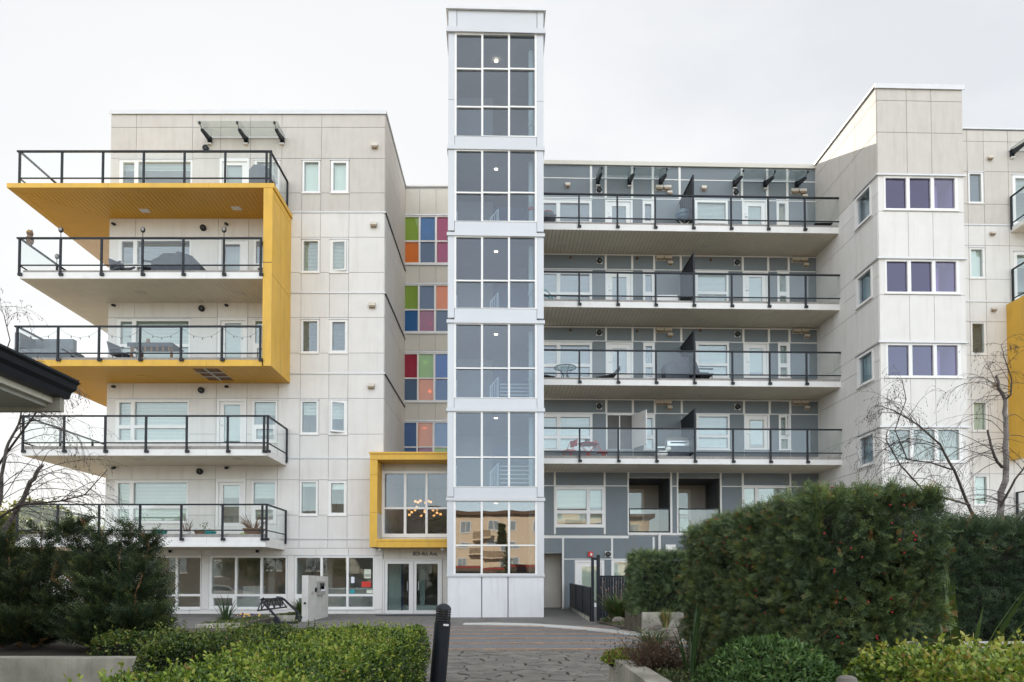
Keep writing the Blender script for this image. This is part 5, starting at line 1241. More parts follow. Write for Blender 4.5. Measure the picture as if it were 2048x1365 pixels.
# ================================================================ things standing on the balconies
def lp(F, px, d_local, z, py=None):
    "point on a deck: column px, local depth"
    x = F.X(px, py or 640, d_local); return F.w(x, d_local, z)
M['tarp'] = mat('grey_cover_cloth', (.075, .085, .105), .8, .15, 5, bump=.5, bscale=14)
M['tarp_light'] = mat('pale_cover_cloth', (.16, .18, .20), .8, .1, 5, bump=.4, bscale=14)
M['red'] = mat('red_metal', (.42, .035, .02), .4, .08); M['teal_tub'] = mat('teal_tub', (.02, .27, .27), .4, .08)
M['glass_top'] = glass('table_glass', (.7, .82, .82), .08)
M['terracotta'] = mat('brown_pot', (.22, .13, .085), .8, .12)
M['wicker'] = mat('wicker', (.20, .13, .09), .85, .3, 30)
M['blue_enamel'] = mat('blue_enamel', (.05, .11, .16), .3, .1)
def cover(name, lab, cat, loc, prof, y0, y1, m, rz=0, straps=False):
    "draped cover: profile in x-z, softened along y"
    mb = MB(); n = len(prof); ys = [y0, y0 + (y1 - y0) * .08, y1 - (y1 - y0) * .08, y1]; sc = [.94, 1, 1, .94]
    for yi, s in zip(ys, sc):
        for (x, z) in prof: mb.v.append((x * s, yi, z * (s + 1) / 2))
    for k in range(3):
        for i in range(n): mb.f.append((k * n + i, k * n + (i + 1) % n, (k + 1) * n + (i + 1) % n, (k + 1) * n + i))
    mb.f.append(tuple(range(n))[::-1]); mb.f.append(tuple(3 * n + i for i in range(n)))
    t = thing(name, lab, cat, loc, rz); obj('cover', mb, m, t)
    obj('hem', MB().box(min(p[0] for p in prof) * .96, max(p[0] for p in prof) * .96, y0 - .012, y0 - .001, .02, .10), M['black'], t)
    return t
def d5(px, dl=-1.0): return lp(FL, px, dl, zd5)
# top balcony: covered barbecue by the corner post
cover('barbecue', 'dark covered barbecue at the right corner of the top yellow balcony', 'barbecue', lp(FL, 524, -1.0, zd6, 350), [(-.36, 0), (.38, 0), (.40, .7), (.32, .95), (.1, 1.1), (-.2, 1.08), (-.36, .9)], -.3, .3, M['tarp_light'])
# fifth floor
cover('garden_furniture', 'large dark tarpaulin draped over furniture behind the white upper left railing', 'covered furniture', d5(362, -1.1), [(-.85, 0), (.92, 0), (.9, .42), (.55, .78), (.12, .93), (.0, .86), (-.42, .86), (-.6, .72), (-.83, .62)], -.5, .5, M['tarp'])
def folding_chair(lab, loc, rz, m, group=None):
    t = thing('folding_chair', lab, 'chair', loc, rz, group)
    obj('seat', MB().box(-.22, .22, -.2, .2, .42, .45), m, t)
    obj('backrest', MB().box(-.22, .22, .22, .25, .62, .86), m, t)
    for s in (-.21, .21):
        obj('leg', MB().tube([(s, -.22, 0), (s, .24, .88)], .014, 5), m, t); obj('leg', MB().tube([(s, .22, 0), (s, -.2, .44)], .014, 5), m, t)
    return t
def slat_chair(lab, loc, rz, m):
    t = thing('garden_chair', lab, 'chair', loc, rz)
    obj('seat', MB().box(-.28, .28, -.26, .26, .36, .41), m, t)
    obj('backrest', MB().hexa([(-.28, .24, .38), (.28, .24, .38), (.28, .29, .38), (-.28, .29, .38), (-.26, .42, .85), (.26, .42, .85), (.26, .46, .85), (-.26, .46, .85)]), m, t)
    for sx in (-.25, .25):
        for sy in (-.22, .22): obj('leg', MB().tube([(sx, sy, 0), (sx, sy * .9, .37)], .018, 5), m, t)
        obj('armrest', MB().box(sx - .03, sx + .03, -.25, .3, .56, .60), m, t)
    return t
slat_chair('dark reclined chair at left end behind the upper left railing', d5(245, -1.2), R(60), M['tarp'])
slat_chair('low dark chair beside the dark tarpaulin on the upper left balcony', d5(300, -1.3), R(-70), M['tarp'])
# round solar lamps standing on the posts
def solar(p, lab):
    t = thing('solar_lamp', lab, 'lamp', p, 0, 'solar lamps along the upper left railing')
    obj('stake', MB().tube([(0, 0, 0), (0, 0, .18)], .012, 5), M['black'], t)
    obj('head', MB().ball((0, 0, .26), .085, 12, 7, (1, .55, 1.2)), M['black'], t, smooth=True); obj('lens', MB().ball((.01, -.04, .26), .055, 10, 6, (1, .5, 1.2)), M['lens'], t, smooth=True)
for i, l in ((1, 'round solar lamp on the second post from the left of the upper left railing'), (3, 'round solar lamp on the middle of the upper left railing before the wide window'), (5, 'round solar lamp before the balcony door on the upper left railing')):
    solar(FL.w(px5[i], YF - .034, zr5), l)
solar(FL.w(px5[0], YF + 1.85, zr5), 'round solar lamp farther back on the side rail of the upper left balcony')
ow = thing('owl_figure', 'brown owl decoy perched at the left end of the upper left railing', 'owl figure', FL.w(px5[0] + .28, YF + .05, zr5 - .2))
obj('body', MB().ball((0, 0, .16), .15, 12, 8, (.8, .75, 1.25)), M['wicker'], ow, smooth=True)
obj('head', MB().ball((0, -.01, .38), .105, 10, 7), M['wicker'], ow, smooth=True)
for s in (-.06, .06): obj('ear', MB().lathe([(.03, 0), (.004, .08)], (s, 0, .44), 6), M['wicker'], ow); obj('eye', MB().ball((s * .6, -.10, .40), .022, 8, 5), M['yellow'], ow, smooth=True)
# fourth floor: corner sofa, table with chairs, string lights
d4 = lambda px, dl=-1.0: lp(FL, px, dl, zd4, 700)
so = thing('sofa', 'grey covered corner sofa at the left end of the balcony with string lights', 'sofa', d4(105, -1.05))
obj('backrest', MB().box(-.95, .55, .25, .45, .2, 1.12).box(-.95, -.77, -.5, .249, .2, 1.08), M['tarp_light'], so)
obj('seat', MB().box(-.76, .95, -.5, .249, .2, .52), M['tarp_light'], so); obj('base', MB().box(-.94, .94, -.48, .44, .02, .199), M['tarp'], so)
obj('side_cover', MB().hexa([(.551, -.5, .53), (1.25, -.5, .16), (1.25, .4, .16), (.551, .4, .53), (.551, -.5, .60), (1.27, -.5, .20), (1.27, .4, .20), (.551, .4, .60)]), M['tarp_light'], so)
tb = thing('garden_table', 'long dark table with slatted edge behind the string lights', 'table', d4(315, -1.1))
obj('table_top', MB().box(-.8, .72, -.4, .4, .70, .74), M['tarp'], tb)
for s in range(-3, 4): obj('table_slat', MB().box(s * .2 - .035, s * .2 + .035, -.42, -.405, .45, .69), M['brown_wood'], tb)
for sx in (-.7, .65):
    for sy in (-.34, .34): obj('leg', MB().box(sx - .03, sx + .03, sy - .03, sy + .03, 0, .699), M['brown_wood'], tb)
obj('table_cloth_edge', MB().box(-.81, .73, -.425, -.4205, .60, .745), M['tarp'], tb)
tagged('jug', MB().lathe([(.05, 0), (.085, .05), (.08, .16), (.05, .22), (.06, .27)], d4(296, -1.1) + Vector((0, 0, .742)), 12), M['wicker'], 'small jug on the long dark balcony table', 'jug', smooth=True)
slat_chair('slatted folding chair beside the long dark balcony table', d4(247, -1.2), R(75), M['tarp'])
sg = thing('string_lights', 'thin string of small bulbs looped along the balcony rail', 'string lights', FL.w(px4[0], YF + .05, zr4 - .06))
wire = MB(); bul = []
for a, b in zip(px4[:-1], px4[1:]):
    for i in range(9):
        t0, t1 = i / 9, (i + 1) / 9; f = lambda t: (a - px4[0] + (b - a) * t, 0, -.30 * (1 - (2 * t - 1) ** 2))
        wire.tube([f(t0), f(t1)], .005, 4, False)
    for t in (.28, .5, .72): bul.append(f(t))
obj('wire', wire, M['black'], sg); bme = None
for p in bul:
    if bme is None: o = obj('bulb', MB().ball((0, 0, -.04), .022, 6, 4, (1, 1, 1.6)), M['tarp'], sg); bme = o.data
    else: o = obj('bulb', bme, M['tarp'], sg)
    o.location = p
# second floor pots
d2 = lambda px, dl=-1.2: lp(FL, px, dl, zd2, 1060)
def pot(lab, loc, r, h, m, twig=0, green=0, seed=1, cat='potted plant'):
    t = thing('potted_plant', lab, cat, loc); obj('pot', MB().lathe([(r * .75, 0), (r, h), (r * 1.08, h), (r * 1.08, h + .03), (r * .9, h + .03), (r * .85, h - .03)], (0, 0, 0), 14), m, t)
    rr = random.Random(seed)
    if twig:
        mb = MB()
        for i in range(twig):
            a = rr.uniform(0, 6.28); l = rr.uniform(.2, .5); mb.tube([(r * .4 * math.cos(a), r * .4 * math.sin(a), h), (r * math.cos(a), r * math.sin(a), h + l * .6), (r * 1.7 * math.cos(a), r * 1.4 * math.sin(a), h + l)], [.012, .009, .004], 4)
        obj('stem', mb, M['terracotta'], t)
    if green:
        mb = MB()
        for i in range(green):
            a = rr.uniform(0, 6.28); q = rr.uniform(0, r * 1.1); z = h + rr.uniform(.02, .3); s = .035
            c = Vector((q * math.cos(a), q * math.sin(a), z)); u = Vector((rr.uniform(-1, 1), rr.uniform(-1, 1), rr.uniform(-.4, 1))).normalized() * s; v = u.cross(Vector((rr.uniform(-1, 1), .3, rr.uniform(-1, 1)))).normalized() * s * .6
            mb.quad(c - u, c + v, c + u, c - v)
        obj('leaves', mb, M['plant_green'], t)
    return t
M['plant_green'] = mat('plant_green', (.06, .10, .03), .6, .3, 9); M['lime'] = mat('lime_plastic', (.30, .50, .05), .4, .05)
pot('wide brown tub with bare upright stems at the right end of the lowest balcony', d2(508, -1.4), .34, .3, M['terracotta'], twig=34, seed=3)
pot('small dark leafy plant in a brown trough before the balcony door', d2(408, -1.2), .3, .24, M['terracotta'], green=40, seed=4)
pot('pale twiggy pot plant left of the brown trough on the lowest balcony', d2(374, -1.3), .12, .2, M['trim_white'], twig=14, green=15, seed=5)
tagged('tub', MB().lathe([(.13, 0), (.18, .2), (.19, .2), (.19, .23)], d2(421, -1.5), 14), M['teal_tub'], 'short teal tub beside the brown trough on the lowest balcony', 'tub')
tagged('storage_box', MB().lathe([(.2, 0), (.24, .26), (.26, .26), (.26, .3), (.05, .33)], d2(319, -1.2), 14), M['teal_tub'], 'turquoise plastic box low behind the second window bay railing', 'box')
tagged('bowl', MB().lathe([(.1, 0), (.2, .12), (.21, .14), (.18, .14)], d2(462, -1.5), 14), M['vent'], 'shallow cream bowl near the balcony door of the lowest balcony', 'bowl')
tagged('watering_can', MB().lathe([(.1, 0), (.12, .13), (.05, .17)], d2(486, -1.6), 12).tube([d2(486, -1.6) + Vector((.1, 0, .04)), d2(486, -1.6) + Vector((.28, 0, .16))], .015, 5), M['lime'], 'lime green watering can beside the tub of bare stems', 'watering can')
p0 = bpy.data.objects['watering_can']
# ---- centre wing, top level
def gd(k, px, dl=-1.0): return lp(FG, px, dl, gbal[k][2], 640)
def kettle(lab, loc, m, rim, legs):
    t = thing('kettle_barbecue', lab, 'barbecue', loc)
    obj('bowl', MB().lathe([(.06, .44), (.2, .50), (.28, .62), (.30, .70)], (0, 0, 0), 18), m, t, smooth=True); obj('lid', MB().lathe([(.305, .71), (.30, .78), (.22, .92), (.08, .98), (.03, 1.0)], (0, 0, 0), 18), rim, t, smooth=True)
    for i in range(3):
        a = i * 2.094 + .5; obj('leg', MB().tube([(.16 * math.cos(a), .16 * math.sin(a), .5), (.30 * math.cos(a), .30 * math.sin(a), 0)], .016, 5), legs, t)
    return t
b_ = kettle('black kettle barbecue with a red topped lid beside the stair tower', gd(0, 1096, -.9), M['tarp'], M['tarp'], M['black'])
obj('lid_cloth', MB().lathe([(.24, .905), (.2, .95), (.08, .995)], (0, 0, 0), 16), M['red'], b_)
obj('handle', MB().box(-.32, .32, -.33, -.30, .66, .70), M['tarp'], b_)
t = thing('folded_chair', 'white folded plastic chair lying beside the red topped barbecue', 'chair', gd(0, 1112, -1.2)); obj('seat', MB().hexa([(-.3, -.2, .02), (.42, -.2, .02), (.42, .2, .02), (-.3, .2, .02), (-.1, -.15, .16), (.3, -.15, .13), (.3, .15, .13), (-.1, .15, .16)]), M['vinyl'], t); obj('backrest', MB().hexa([(-.1, -.14, .17), (.05, -.14, .16), (.05, .14, .16), (-.1, .14, .17), (.05, -.1, .30), (.12, -.1, .28), (.12, .1, .28), (.05, .1, .30)]), M['vinyl'], t)
b_ = kettle('blue enamel kettle grill on crossed wooden legs beside the privacy screen', gd(0, 1368, -1.2), M['blue_enamel'], M['blue_enamel'], M['terracotta']); obj('cross_brace', MB().tube([(-.2, -.2, .1), (.2, -.2, .42)], .02, 5).tube([(.2, -.2, .1), (-.2, -.2, .42)], .02, 5), M['vent'], b_)
t = thing('side_table', 'low black wire table at the right end of the highest centre balcony', 'table', gd(0, 1648, -1.2))
obj('table_top', MB().box(-.4, .4, -.25, .25, .40, .42), M['black'], t)
for sx in (-.38, .38): obj('leg', MB().tube([(sx, -.2, .40), (sx * .8, -.22, .25), (sx * .75, -.24, 0)], .014, 5).tube([(sx, .2, .40), (sx * .8, .22, .25), (sx * .75, .24, 0)], .014, 5), M['black'], t)
# second level
t = thing('garden_chair', 'green curved metal chair beside the stair tower', 'chair', gd(1, 1092, -1.2))
obj('frame', MB().tube([(-.3, 0, .75), (.0, 0, .72), (.2, 0, .5), (.3, 0, .25), (.3, 0, 0)], .022, 6).tube([(-.3, .4, .75), (.0, .4, .72), (.2, .4, .5), (.3, .4, .25), (.3, .4, 0)], .022, 6), M['teal_tub'], t); obj('seat', MB().box(-.35, .28, 0, .4, .22, .26), M['teal_tub'], t); obj('stretcher', MB().tube([(.3, 0, .1), (.3, .4, .1)], .02, 5), M['teal_tub'], t)
cover('storage_bench', 'white storage chest beside the second privacy screen from the top', 'chest', gd(1, 1333, -.9), [(-.42, 0), (.42, 0), (.43, .5), (.38, .62), (-.38, .62), (-.43, .5)], -.25, .25, M['vinyl'])
# third level
t = thing('bistro_table', 'round glass topped black metal table behind the third centre balcony railing', 'table', gd(2, 1130, -1.2))
obj('rim', MB().tube([(.42 * math.cos(a), .42 * math.sin(a), .66) for a in [i * 2 * math.pi / 20 for i in range(21)]], .018, 6, False), M['black'], t)
obj('table_top', MB().lathe([(.41, .655), (.41, .665)], (0, 0, 0), 20), M['glass_top'], t)
for a in (0.4, 1.97, 3.54, 5.1): obj('leg', MB().tube([(.36 * math.cos(a), .36 * math.sin(a), .65), (.1 * math.cos(a), .1 * math.sin(a), .4), (.3 * math.cos(a), .3 * math.sin(a), 0)], .015, 5), M['black'], t)
for px, rz_, l in ((1208, 80, 'black reclining chair right of the round glass table'), (1092, -80, 'black low chair left of the round glass table')):
    t = thing('lounge_chair', l, 'chair', gd(2, px, -1.2), R(rz_)); obj('seat', MB().hexa([(-.25, -.3, .30), (.25, -.3, .30), (.25, .3, .22), (-.25, .3, .22), (-.25, -.3, .34), (.25, -.3, .34), (.25, .3, .26), (-.25, .3, .26)]), M['black'], t); obj('backrest', MB().hexa([(-.25, -.34, .32), (.25, -.34, .32), (.25, -.3, .32), (-.25, -.3, .32), (-.25, -.62, .62), (.25, -.62, .62), (.25, -.58, .62), (-.25, -.58, .62)]), M['black'], t)
    for sx in (-.23, .23): obj('leg', MB().tube([(sx, -.3, .3), (sx, -.25, 0), (sx, .3, .0), (sx, .3, .24)], .014, 5), M['black'], t)
cover('barbecue', 'barbecue under a black cover against the third privacy screen', 'barbecue', gd(2, 1356, -1.0), [(-.58, 0), (.55, 0), (.56, .85), (.38, 1.08), (.05, 1.1), (-.3, .95), (-.62, .78), (-.60, .6)], -.3, .3, M['tarp'])
slat_chair('black wire chair right of the third privacy screen', gd(2, 1408, -1.2), R(95), M['black'])
# lowest level
folding_chair('red slatted folding chair left of the red bistro table', gd(3, 1137, -1.1), R(-60), M['red'], 'red folding bistro chairs')
folding_chair('red folding chair right of the red bistro table', gd(3, 1203, -.9), R(80), M['red'], 'red folding bistro chairs')
t = thing('bistro_table', 'round red bistro table on crossed legs with a pot on top', 'table', gd(3, 1176, -1.1)); obj('table_top', MB().lathe([(.38, .68), (.40, .70), (.40, .72)], (0, 0, 0), 20), M['red'], t)
for s in (-.3, .3): obj('leg', MB().tube([(s, -.12, 0), (-s, -.12, .68)], .014, 5).tube([(s, .12, 0), (-s, .12, .68)], .014, 5), M['red'], t)
tagged('flower_pot', MB().lathe([(.07, 0), (.10, .14), (.11, .14), (.11, .16)], gd(3, 1174, -1.1) + Vector((0, 0, .722)), 12), M['blue_enamel'], 'small blue flower pot on the red bistro table', 'flower pot')
t = thing('barbecue', 'grey steel barbecue with a domed lid left of the lowest privacy screen', 'barbecue', gd(3, 1352, -1.0))
obj('cabinet', MB().box(-.5, .5, -.25, .25, .1, .62), M['tarp'], t); obj('lid', MB().prism([(-.25, .63), (.25, .63), (.22, .85), (.1, .98), (-.12, .98), (-.24, .82)], -.42, .42, 'x'), M['steel'], t); obj('side_shelf', MB().box(-.8, -.501, -.22, .22, .56, .60), M['steel'], t); obj('handle', MB().tube([(-.3, -.30, .75), (.3, -.30, .75)], .018, 6), M['black'], t)
for sx in (-.45, .45): obj('wheel', MB().lathe([(.08, -.02), (.08, .02)], (sx, -.2, .08), 12, Matrix.Rotation(R(90), 3, 'Y')), M['black'], t)
tagged('toy_horse', MB().ball((0, 0, .3), .16, 10, 6, (1.5, .7, .8)).ball((.25, 0, .5), .09, 8, 5, (1.3, .8, 1)).tube([(.12, 0, .36), (.24, 0, .5)], .05, 6).tube([(-.15, 0, .25), (-.18, 0, 0)], .03, 5).tube([(.12, 0, .25), (.15, 0, 0)], .03, 5), M['trim_white'], 'small white and pink toy animal left of the steel barbecue', 'toy').location = gd(3, 1322, -1.3)
# ================================================================ planting
rng = np.random.default_rng(11)
def mesh_from(name, verts, faces_n, k, tone=None):
    "verts (N*m,3), quads or tris given per template as index array faces_n (N*f, k)"
    me = bpy.data.meshes.new(name); nv = len(verts); nf = len(faces_n)
    me.vertices.add(nv); me.vertices.foreach_set('co', np.ascontiguousarray(verts, dtype=np.float32).ravel())
    me.loops.add(nf * k); me.loops.foreach_set('vertex_index', np.ascontiguousarray(faces_n, dtype=np.int32).ravel())
    me.polygons.add(nf); me.polygons.foreach_set('loop_start', np.arange(0, nf * k, k, dtype=np.int32))
    try: me.polygons.foreach_set('loop_total', np.full(nf, k, dtype=np.int32))
    except Exception: pass
    if tone is not None:
        at = me.attributes.new('tone', 'FLOAT', 'FACE'); at.data.foreach_set('value', np.ascontiguousarray(tone, dtype=np.float32))
    me.update(calc_edges=True); return me
def norm(a): return a / np.maximum(np.linalg.norm(a, axis=1, keepdims=True), 1e-9)
def frames(d, up_rand):
    d = norm(d); s = norm(np.cross(d, up_rand)); u = np.cross(s, d); return d, s, u
def leaves(name, pts, dirs, length, width, m, parent, tone, kind='stuff', fold=.25, lenvar=.3, face=None):
    "oval folded leaves; face: rough direction the blade looks to"
    N = len(pts); r = face if face is not None else rng.normal(size=(N, 3))
    d, s, u = frames(dirs, r)
    u = np.cross(s, d)
    L = length * (1 + lenvar * rng.uniform(-1, 1, (N, 1))); Wd = width * (1 + lenvar * rng.uniform(-1, 1, (N, 1)))
    tpl = [(0, 0, 0), (-.42, .28, fold * .4), (-.46, .62, fold * .4), (0, 1, 0), (.46, .62, fold * .4), (.42, .28, fold * .4)]
    vs = np.stack([pts + s * Wd * a + d * L * b + u * Wd * c for a, b, c in tpl], 1).reshape(-1, 3)
    base = (np.arange(N) * 6)[:, None]
    f = np.concatenate([base + np.array([[0, 1, 2, 3]]), base + np.array([[0, 3, 4, 5]])], 1).reshape(-1, 4)
    me = mesh_from(name, vs, f, 4, np.repeat(tone, 2)); return obj(name, me, m, parent, kind=kind)
def needles(name, pts, dirs, nper, slen, nlen, nwid, m, parent, tone, flat=.25):
    "sprigs with two ranks of needles"
    N = len(pts); d, s, u = frames(dirs, rng.normal(size=(N, 3)))
    vs = []; tn = []
    L = slen * rng.uniform(.6, 1.25, (N, 1))
    for k in range(nper):
        t = (k // 2 + .5) / (nper / 2); sd = 1 if k % 2 else -1
        base = pts + d * L * t
        nd = norm(s * sd * 1.0 + d * (.55 + .5 * t) + u * rng.normal(scale=flat, size=(N, 1)))
        nl = nlen * (1 - .35 * t) * rng.uniform(.8, 1.2, (N, 1)); side = np.cross(nd, u)
        vs += [base, base + nd * nl * .5 + side * nwid, base + nd * nl, base + nd * nl * .5 - side * nwid]
        tn.append(np.clip(tone + .25 * (t - .5) + rng.normal(scale=.04, size=N), 0, 1))
    vs = np.stack(vs, 1).reshape(-1, 3); f = np.arange(N * nper * 4).reshape(-1, 4)
    me = mesh_from(name, vs, f, 4, np.stack(tn, 1).ravel()); return obj(name, me, m, parent, kind='stuff')
def lump(p, f, a, seed):
    q = p * f + seed
    return a * (np.sin(q[:, 0] * 1.7 + q[:, 1] * .9) * np.cos(q[:, 2] * 1.3 + q[:, 0] * .6) + .6 * np.sin(q[:, 1] * 2.9 + q[:, 2] * 2.3 + 1.3) + .4 * np.sin(q[:, 0] * 5.1 - q[:, 2] * 4.3))
def box_shell(lo, hi, n, r, amp=.03, f=3.0, seed=0., faces=None, depth=.08):
    lo, hi = np.array(lo, float), np.array(hi, float); sz = hi - lo
    ar = np.array([sz[1] * sz[2], sz[1] * sz[2], sz[0] * sz[2], sz[0] * sz[2], sz[0] * sz[1]])  # -x +x -y +y top
    if faces is not None: ar = ar * np.array(faces, float)
    w = rng.choice(5, size=n, p=ar / ar.sum()); p = lo + rng.uniform(size=(n, 3)) * sz
    p[w == 0, 0] = lo[0]; p[w == 1, 0] = hi[0]; p[w == 2, 1] = lo[1]; p[w == 3, 1] = hi[1]; p[w == 4, 2] = hi[2]
    lo2, hi2 = lo + r, hi - r; lo2[2] = lo[2]
    c = np.clip(p, lo2, hi2); nn = p - c; ln = np.linalg.norm(nn, axis=1, keepdims=True); nn = nn / np.maximum(ln, 1e-6); p = c + nn * np.minimum(ln, r)
    p = p + nn * (lump(p, f, amp, seed)[:, None] - depth * rng.uniform(size=(n, 1)) ** 1.5)
    return p, nn
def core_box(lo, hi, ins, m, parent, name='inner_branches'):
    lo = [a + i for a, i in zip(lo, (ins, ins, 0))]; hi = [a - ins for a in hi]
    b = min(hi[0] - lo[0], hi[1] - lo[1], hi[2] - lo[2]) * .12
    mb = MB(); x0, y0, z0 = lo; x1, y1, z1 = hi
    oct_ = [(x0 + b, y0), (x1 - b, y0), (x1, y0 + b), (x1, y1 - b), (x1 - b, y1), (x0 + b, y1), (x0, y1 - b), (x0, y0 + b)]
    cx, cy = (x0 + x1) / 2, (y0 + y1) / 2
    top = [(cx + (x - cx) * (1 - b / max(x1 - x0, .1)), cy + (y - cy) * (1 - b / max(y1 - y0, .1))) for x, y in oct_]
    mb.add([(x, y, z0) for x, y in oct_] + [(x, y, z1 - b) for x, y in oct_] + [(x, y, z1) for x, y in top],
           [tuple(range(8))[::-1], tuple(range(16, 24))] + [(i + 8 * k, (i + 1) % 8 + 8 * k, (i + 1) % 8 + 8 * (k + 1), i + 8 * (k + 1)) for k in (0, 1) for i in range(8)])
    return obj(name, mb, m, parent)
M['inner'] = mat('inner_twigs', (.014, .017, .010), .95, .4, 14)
M['box_bright'] = leafmat('boxwood_leaf', [(0, (.012, .028, .009)), (.36, (.042, .085, .016)), (.68, (.15, .235, .026)), (.93, (.30, .36, .045)), (1, (.30, .14, .05))], .42, .22, .45)
M['box_dark'] = leafmat('boxwood_leaf_olive', [(0, (.009, .020, .007)), (.40, (.030, .060, .013)), (.72, (.10, .155, .022)), (.95, (.22, .24, .05)), (1, (.28, .13, .06))], .45, .18, .45)
M['yew'] = leafmat('yew_needle', [(0, (.024, .042, .022)), (.42, (.075, .115, .055)), (.72, (.15, .205, .075)), (.93, (.21, .28, .05)), (1, (.28, .12, .045))], .5, .12, .35)
M['yew_dark'] = leafmat('dark_conifer_needle', [(0, (.022, .040, .024)), (.5, (.055, .092, .046)), (.85, (.13, .18, .07)), (1, (.20, .09, .04))], .5, .12, .3)
M['yew_left'] = leafmat('olive_yew_needle', [(0, (.012, .022, .011)), (.45, (.034, .056, .024)), (.75, (.11, .145, .045)), (.95, (.19, .20, .055)), (1, (.22, .09, .035))], .5, .12, .3)
M['shrub'] = leafmat('shrub_leaf', [(0, (.022, .052, .016)), (.5, (.065, .13, .034)), (.85, (.14, .23, .06)), (1, (.20, .20, .07))], .45, .15, .3)
M['blade'] = leafmat('strap_leaf', [(0, (.022, .05, .018)), (.5, (.05, .10, .028)), (.85, (.11, .16, .035)), (1, (.32, .22, .09))], .45, .2, .4)
M['berry'] = mat('red_berry', (.38, .012, .02), .35, .1)
M['twig_brown'] = mat('brown_twig', (.20, .115, .055), .85, .2, 12)
M['bark'] = mat('grey_bark', (.20, .18, .165), .85, .35, 10, (1, 1, .4), dirt=(14, 14, 30), dirtcol=(.03, .028, .025), dirt_at=(.52, .6))
M['bark_dark'] = mat('dark_twig_bark', (.075, .060, .052), .8, .2, 10)

def hedge_box(name, lab, lo, hi, n, m, ln, wd, bright, faces=(1, 1, 1, .3, 1.3), r=.14, cat='hedge', amp=.03, core=.09, f=4.0, ztop=.15):
    t = thing(name, lab, cat, ((lo[0] + hi[0]) / 2, (lo[1] + hi[1]) / 2, lo[2]))
    p, nn = box_shell(lo, hi, n, r, amp, f, rng.uniform(0, 9), faces, .10)
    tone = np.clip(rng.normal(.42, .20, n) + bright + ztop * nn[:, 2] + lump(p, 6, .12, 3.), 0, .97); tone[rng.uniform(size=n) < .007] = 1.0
    o = t.location; off = np.array([o.x, o.y, o.z])
    dirs = nn * .9 + rng.normal(scale=.65, size=(n, 3)) + np.array([0, 0, .25]); face = nn + rng.normal(scale=.55, size=(n, 3)) + np.array([0, 0, .3])
    side = np.cross(norm(dirs), norm(face)); leaves('foliage', p - off, dirs, ln, wd, m, t, tone, face=np.cross(norm(dirs), norm(side + 1e-6)) if False else face)
    # upright fresh shoots
    k = max(30, n // 160); q, qn = box_shell(lo, hi, k, r, amp, f, 1., faces, 0.0); sp = []; sd = []; st = []
    for j in range(6):
        a = q + (qn * .5 + np.array([0, 0, .5])) * (.008 + j * ln * .55); sp.append(a); sd.append(qn * .3 + rng.normal(scale=.8, size=(k, 3)) + np.array([0, 0, .4])); st.append(np.clip(.62 + bright + .05 * j + rng.normal(scale=.06, size=k), 0, .95))
    leaves('shoot', np.concatenate(sp) - off, np.concatenate(sd), ln * 1.1, wd, m, t, np.concatenate(st))
    lo_, hi_ = [a - b for a, b in zip(lo, off)], [a - b for a, b in zip(hi, off)]
    core_box(lo_, hi_, core, M['inner'], t); return t
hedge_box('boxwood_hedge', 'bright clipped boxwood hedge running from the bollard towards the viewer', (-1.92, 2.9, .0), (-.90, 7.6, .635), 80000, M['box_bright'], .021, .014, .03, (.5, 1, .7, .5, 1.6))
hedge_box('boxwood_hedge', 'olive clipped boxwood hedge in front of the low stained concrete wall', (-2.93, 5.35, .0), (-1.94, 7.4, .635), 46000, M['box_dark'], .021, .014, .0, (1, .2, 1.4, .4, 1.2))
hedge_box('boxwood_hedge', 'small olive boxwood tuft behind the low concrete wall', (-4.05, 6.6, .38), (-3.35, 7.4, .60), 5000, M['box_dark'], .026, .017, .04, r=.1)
hedge_box('boxwood_hedge', 'bright lime green boxwood hedge filling the bottom right corner', (1.15, 1.55, .2), (2.6, 2.55, .86), 50000, M['box_bright'], .016, .011, .17, (1.2, .2, 1.3, .3, 1.5), amp=.025, r=.12)

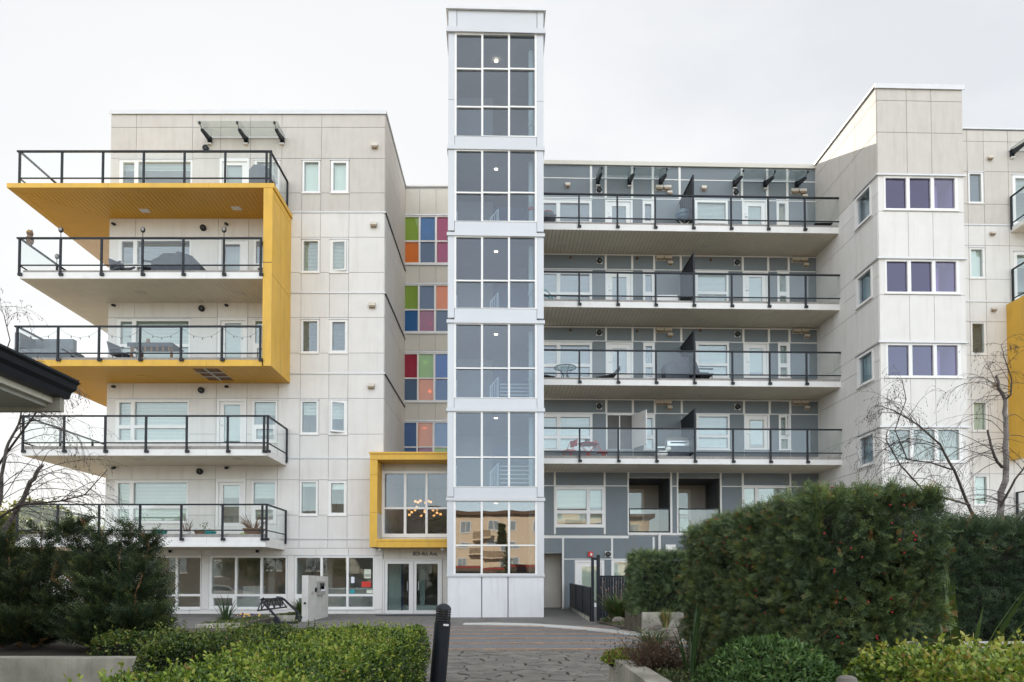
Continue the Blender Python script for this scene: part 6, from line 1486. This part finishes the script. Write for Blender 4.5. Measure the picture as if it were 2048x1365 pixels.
def yew_box(name, lab, lo, hi, n, m, nper, slen, nlen, nwid, faces, r=.2, amp=.05, f=2.6, bright=0., berries=0, core=.12, cat='hedge', shoots=0, twigs=0, tuft=0):
    t = thing(name, lab, cat, ((lo[0] + hi[0]) / 2, (lo[1] + hi[1]) / 2, lo[2])); off = np.array(t.location)
    sd = rng.uniform(0, 9)
    if tuft:
        nc = n // tuft; pc, nc_ = box_shell(lo, hi, nc, r, amp, f, sd, faces, .02); pc = pc - nc_ * (rng.uniform(size=(nc, 1)) ** 1.3 * .10)
        n = nc * tuft; nn = np.repeat(nc_, tuft, 0); p = np.repeat(pc, tuft, 0) + rng.normal(scale=.011, size=(n, 3))
    else: p, nn = box_shell(lo, hi, n, r, amp, f, sd, faces, .12)
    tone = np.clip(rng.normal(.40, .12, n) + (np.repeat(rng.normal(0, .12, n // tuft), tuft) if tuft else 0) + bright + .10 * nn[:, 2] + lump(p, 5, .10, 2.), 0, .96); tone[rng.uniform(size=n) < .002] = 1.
    dirs = nn * 1.0 + rng.normal(scale=.7, size=(n, 3)) + np.array([0, 0, .35])
    needles('foliage', p - off, dirs, nper, slen, nlen, nwid, m, t, tone)
    if shoots:
        q, qn = box_shell(lo, hi, shoots, r, amp, f, sd, faces, 0.); needles('shoot', q - off, qn * .6 + rng.normal(scale=.4, size=(shoots, 3)) + np.array([0, 0, .7]), nper, slen * 1.5, nlen * .8, nwid, m, t, np.clip(rng.normal(.82, .12, shoots), 0, 1))
    if berries:
        q, qn = box_shell(lo, hi, berries, r, amp, f, sd, faces, 0.02); mb = MB()
        for a, b in zip(q - off, qn): mb.ball(tuple(a + b * .02), .0052, 6, 4)
        obj('berries', mb, M['berry'], t, kind='stuff')
    if twigs:
        q, qn = box_shell(lo, hi, twigs, r, amp, f, sd, faces, 0.03); mb = MB()
        for a, b in zip(q - off, qn):
            l = rng.uniform(.05, .16); a0 = a - b * .04; a1 = a0 + (b * .45 + np.array([rng.normal() * .3, rng.normal() * .3, .8])) * l
            mb.tube([a0, (a0 + a1) / 2 + rng.normal(size=3) * .01, a1], [.003, .002, .001], 4)
        obj('bare_twig', mb, M['twig_brown'], t, kind='stuff')
    lo_, hi_ = [a - b for a, b in zip(lo, off)], [a - b for a, b in zip(hi, off)]
    core_box(lo_, hi_, core, M['inner'], t); return t
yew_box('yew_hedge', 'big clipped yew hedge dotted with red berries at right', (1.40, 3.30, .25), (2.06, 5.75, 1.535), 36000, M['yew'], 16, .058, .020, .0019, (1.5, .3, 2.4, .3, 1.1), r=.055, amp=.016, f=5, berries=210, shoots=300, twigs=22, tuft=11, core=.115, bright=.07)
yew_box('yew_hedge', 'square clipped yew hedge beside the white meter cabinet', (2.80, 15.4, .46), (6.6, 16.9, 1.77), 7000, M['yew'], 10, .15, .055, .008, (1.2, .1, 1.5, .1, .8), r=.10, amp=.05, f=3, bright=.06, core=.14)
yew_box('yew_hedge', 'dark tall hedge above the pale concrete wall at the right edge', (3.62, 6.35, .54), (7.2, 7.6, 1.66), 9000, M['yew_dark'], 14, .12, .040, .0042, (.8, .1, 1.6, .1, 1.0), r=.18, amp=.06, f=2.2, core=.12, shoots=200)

# free-growing yews at left: several leaning leaders with sprays
def yew_bush(lab, base, leaders, seed, spread, n_spray, z0):
    rr = random.Random(seed); t = thing('yew_shrub', lab, 'shrub', base); P = []; Dn = []; tr = MB()
    for (x, y, z, lean, rad) in leaders:
        tip = Vector((x, y, z)); root = Vector((x * .45 - lean * .3, y * .6, z0)); k = 14
        path = [root.lerp(tip, i / k) + Vector((rr.uniform(-.02, .02), rr.uniform(-.02, .02), 0)) for i in range(k + 1)]
        tr.tube(path, [.022 * (1 - i / (k + 1)) + .003 for i in range(k + 1)], 5)
        for i in range(n_spray):
            u = rr.uniform(.04, 1.0); c = path[min(k, int(u * k))]
            a = rr.uniform(0, 6.283); out = rad * (1 - u * .72) * rr.uniform(.25, 1.0)
            d = Vector((math.cos(a), math.sin(a), .45 + .5 * u)); e = c + Vector((d.x, d.y, d.z * .6)) * out
            for s in range(7):
                w_ = .15 + .85 * s / 6; q = c.lerp(e, w_); P.append((q.x + rr.uniform(-.025, .025), q.y + rr.uniform(-.025, .025), q.z + rr.uniform(-.025, .025))); dd = d + Vector((rr.uniform(-.5, .5), rr.uniform(-.5, .5), rr.uniform(-.35, .35))); Dn.append(tuple(dd))
    P, Dn = np.array(P), np.array(Dn); N = len(P)
    tone = np.clip(rng.normal(.38, .16, N), 0, .95); tone[rng.uniform(size=N) < .01] = 1
    needles('foliage', P, Dn, 12, .15, .036, .0055, M['yew_left'], t, tone); obj('branches', tr, M['twig_brown'], t, kind='stuff')
    return t
def LB(px, py, d): return W(px, py, d)
bL = Vector((LB(60, 1300, 8.3).x, 8.3, .36)); bR = Vector((LB(235, 1300, 7.8).x, 7.8, .36))
def lead(px, py, d, b, lean=0., rad=.6): p = W(px, py, d) - b; return (p.x, p.y, p.z, lean, rad)
yew_bush('dark shaggy yew at the far left below the white balconies', bL, [lead(-40, 1045, 8.3, bL), lead(15, 1075, 8.1, bL), lead(85, 1050, 8.5, bL, 0, .5), lead(-90, 1060, 8.2, bL), lead(110, 1120, 8.0, bL, 0, .5), lead(40, 1160, 7.7, bL, 0, .6), lead(-20, 1150, 7.6, bL), lead(120, 1200, 7.6, bL, 0, .5), lead(-30, 1235, 7.3, bL, 0, .6), lead(60, 1240, 7.2, bL, 0, .6), lead(130, 1245, 7.3, bL, 0, .5)], 4, .5, 112, .05)
yew_bush('dark shaggy yew with forked leaders left of the shop-front windows', bR, [lead(145, 1035, 7.8, bR, 0, .42), lead(205, 1060, 7.7, bR, 0, .5), lead(262, 1045, 7.9, bR, 0, .5), lead(300, 1065, 7.8, bR, 0, .42), lead(180, 1120, 7.4, bR, 0, .6), lead(285, 1130, 7.4, bR, 0, .55), lead(240, 1100, 7.5, bR, 0, .6), lead(318, 1160, 7.7, bR, 0, .38), lead(215, 1170, 7.2, bR, 0, .6), lead(190, 1235, 7.0, bR, 0, .6), lead(270, 1235, 7.0, bR, 0, .55), lead(310, 1225, 7.3, bR, 0, .45)], 9, .5, 112, .05)

# low mounded shrub
def mound(name, lab, c, r, n, m, ln, wd, kind='leaf', bright=0., flat=.8):
    t = thing(name, lab, 'shrub', c); v = norm(rng.normal(size=(n, 3))); v[:, 2] = np.abs(v[:, 2])
    p = v * np.array([r[0], r[1], r[2]]) * (1 + lump(v, 4, .06, c[0])[:, None]) * (1 - .25 * rng.uniform(size=(n, 1)) ** 2)
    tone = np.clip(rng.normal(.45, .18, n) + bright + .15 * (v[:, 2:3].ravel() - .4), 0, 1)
    leaves('foliage', p, v * .8 + rng.normal(scale=.7, size=(n, 3)), ln, wd, m, t, tone, face=v + rng.normal(scale=.5, size=(n, 3)))
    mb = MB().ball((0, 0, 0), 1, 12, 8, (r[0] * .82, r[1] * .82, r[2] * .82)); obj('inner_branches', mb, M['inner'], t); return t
mound('low_shrub', 'dense low green shrub in the concrete planter at the foot of the berried hedge', (1.24, 3.35, .45), (.34, .5, .36), 14000, M['shrub'], .030, .011)
mound('low_shrub', 'thin yellow green creeper spilling over the far corner of the concrete planter', (.90, 5.62, .47), (.17, .22, .09), 3000, M['box_bright'], .022, .014, bright=.35)
# heather like dry shrub
t = thing('dry_shrub', 'dry reddish brown twiggy shrub in the corner of the concrete planter', 'shrub', (1.03, 5.05, .44)); mb = MB(); rr = random.Random(5)
for i in range(420):
    a = rr.uniform(0, 6.283); l = rr.uniform(.10, .25); sp = rr.uniform(0, .19)
    mb.tube([(sp * .3 * math.cos(a), sp * .3 * math.sin(a), 0), (sp * math.cos(a), sp * math.sin(a), l * .6), (sp * 1.3 * math.cos(a) + rr.uniform(-.03, .03), sp * 1.3 * math.sin(a) + rr.uniform(-.03, .03), l)], [.0035, .0028, .0016], 3)
M['dry'] = mat('dry_red_twig', (.12, .075, .052), .9, .35, 30); obj('stems', mb, M['dry'], t, kind='stuff')
n = 2600; v = rng.normal(size=(n, 3)) * np.array([.15, .15, .07]) + np.array([0, 0, .15]); leaves('foliage', v, rng.normal(size=(n, 3)), .016, .007, leafmat('dry_leaf', [(0, (.04, .055, .025)), (.5, (.09, .075, .04)), (1, (.18, .10, .06))], .7, .1), t, rng.uniform(0, 1, n))

# strap-leaved clumps
def blades(name, lab, base, n, h, spread, w, seed, m=None, droop=.5, tones=(.2, .8), cat='grass clump', dead=.08, vis=None):
    rr = random.Random(seed); t = thing(name, lab, cat, base); big = MB(); tone = []
    for i in range(n):
        a = rr.uniform(0, 6.283); hh = h * rr.uniform(.55, 1.1); s = spread * rr.uniform(.15, 1.0); dr = droop * rr.uniform(.3, 1.2); r0 = spread * .22 * rr.random()
        pts = []
        for k in range(6):
            u = k / 5; rad = r0 + s * u ** 1.6; z = hh * (u - dr * u ** 3 * .55); pts.append(Vector((rad * math.cos(a), rad * math.sin(a), z)))
        side = Vector((-math.sin(a + rr.uniform(-.6, .6)), math.cos(a + rr.uniform(-.6, .6)), 0)); tv = 1.0 if rr.random() < dead else rr.uniform(*tones)
        vs = []; fs = []
        for k, p in enumerate(pts):
            ww = w * (1 - (k / 5) ** 2.2) * (.8 + .2 * min(1, k)) + .0006; vs += [p - side * ww, p + side * ww]
        for k in range(5): fs.append((2 * k, 2 * k + 1, 2 * k + 3, 2 * k + 2)); tone.append(tv)
        big.add(vs, fs)
    o = obj('leaf_blades', big, m or M['blade'], t, kind='stuff'); at = o.data.attributes.new('tone', 'FLOAT', 'FACE'); at.data.foreach_set('value', tone); return t
p = WZ(1240, 1246, .04)
dl = blades('grass_clump', 'tall clump of arching grass with dry flower stalks before the black gate', (W(1238, 1200, 19.4).x, 19.4, .04), 620, 1.0, .75, .016, 3, tones=(.3, .85), droop=.7, dead=.1)
mb = MB(); rr = random.Random(8)
for i in range(16):
    a = rr.uniform(-.55, .45); b = rr.uniform(-.2, .2); hh = rr.uniform(.85, 1.12); mb.tube([(a * .4, b, 0), (a * .8, b, hh * .6), (a, b, hh)], .004, 4); mb.ball((a, b, hh + .03), .014, 6, 4, (1, 1, 2.4))
obj('flower_stalk', mb, M['wicker'], dl, kind='stuff')
blades('grass_clump', 'short grass tuft on the bed edge below the clipped square hedge', (WZ(1300, 1262, .05).x, 15.6, .04), 160, .38, .42, .008, 12, tones=(.2, .9))
blades('grass_clump', 'yellowing low plant at the foot of the clipped square hedge', (W(1330, 1235, 14.6).x, 14.6, .2), 130, .5, .3, .01, 13, tones=(.5, 1))
blades('grass_clump', 'thin weeds along the bed left of the berried hedge', (2.3, 11.4, .05), 200, .4, .6, .007, 19, tones=(.1, .9))
ir = blades('iris_clump', 'upright sword shaped leaves rising between the dry shrub and the berried hedge', (1.18, 4.6, .45), 12, .56, .16, .013, 21, tones=(.25, .5), dead=0, droop=.05, cat='plant')
iq = blades('iris_clump', 'long sword shaped leaves leaning right behind the lime green hedge', (2.55, 4.0, .35), 16, .86, .55, .020, 27, tones=(.5, .8), dead=0, droop=.15, cat='plant')
blades('grass_clump', 'sparse upright leaves in the left end of the angled planter', (WZ(440, 1243, .17).x, WZ(440, 1243, .17).y + .35, .13), 34, .85, .55, .012, 31, tones=(.1, .45), dead=.02, droop=.35)
blades('grass_clump', 'low bushy tuft under the sparse upright leaves', (WZ(432, 1246, .15).x, WZ(440, 1243, .17).y + .25, .12), 150, .22, .5, .008, 33)
blades('grass_clump', 'bright fine grass tuft against the intercom wall', (WZ(587, 1232, .17).x, 22.0, .13), 260, .62, .55, .010, 35, tones=(.4, .95), droop=.5)
gc = []
M['cover'] = leafmat('ground_cover', [(0, (.03, .055, .02)), (.5, (.07, .10, .03)), (1, (.16, .16, .06))], .6, .1)
def carpet(name, poly, z, n, ln=.05, seed=1, m=None):
    "ground-cover foliage inside a polygon"
    xs, ys = [q[0] for q in poly], [q[1] for q in poly]; P = []; rr = random.Random(seed)
    while len(P) < n:
        x, y = rr.uniform(min(xs), max(xs)), rr.uniform(min(ys), max(ys)); ins = False; j = len(poly) - 1
        for i in range(len(poly)):
            if (poly[i][1] > y) != (poly[j][1] > y) and x < (poly[j][0] - poly[i][0]) * (y - poly[i][1]) / (poly[j][1] - poly[i][1]) + poly[i][0]: ins = not ins
            j = i
        if ins: P.append((x, y, (z(x, y) if callable(z) else z) + rr.uniform(0, .05)))
    P = np.array(P); o = leaves(name, P, rng.normal(size=(n, 3)) + np.array([0, 0, .8]), ln, ln * .45, m or M['cover'], None, rng.uniform(0, 1, n)); return o
carpet('ground_cover', [(q.x, q.y + .12) for q in pk] + [(pk[3].x, 23.6), (pk[0].x, 23.6)], .13, 6000, .055)
carpet('ground_cover', [(3.55, 11.2), (3.3, 14.4), (2.8, 17.4), (2.5, 20.4), (5, 20.4), (6.5, 12)], lambda x, y: .03 + min(.27, max(0, (x - (2.42 + (20.6 - y) * .14)) * .26)), 9000, .07, 2)
carpet('ground_cover', [(.96, 3.9), (.96, 5.6), (1.35, 5.6), (1.35, 3.9)], .45, 1800, .03, 3)
pf = tagged('pansy_flowers', MB(), M['yellow'], 'yellow and dark pansies in the angled concrete planter', 'flowers')
mb = MB(); rr = random.Random(2); c = WZ(482, 1236, .22)
for i in range(9): mb.lathe([(.022, 0), (.026, .012)], (c.x + rr.uniform(-.25, .3), c.y + .3 + rr.uniform(-.2, .3), .24 + rr.uniform(0, .08)), 7, Matrix.Rotation(R(60), 3, 'X'))
pf.data = obj('tmp', mb, M['yellow']).data; bpy.data.objects.remove(bpy.data.objects['tmp'])
mb = MB()
for i in range(9): mb.lathe([(.022, 0), (.026, .012)], (c.x + rr.uniform(-.35, .2), c.y + .25 + rr.uniform(-.2, .3), .23 + rr.uniform(0, .08)), 7, Matrix.Rotation(R(60), 3, 'X'))
M['violet'] = mat('violet_petal', (.05, .012, .06), .6, .2); obj('petals', mb, M['violet'], pf)

# ================================================================ bare birches
def birch(lab, base, limbs, seeds, seed, d0, twig_n, name='birch_tree', twl=(1.0, 2.4)):
    rr = random.Random(seed); t = thing(name, lab, 'tree', base); B = Vector(base); tr = MB(); tw = MB(); cat = MB(); starts = []
    for (pts, r0, r1, pale) in limbs:
        P = [W(px, py, d) - B for px, py, d in pts]
        Q = []
        for i in range(len(P) - 1):
            for s in range(4): Q.append(P[i].lerp(P[i + 1], s / 4) + Vector((rr.uniform(-1, 1), rr.uniform(-1, 1), rr.uniform(-1, 1))) * r0 * .25)
        Q.append(P[-1]); n = len(Q)
        mb = MB().tube(Q, [r0 + (r1 - r0) * i / (n - 1) for i in range(n)], 7)
        obj('trunk' if pale else 'limb', mb, M['bark'] if pale else M['bark_dark'], t)
        for i in range(int(n * .2), n): starts.append((Q[i], r0 + (r1 - r0) * i / (n - 1)))
    def arch(p, d, l, r, lev):
        k = 9; pts = [p]; dd = d.normalized(); bend = rr.uniform(.10, .30)
        for i in range(k):
            dd = (dd + Vector((rr.uniform(-.12, .12), rr.uniform(-.12, .12), -bend * (.5 + i / k * 1.1) + rr.uniform(-.06, .06)))).normalized(); pts.append(pts[-1] + dd * l / k)
        tw.tube(pts, [max(.0011, r * (1 - .85 * i / k)) for i in range(k + 1)], 4 if lev == 0 else 3, False)
        if lev < 2:
            for j in range(rr.randint(3, 6) if lev == 0 else rr.randint(1, 3)):
                i = rr.randint(2, k); sd = Vector((rr.uniform(-1, 1), rr.uniform(-1, 1), rr.uniform(-.4, .7)))
                arch(pts[i], (pts[i] - pts[i - 1]).normalized() + sd * .8, l * rr.uniform(.25, .5), r * .45, lev + 1)
        elif rr.random() < .45:
            cat.ball(tuple(pts[-1]), .0045, 5, 3, (1, 1, 2.2))
        if lev == 0 or rr.random() < .5: cat.ball(tuple(pts[-1]), .0045, 5, 3, (1, 1, 2.2))
    for i in range(twig_n):
        p, r = rr.choice(starts); side = rr.choice(seeds)
        fl = min(1.0, max(.35, r / .016)); arch(p, Vector((side[0] + rr.uniform(-.5, .5), rr.uniform(-.6, .6), side[1] + rr.uniform(-.35, .5))), rr.uniform(*twl) * fl, min(.0055, r * .4 + .0012), 0)
    obj('twigs', tw, M['bark_dark'], t, kind='stuff'); obj('catkins', cat, M['bark_dark'], t, kind='stuff'); return t
dl_ = 8.9
birch('bare weeping birch with arching twigs at the left edge', (W(-60, 1250, dl_).x, dl_, .36), [
    ([(-60, 1290, dl_), (-40, 1130, dl_), (28, 1030, dl_), (60, 965, 8.6), (86, 930, 8.5)], .045, .020, True),
    ([(-40, 1100, dl_), (0, 1000, dl_), (10, 900, 8.7), (38, 850, 8.6), (48, 790, 8.5)], .030, .006, True),
    ([(-60, 1060, dl_), (-25, 960, dl_), (25, 890, 8.7), (90, 800, 8.4), (105, 770, 8.4)], .022, .005, False),
    ([(-40, 1060, dl_), (40, 1010, 8.6), (120, 1003, 8.3), (170, 990, 8.2), (215, 940, 8.1)], .016, .004, False),
    ([(-50, 900, dl_), (-15, 790, 8.8), (20, 680, 8.8), (8, 630, 8.8), (-5, 610, 8.8)], .010, .003, False)],
    [(1.0, .7), (.9, .3), (.8, 1.0), (1.1, .05), (.4, .9)], 5, dl_, 80, twl=(.6, 1.5))
dr_ = 10.0
birch('bare birch with pale trunk in front of the yellow balcony box at right', (W(1985, 1290, dr_).x, dr_, .3), [
    ([(1975, 1290, dr_), (1990, 1120, dr_), (1998, 1030, dr_), (2012, 940, dr_), (2013, 850, 9.9), (2008, 800, 9.9), (1992, 752, 9.8)], .062, .018, True),
    ([(1990, 1100, dr_), (2030, 1040, 9.8), (2075, 1000, 9.6)], .042, .022, True),
    ([(1960, 1060, dr_), (1932, 1000, 9.8), (1908, 940, 9.6), (1880, 890, 9.5), (1836, 850, 9.4), (1795, 826, 9.3), (1766, 814, 9.3)], .024, .004, False),
    ([(2005, 935, dr_), (1995, 925, 9.9), (1984, 900, 9.8), (1975, 860, 9.8)], .022, .014, False),
    ([(1940, 1010, 9.8), (1850, 985, 9.5), (1800, 930, 9.4), (1772, 880, 9.4), (1775, 860, 9.4)], .016, .004, False),
    ([(1905, 940, 9.6), (1860, 925, 9.5), (1815, 920, 9.4), (1790, 860, 9.4), (1812, 800, 9.3), (1805, 760, 9.3)], .012, .004, False),
    ([(2008, 800, 9.9), (2022, 790, 9.8), (2024, 760, 9.8), (2010, 720, 9.7), (2002, 690, 9.7)], .014, .004, False),
    ([(1998, 1020, dr_), (2030, 960, 9.8), (2060, 920, 9.7)], .02, .008, False)],
    [(-1.0, .6), (-.9, .2), (-.8, .9), (-1.1, .0), (.6, .6), (.8, .2)], 17, dr_, 125, twl=(.6, 1.45))

# ================================================================ background beyond the left corner
M['sun_leaf'] = leafmat('sunlit_leaf', [(0, (.05, .075, .02)), (.5, (.14, .16, .03)), (1, (.26, .24, .05))], .5, .45)
def leafy_tree(name, lab, loc, h, r, n, m, ls, seed, group=None):
    t = thing(name, lab, 'tree', loc, 0, group); rr = random.Random(seed)
    tr = MB().tube([(0, 0, 0), (.1, 0, h * .4), (0, .1, h * .8)], [r * .09, r * .06, r * .02], 7)
    for i in range(7):
        a = i * .9; tr.tube([(0, 0, h * (.3 + .06 * i)), (r * .6 * math.cos(a), r * .6 * math.sin(a), h * (.5 + .06 * i))], [r * .035, r * .01], 5)
    obj('trunk', tr, M['bark'], t)
    cl = np.array([[rr.gauss(0, r * .45), rr.gauss(0, r * .45), h * rr.uniform(.35, .95)] for _ in range(26)])
    idx = rng.integers(0, 26, n); p = cl[idx] + norm(rng.normal(size=(n, 3))) * (r * .36 * rng.uniform(.5, 1, (n, 1)))
    leaves('crown', p, rng.normal(size=(n, 3)), ls, ls * .55, m, t, np.clip(rng.normal(.5, .22, n), 0, 1)); return t
for i, (px, d, h, r) in enumerate(((70, 44, 6.2, 2.6), (150, 40, 5.0, 2.2), (-60, 48, 7.5, 3.0), (20, 36, 4.6, 2.0))):
    leafy_tree('broadleaf_tree', ['sunlit yellow green tree behind the left yews, under the white balcony', 'small sunlit bush like tree just left of the building corner', 'taller sunlit tree beyond the left edge of the picture', 'short sunlit tree behind the far left yew'][i], (W(px, 1172, d).x, d, 0), h, r, 5200, M['sun_leaf'], .24, 40 + i)
hb = thing('low_house', 'low pale house with a flat roof far behind the left balconies', 'house', (W(-60, 1172, 58).x, 58, 0))
obj('wall', MB().box(-9, 9, 0, 8, 0, 5.2), M['white_panel'], hb); obj('roof', MB().box(-9.3, 9.3, -.3, 8.3, 5.2, 5.5), M['flash'], hb)
for x in (-5, -1, 3, 6): obj('window', MB().box(x, x + 1.4, -.05, .0, 2.6, 4.1), M['black'], hb)
# ================================================================ across the street, seen mirrored in the glass
M['tan'] = mat('tan_stucco', (.74, .59, .43), .8, .04, 1.5); M['tan_mid'] = mat('tan_railing', (.34, .24, .15), .7, .1); M['tan_dark'] = mat('brown_roof_edge', (.14, .085, .05), .7, .1); M['shop_white'] = mat('shop_white', (.66, .65, .62), .6, .04)
M['shingle'] = mat('brown_shingle', (.13, .105, .085), .85, .25, 8)
M['win_out'] = mat('reflecting_window', (.30, .34, .36), .25, .1)
ab = thing('apartment_block', 'sunlit tan apartment block mirrored in the lowest stair tower glass', 'building', (-4, -68, 0))
obj('wall', MB().box(-34, 34, -12, 0, 0, 13.2), M['tan'], ab); obj('roof', MB().box(-34.8, 34.8, -12.8, .9, 13.2, 13.9), M['tan_dark'], ab)
wm = MB().box(-.85, .85, 0, .05, 0, 1.5); wf = MB()
for r in subtract((-.95, .95, -.1, 1.6), [(-.8, -.05, .05, 1.45), (.05, .8, .05, 1.45)]): wf.box(r[0], r[1], .051, .12, r[2], r[3])
w1 = w2 = None
for fl in range(4):
    for i in range(16):
        x = -31 + i * 4.1 + (.7 if i % 2 else 0)
        if w1 is None: o = obj('window', wm, M['win_out'], ab); w1 = o.data; f_ = obj('window_frame', wf, M['vinyl'], o); w2 = f_.data
        else: o = obj('window', w1, M['win_out'], ab); f_ = obj('window_frame', w2, M['vinyl'], o)
        o.location = (x, 0.002, 1.1 + fl * 3.15)
for fl in (1, 2, 3):
    for x in (-20, -3.6, 4.6, 21):
        b = obj('balcony', MB().box(x - 1.5, x + 1.5, .003, 1.5, fl * 3.15 - .15, fl * 3.15 + .05), M['tan'], ab); obj('railing', MB().box(x - 1.5, x + 1.5, 1.42, 1.46, fl * 3.15 + .0505, fl * 3.15 + 1.0), M['tan_mid'], b)
sh = thing('shop', 'low white shop with a red banded dark canopy mirrored in the tower glass', 'shop', (-4, -52, 0))
obj('wall', MB().box(-16, 16, -6, 0, 0, 3.0), M['shop_white'], sh); obj('canopy', MB().box(-17, 17, -1, 2.5, 3.0, 3.9), M['tan_dark'], sh); obj('red_band', MB().box(-17.02, 17.02, 2.501, 2.55, 3.6, 3.8), M['red'], sh); obj('window', MB().box(-13, -3, 0.001, .06, .9, 2.4), M['black'], sh); obj('window', MB().box(2, 12, 0.001, .06, .9, 2.4), M['black'], sh)
M['fir'] = leafmat('fir_needle', [(0, (.05, .06, .025)), (.5, (.14, .15, .05)), (1, (.30, .26, .10))], .6, .4)
def fir(lab, loc, h, r, n, seed):
    t = thing('fir_tree', lab, 'tree', loc); obj('trunk', MB().tube([(0, 0, 0), (0, 0, h)], [r * .07, .02], 7), M['bark'], t)
    u = rng.uniform(0, 1, n) ** .8; a = rng.uniform(0, 6.283, n); lay = 1 + .45 * np.sin(u * 46 + a * 2); q = r * (1 - u) * lay * rng.uniform(.35, 1, n)
    p = np.stack([q * np.cos(a), q * np.sin(a), h * (.1 + .9 * u) - q * .25 + rng.normal(scale=.12, size=n)], 1); leaves('crown', p, np.stack([np.cos(a), np.sin(a), -.3 + 0 * a], 1) + rng.normal(scale=.3, size=(n, 3)), .5, .16, M['fir'], t, rng.uniform(0, 1, n)); return t
fir('tall fir mirrored at the right of the tower glass', (2.6, -40, 0), 9.0, 1.7, 2300, 1); fir('smaller fir mirrored at the left of the tower glass', (-11, -42, 0), 5.5, 2.0, 2000, 2)
M['brown_siding'] = mat('brown_siding', (.15, .125, .10), .8, .1)
gh = thing('gabled_building', 'brown shingled long roofed building mirrored in the lobby window', 'building', (-22, -22, 0))
obj('wall', MB().box(-16, 16, -8, 0, 0, 5.6), M['brown_siding'], gh)
obj('roof', MB().hexa([(-17, 1, 5.4), (17, 1, 5.4), (17, -9, 5.4), (-17, -9, 5.4), (-14, -3.6, 9.6), (14, -3.6, 9.6), (14, -4.4, 9.6), (-14, -4.4, 9.6)]), M['shingle'], gh)
for i in range(5): w = obj('window', MB().box(-14 + i * 5, -12.2 + i * 5, .001, .06, 2.4, 4.0), M['win_out'], gh); obj('window_frame', MB().box(-14.1 + i * 5, -12.1 + i * 5, .0605, .09, 2.3, 2.4).box(-14.1 + i * 5, -12.1 + i * 5, .0605, .09, 4.0, 4.1), M['vinyl'], w)
leafy_tree('street_tree', 'autumn street tree mirrored in the shop-front glass', (-13, -12, 0), 7, 2.4, 4500, M['sun_leaf'], .22, 77)

# street trees and parked cars mirrored in the shop-front glass
for i, (x, y, h, r, lab) in enumerate(((-24, -15, 6.5, 2.2, 'olive street tree mirrored in the left shop-front windows'), (-6.5, -17, 7.5, 2.4, 'tall olive street tree mirrored beside the entrance doors'))):
    leafy_tree('street_tree', lab, (x, y, 0), h, r, 3200, M['fir'], .24, 90 + i)
def car(lab, loc, rz, m):
    t = thing('parked_car', lab, 'car', loc, rz, 'cars mirrored in the shop-front glass')
    body = [(-2.1, .35), (2.1, .35), (2.15, .65), (1.95, .82), (1.0, .92), (.35, 1.38), (-1.0, 1.42), (-1.75, .98), (-2.12, .9)]
    obj('body', MB().prism(body, -.85, .85, 'y'), m, t)
    obj('side_window', MB().prism([(-1.45, .97), (.75, .95), (.28, 1.30), (-.95, 1.33)], .851, .86, 'y'), M['black'], t)
    for x in (-1.3, 1.3):
        for y in (-.80, .80):
            w = obj('wheel', MB().lathe([(.32, -.1), (.32, .1)], (x, y, .32), 16, Matrix.Rotation(R(90), 3, 'X')), M['black'], t)
            obj('rim', MB().lathe([(.19, -.11), (.19, .11)], (x, y, .32), 12, Matrix.Rotation(R(90), 3, 'X')), M['steel'], w)
    for x in (2.13,): obj('headlight', MB().box(x - .1, x + .02, -.7, -.4, .62, .76).box(x - .1, x + .02, .4, .7, .62, .76), M['lens'], t, label=None)
    return t
M['car_dark'] = mat('dark_car_paint', (.03, .03, .035), .25, .05, coat=.6); M['car_pale'] = mat('silver_car_paint', (.45, .46, .47), .3, .03, metal=.4, coat=.5)
car('dark saloon car mirrored in the middle shop-front window', (-17.5, -8.5, 0), 0, M['car_dark']); car('silver car mirrored in the left shop-front window', (-23.5, -9, 0), 0, M['car_pale'])
# things standing inside the shop-front room
def inside(px, dl, z=.12): return lp(FL, px, dl, z, 1170)
t = thing('armchair', 'pale armchair inside behind the middle shop-front window', 'chair', inside(500, 1.2))
obj('seat', MB().box(-.4, .4, -.35, .35, .1, .45), M['trim_white'], t); obj('backrest', MB().box(-.4, .4, .351, .5, .1, .95), M['trim_white'], t)
for s in (-.46, .46): obj('armrest', MB().box(s - .06, s + .06, -.35, .35, .1, .62), M['trim_white'], t)
t = thing('exercise_machine', 'dark exercise machine inside behind the third shop-front window group', 'exercise machine', inside(622, 1.3))
obj('frame', MB().tube([(-.3, 0, 0), (-.2, 0, 1.5), (.1, 0, 1.75)], .05, 6).tube([(.5, 0, .1), (-.25, 0, .25)], .09, 6), M['black'], t); obj('console', MB().box(-.05, .25, -.3, .3, 1.6, 1.95), M['black'], t); obj('handle', MB().tube([(.1, -.35, 1.3), (.1, .35, 1.3)], .03, 6), M['steel'], t)
t = thing('side_table', 'long pale cabinet inside behind the window with the red notice', 'cabinet', inside(690, 1.6)); obj('table_top', MB().box(-1.3, 1.3, -.3, .3, .82, .88), M['trim_white'], t); obj('cabinet', MB().box(-1.25, 1.25, -.28, .28, 0, .819), M['room'], t)
for px in (440, 545, 660): tagged('interior_column', MB().box(-.12, .12, -.12, .12, 0, 2.2), M['trim_white'], {440: 'white interior column behind the left pane of the middle shop-front window', 545: 'white interior column behind the right pane of the middle shop-front window', 660: 'white interior column behind the shop-front window beside the intercom wall'}[px], 'column').location = inside(px, 2.6)
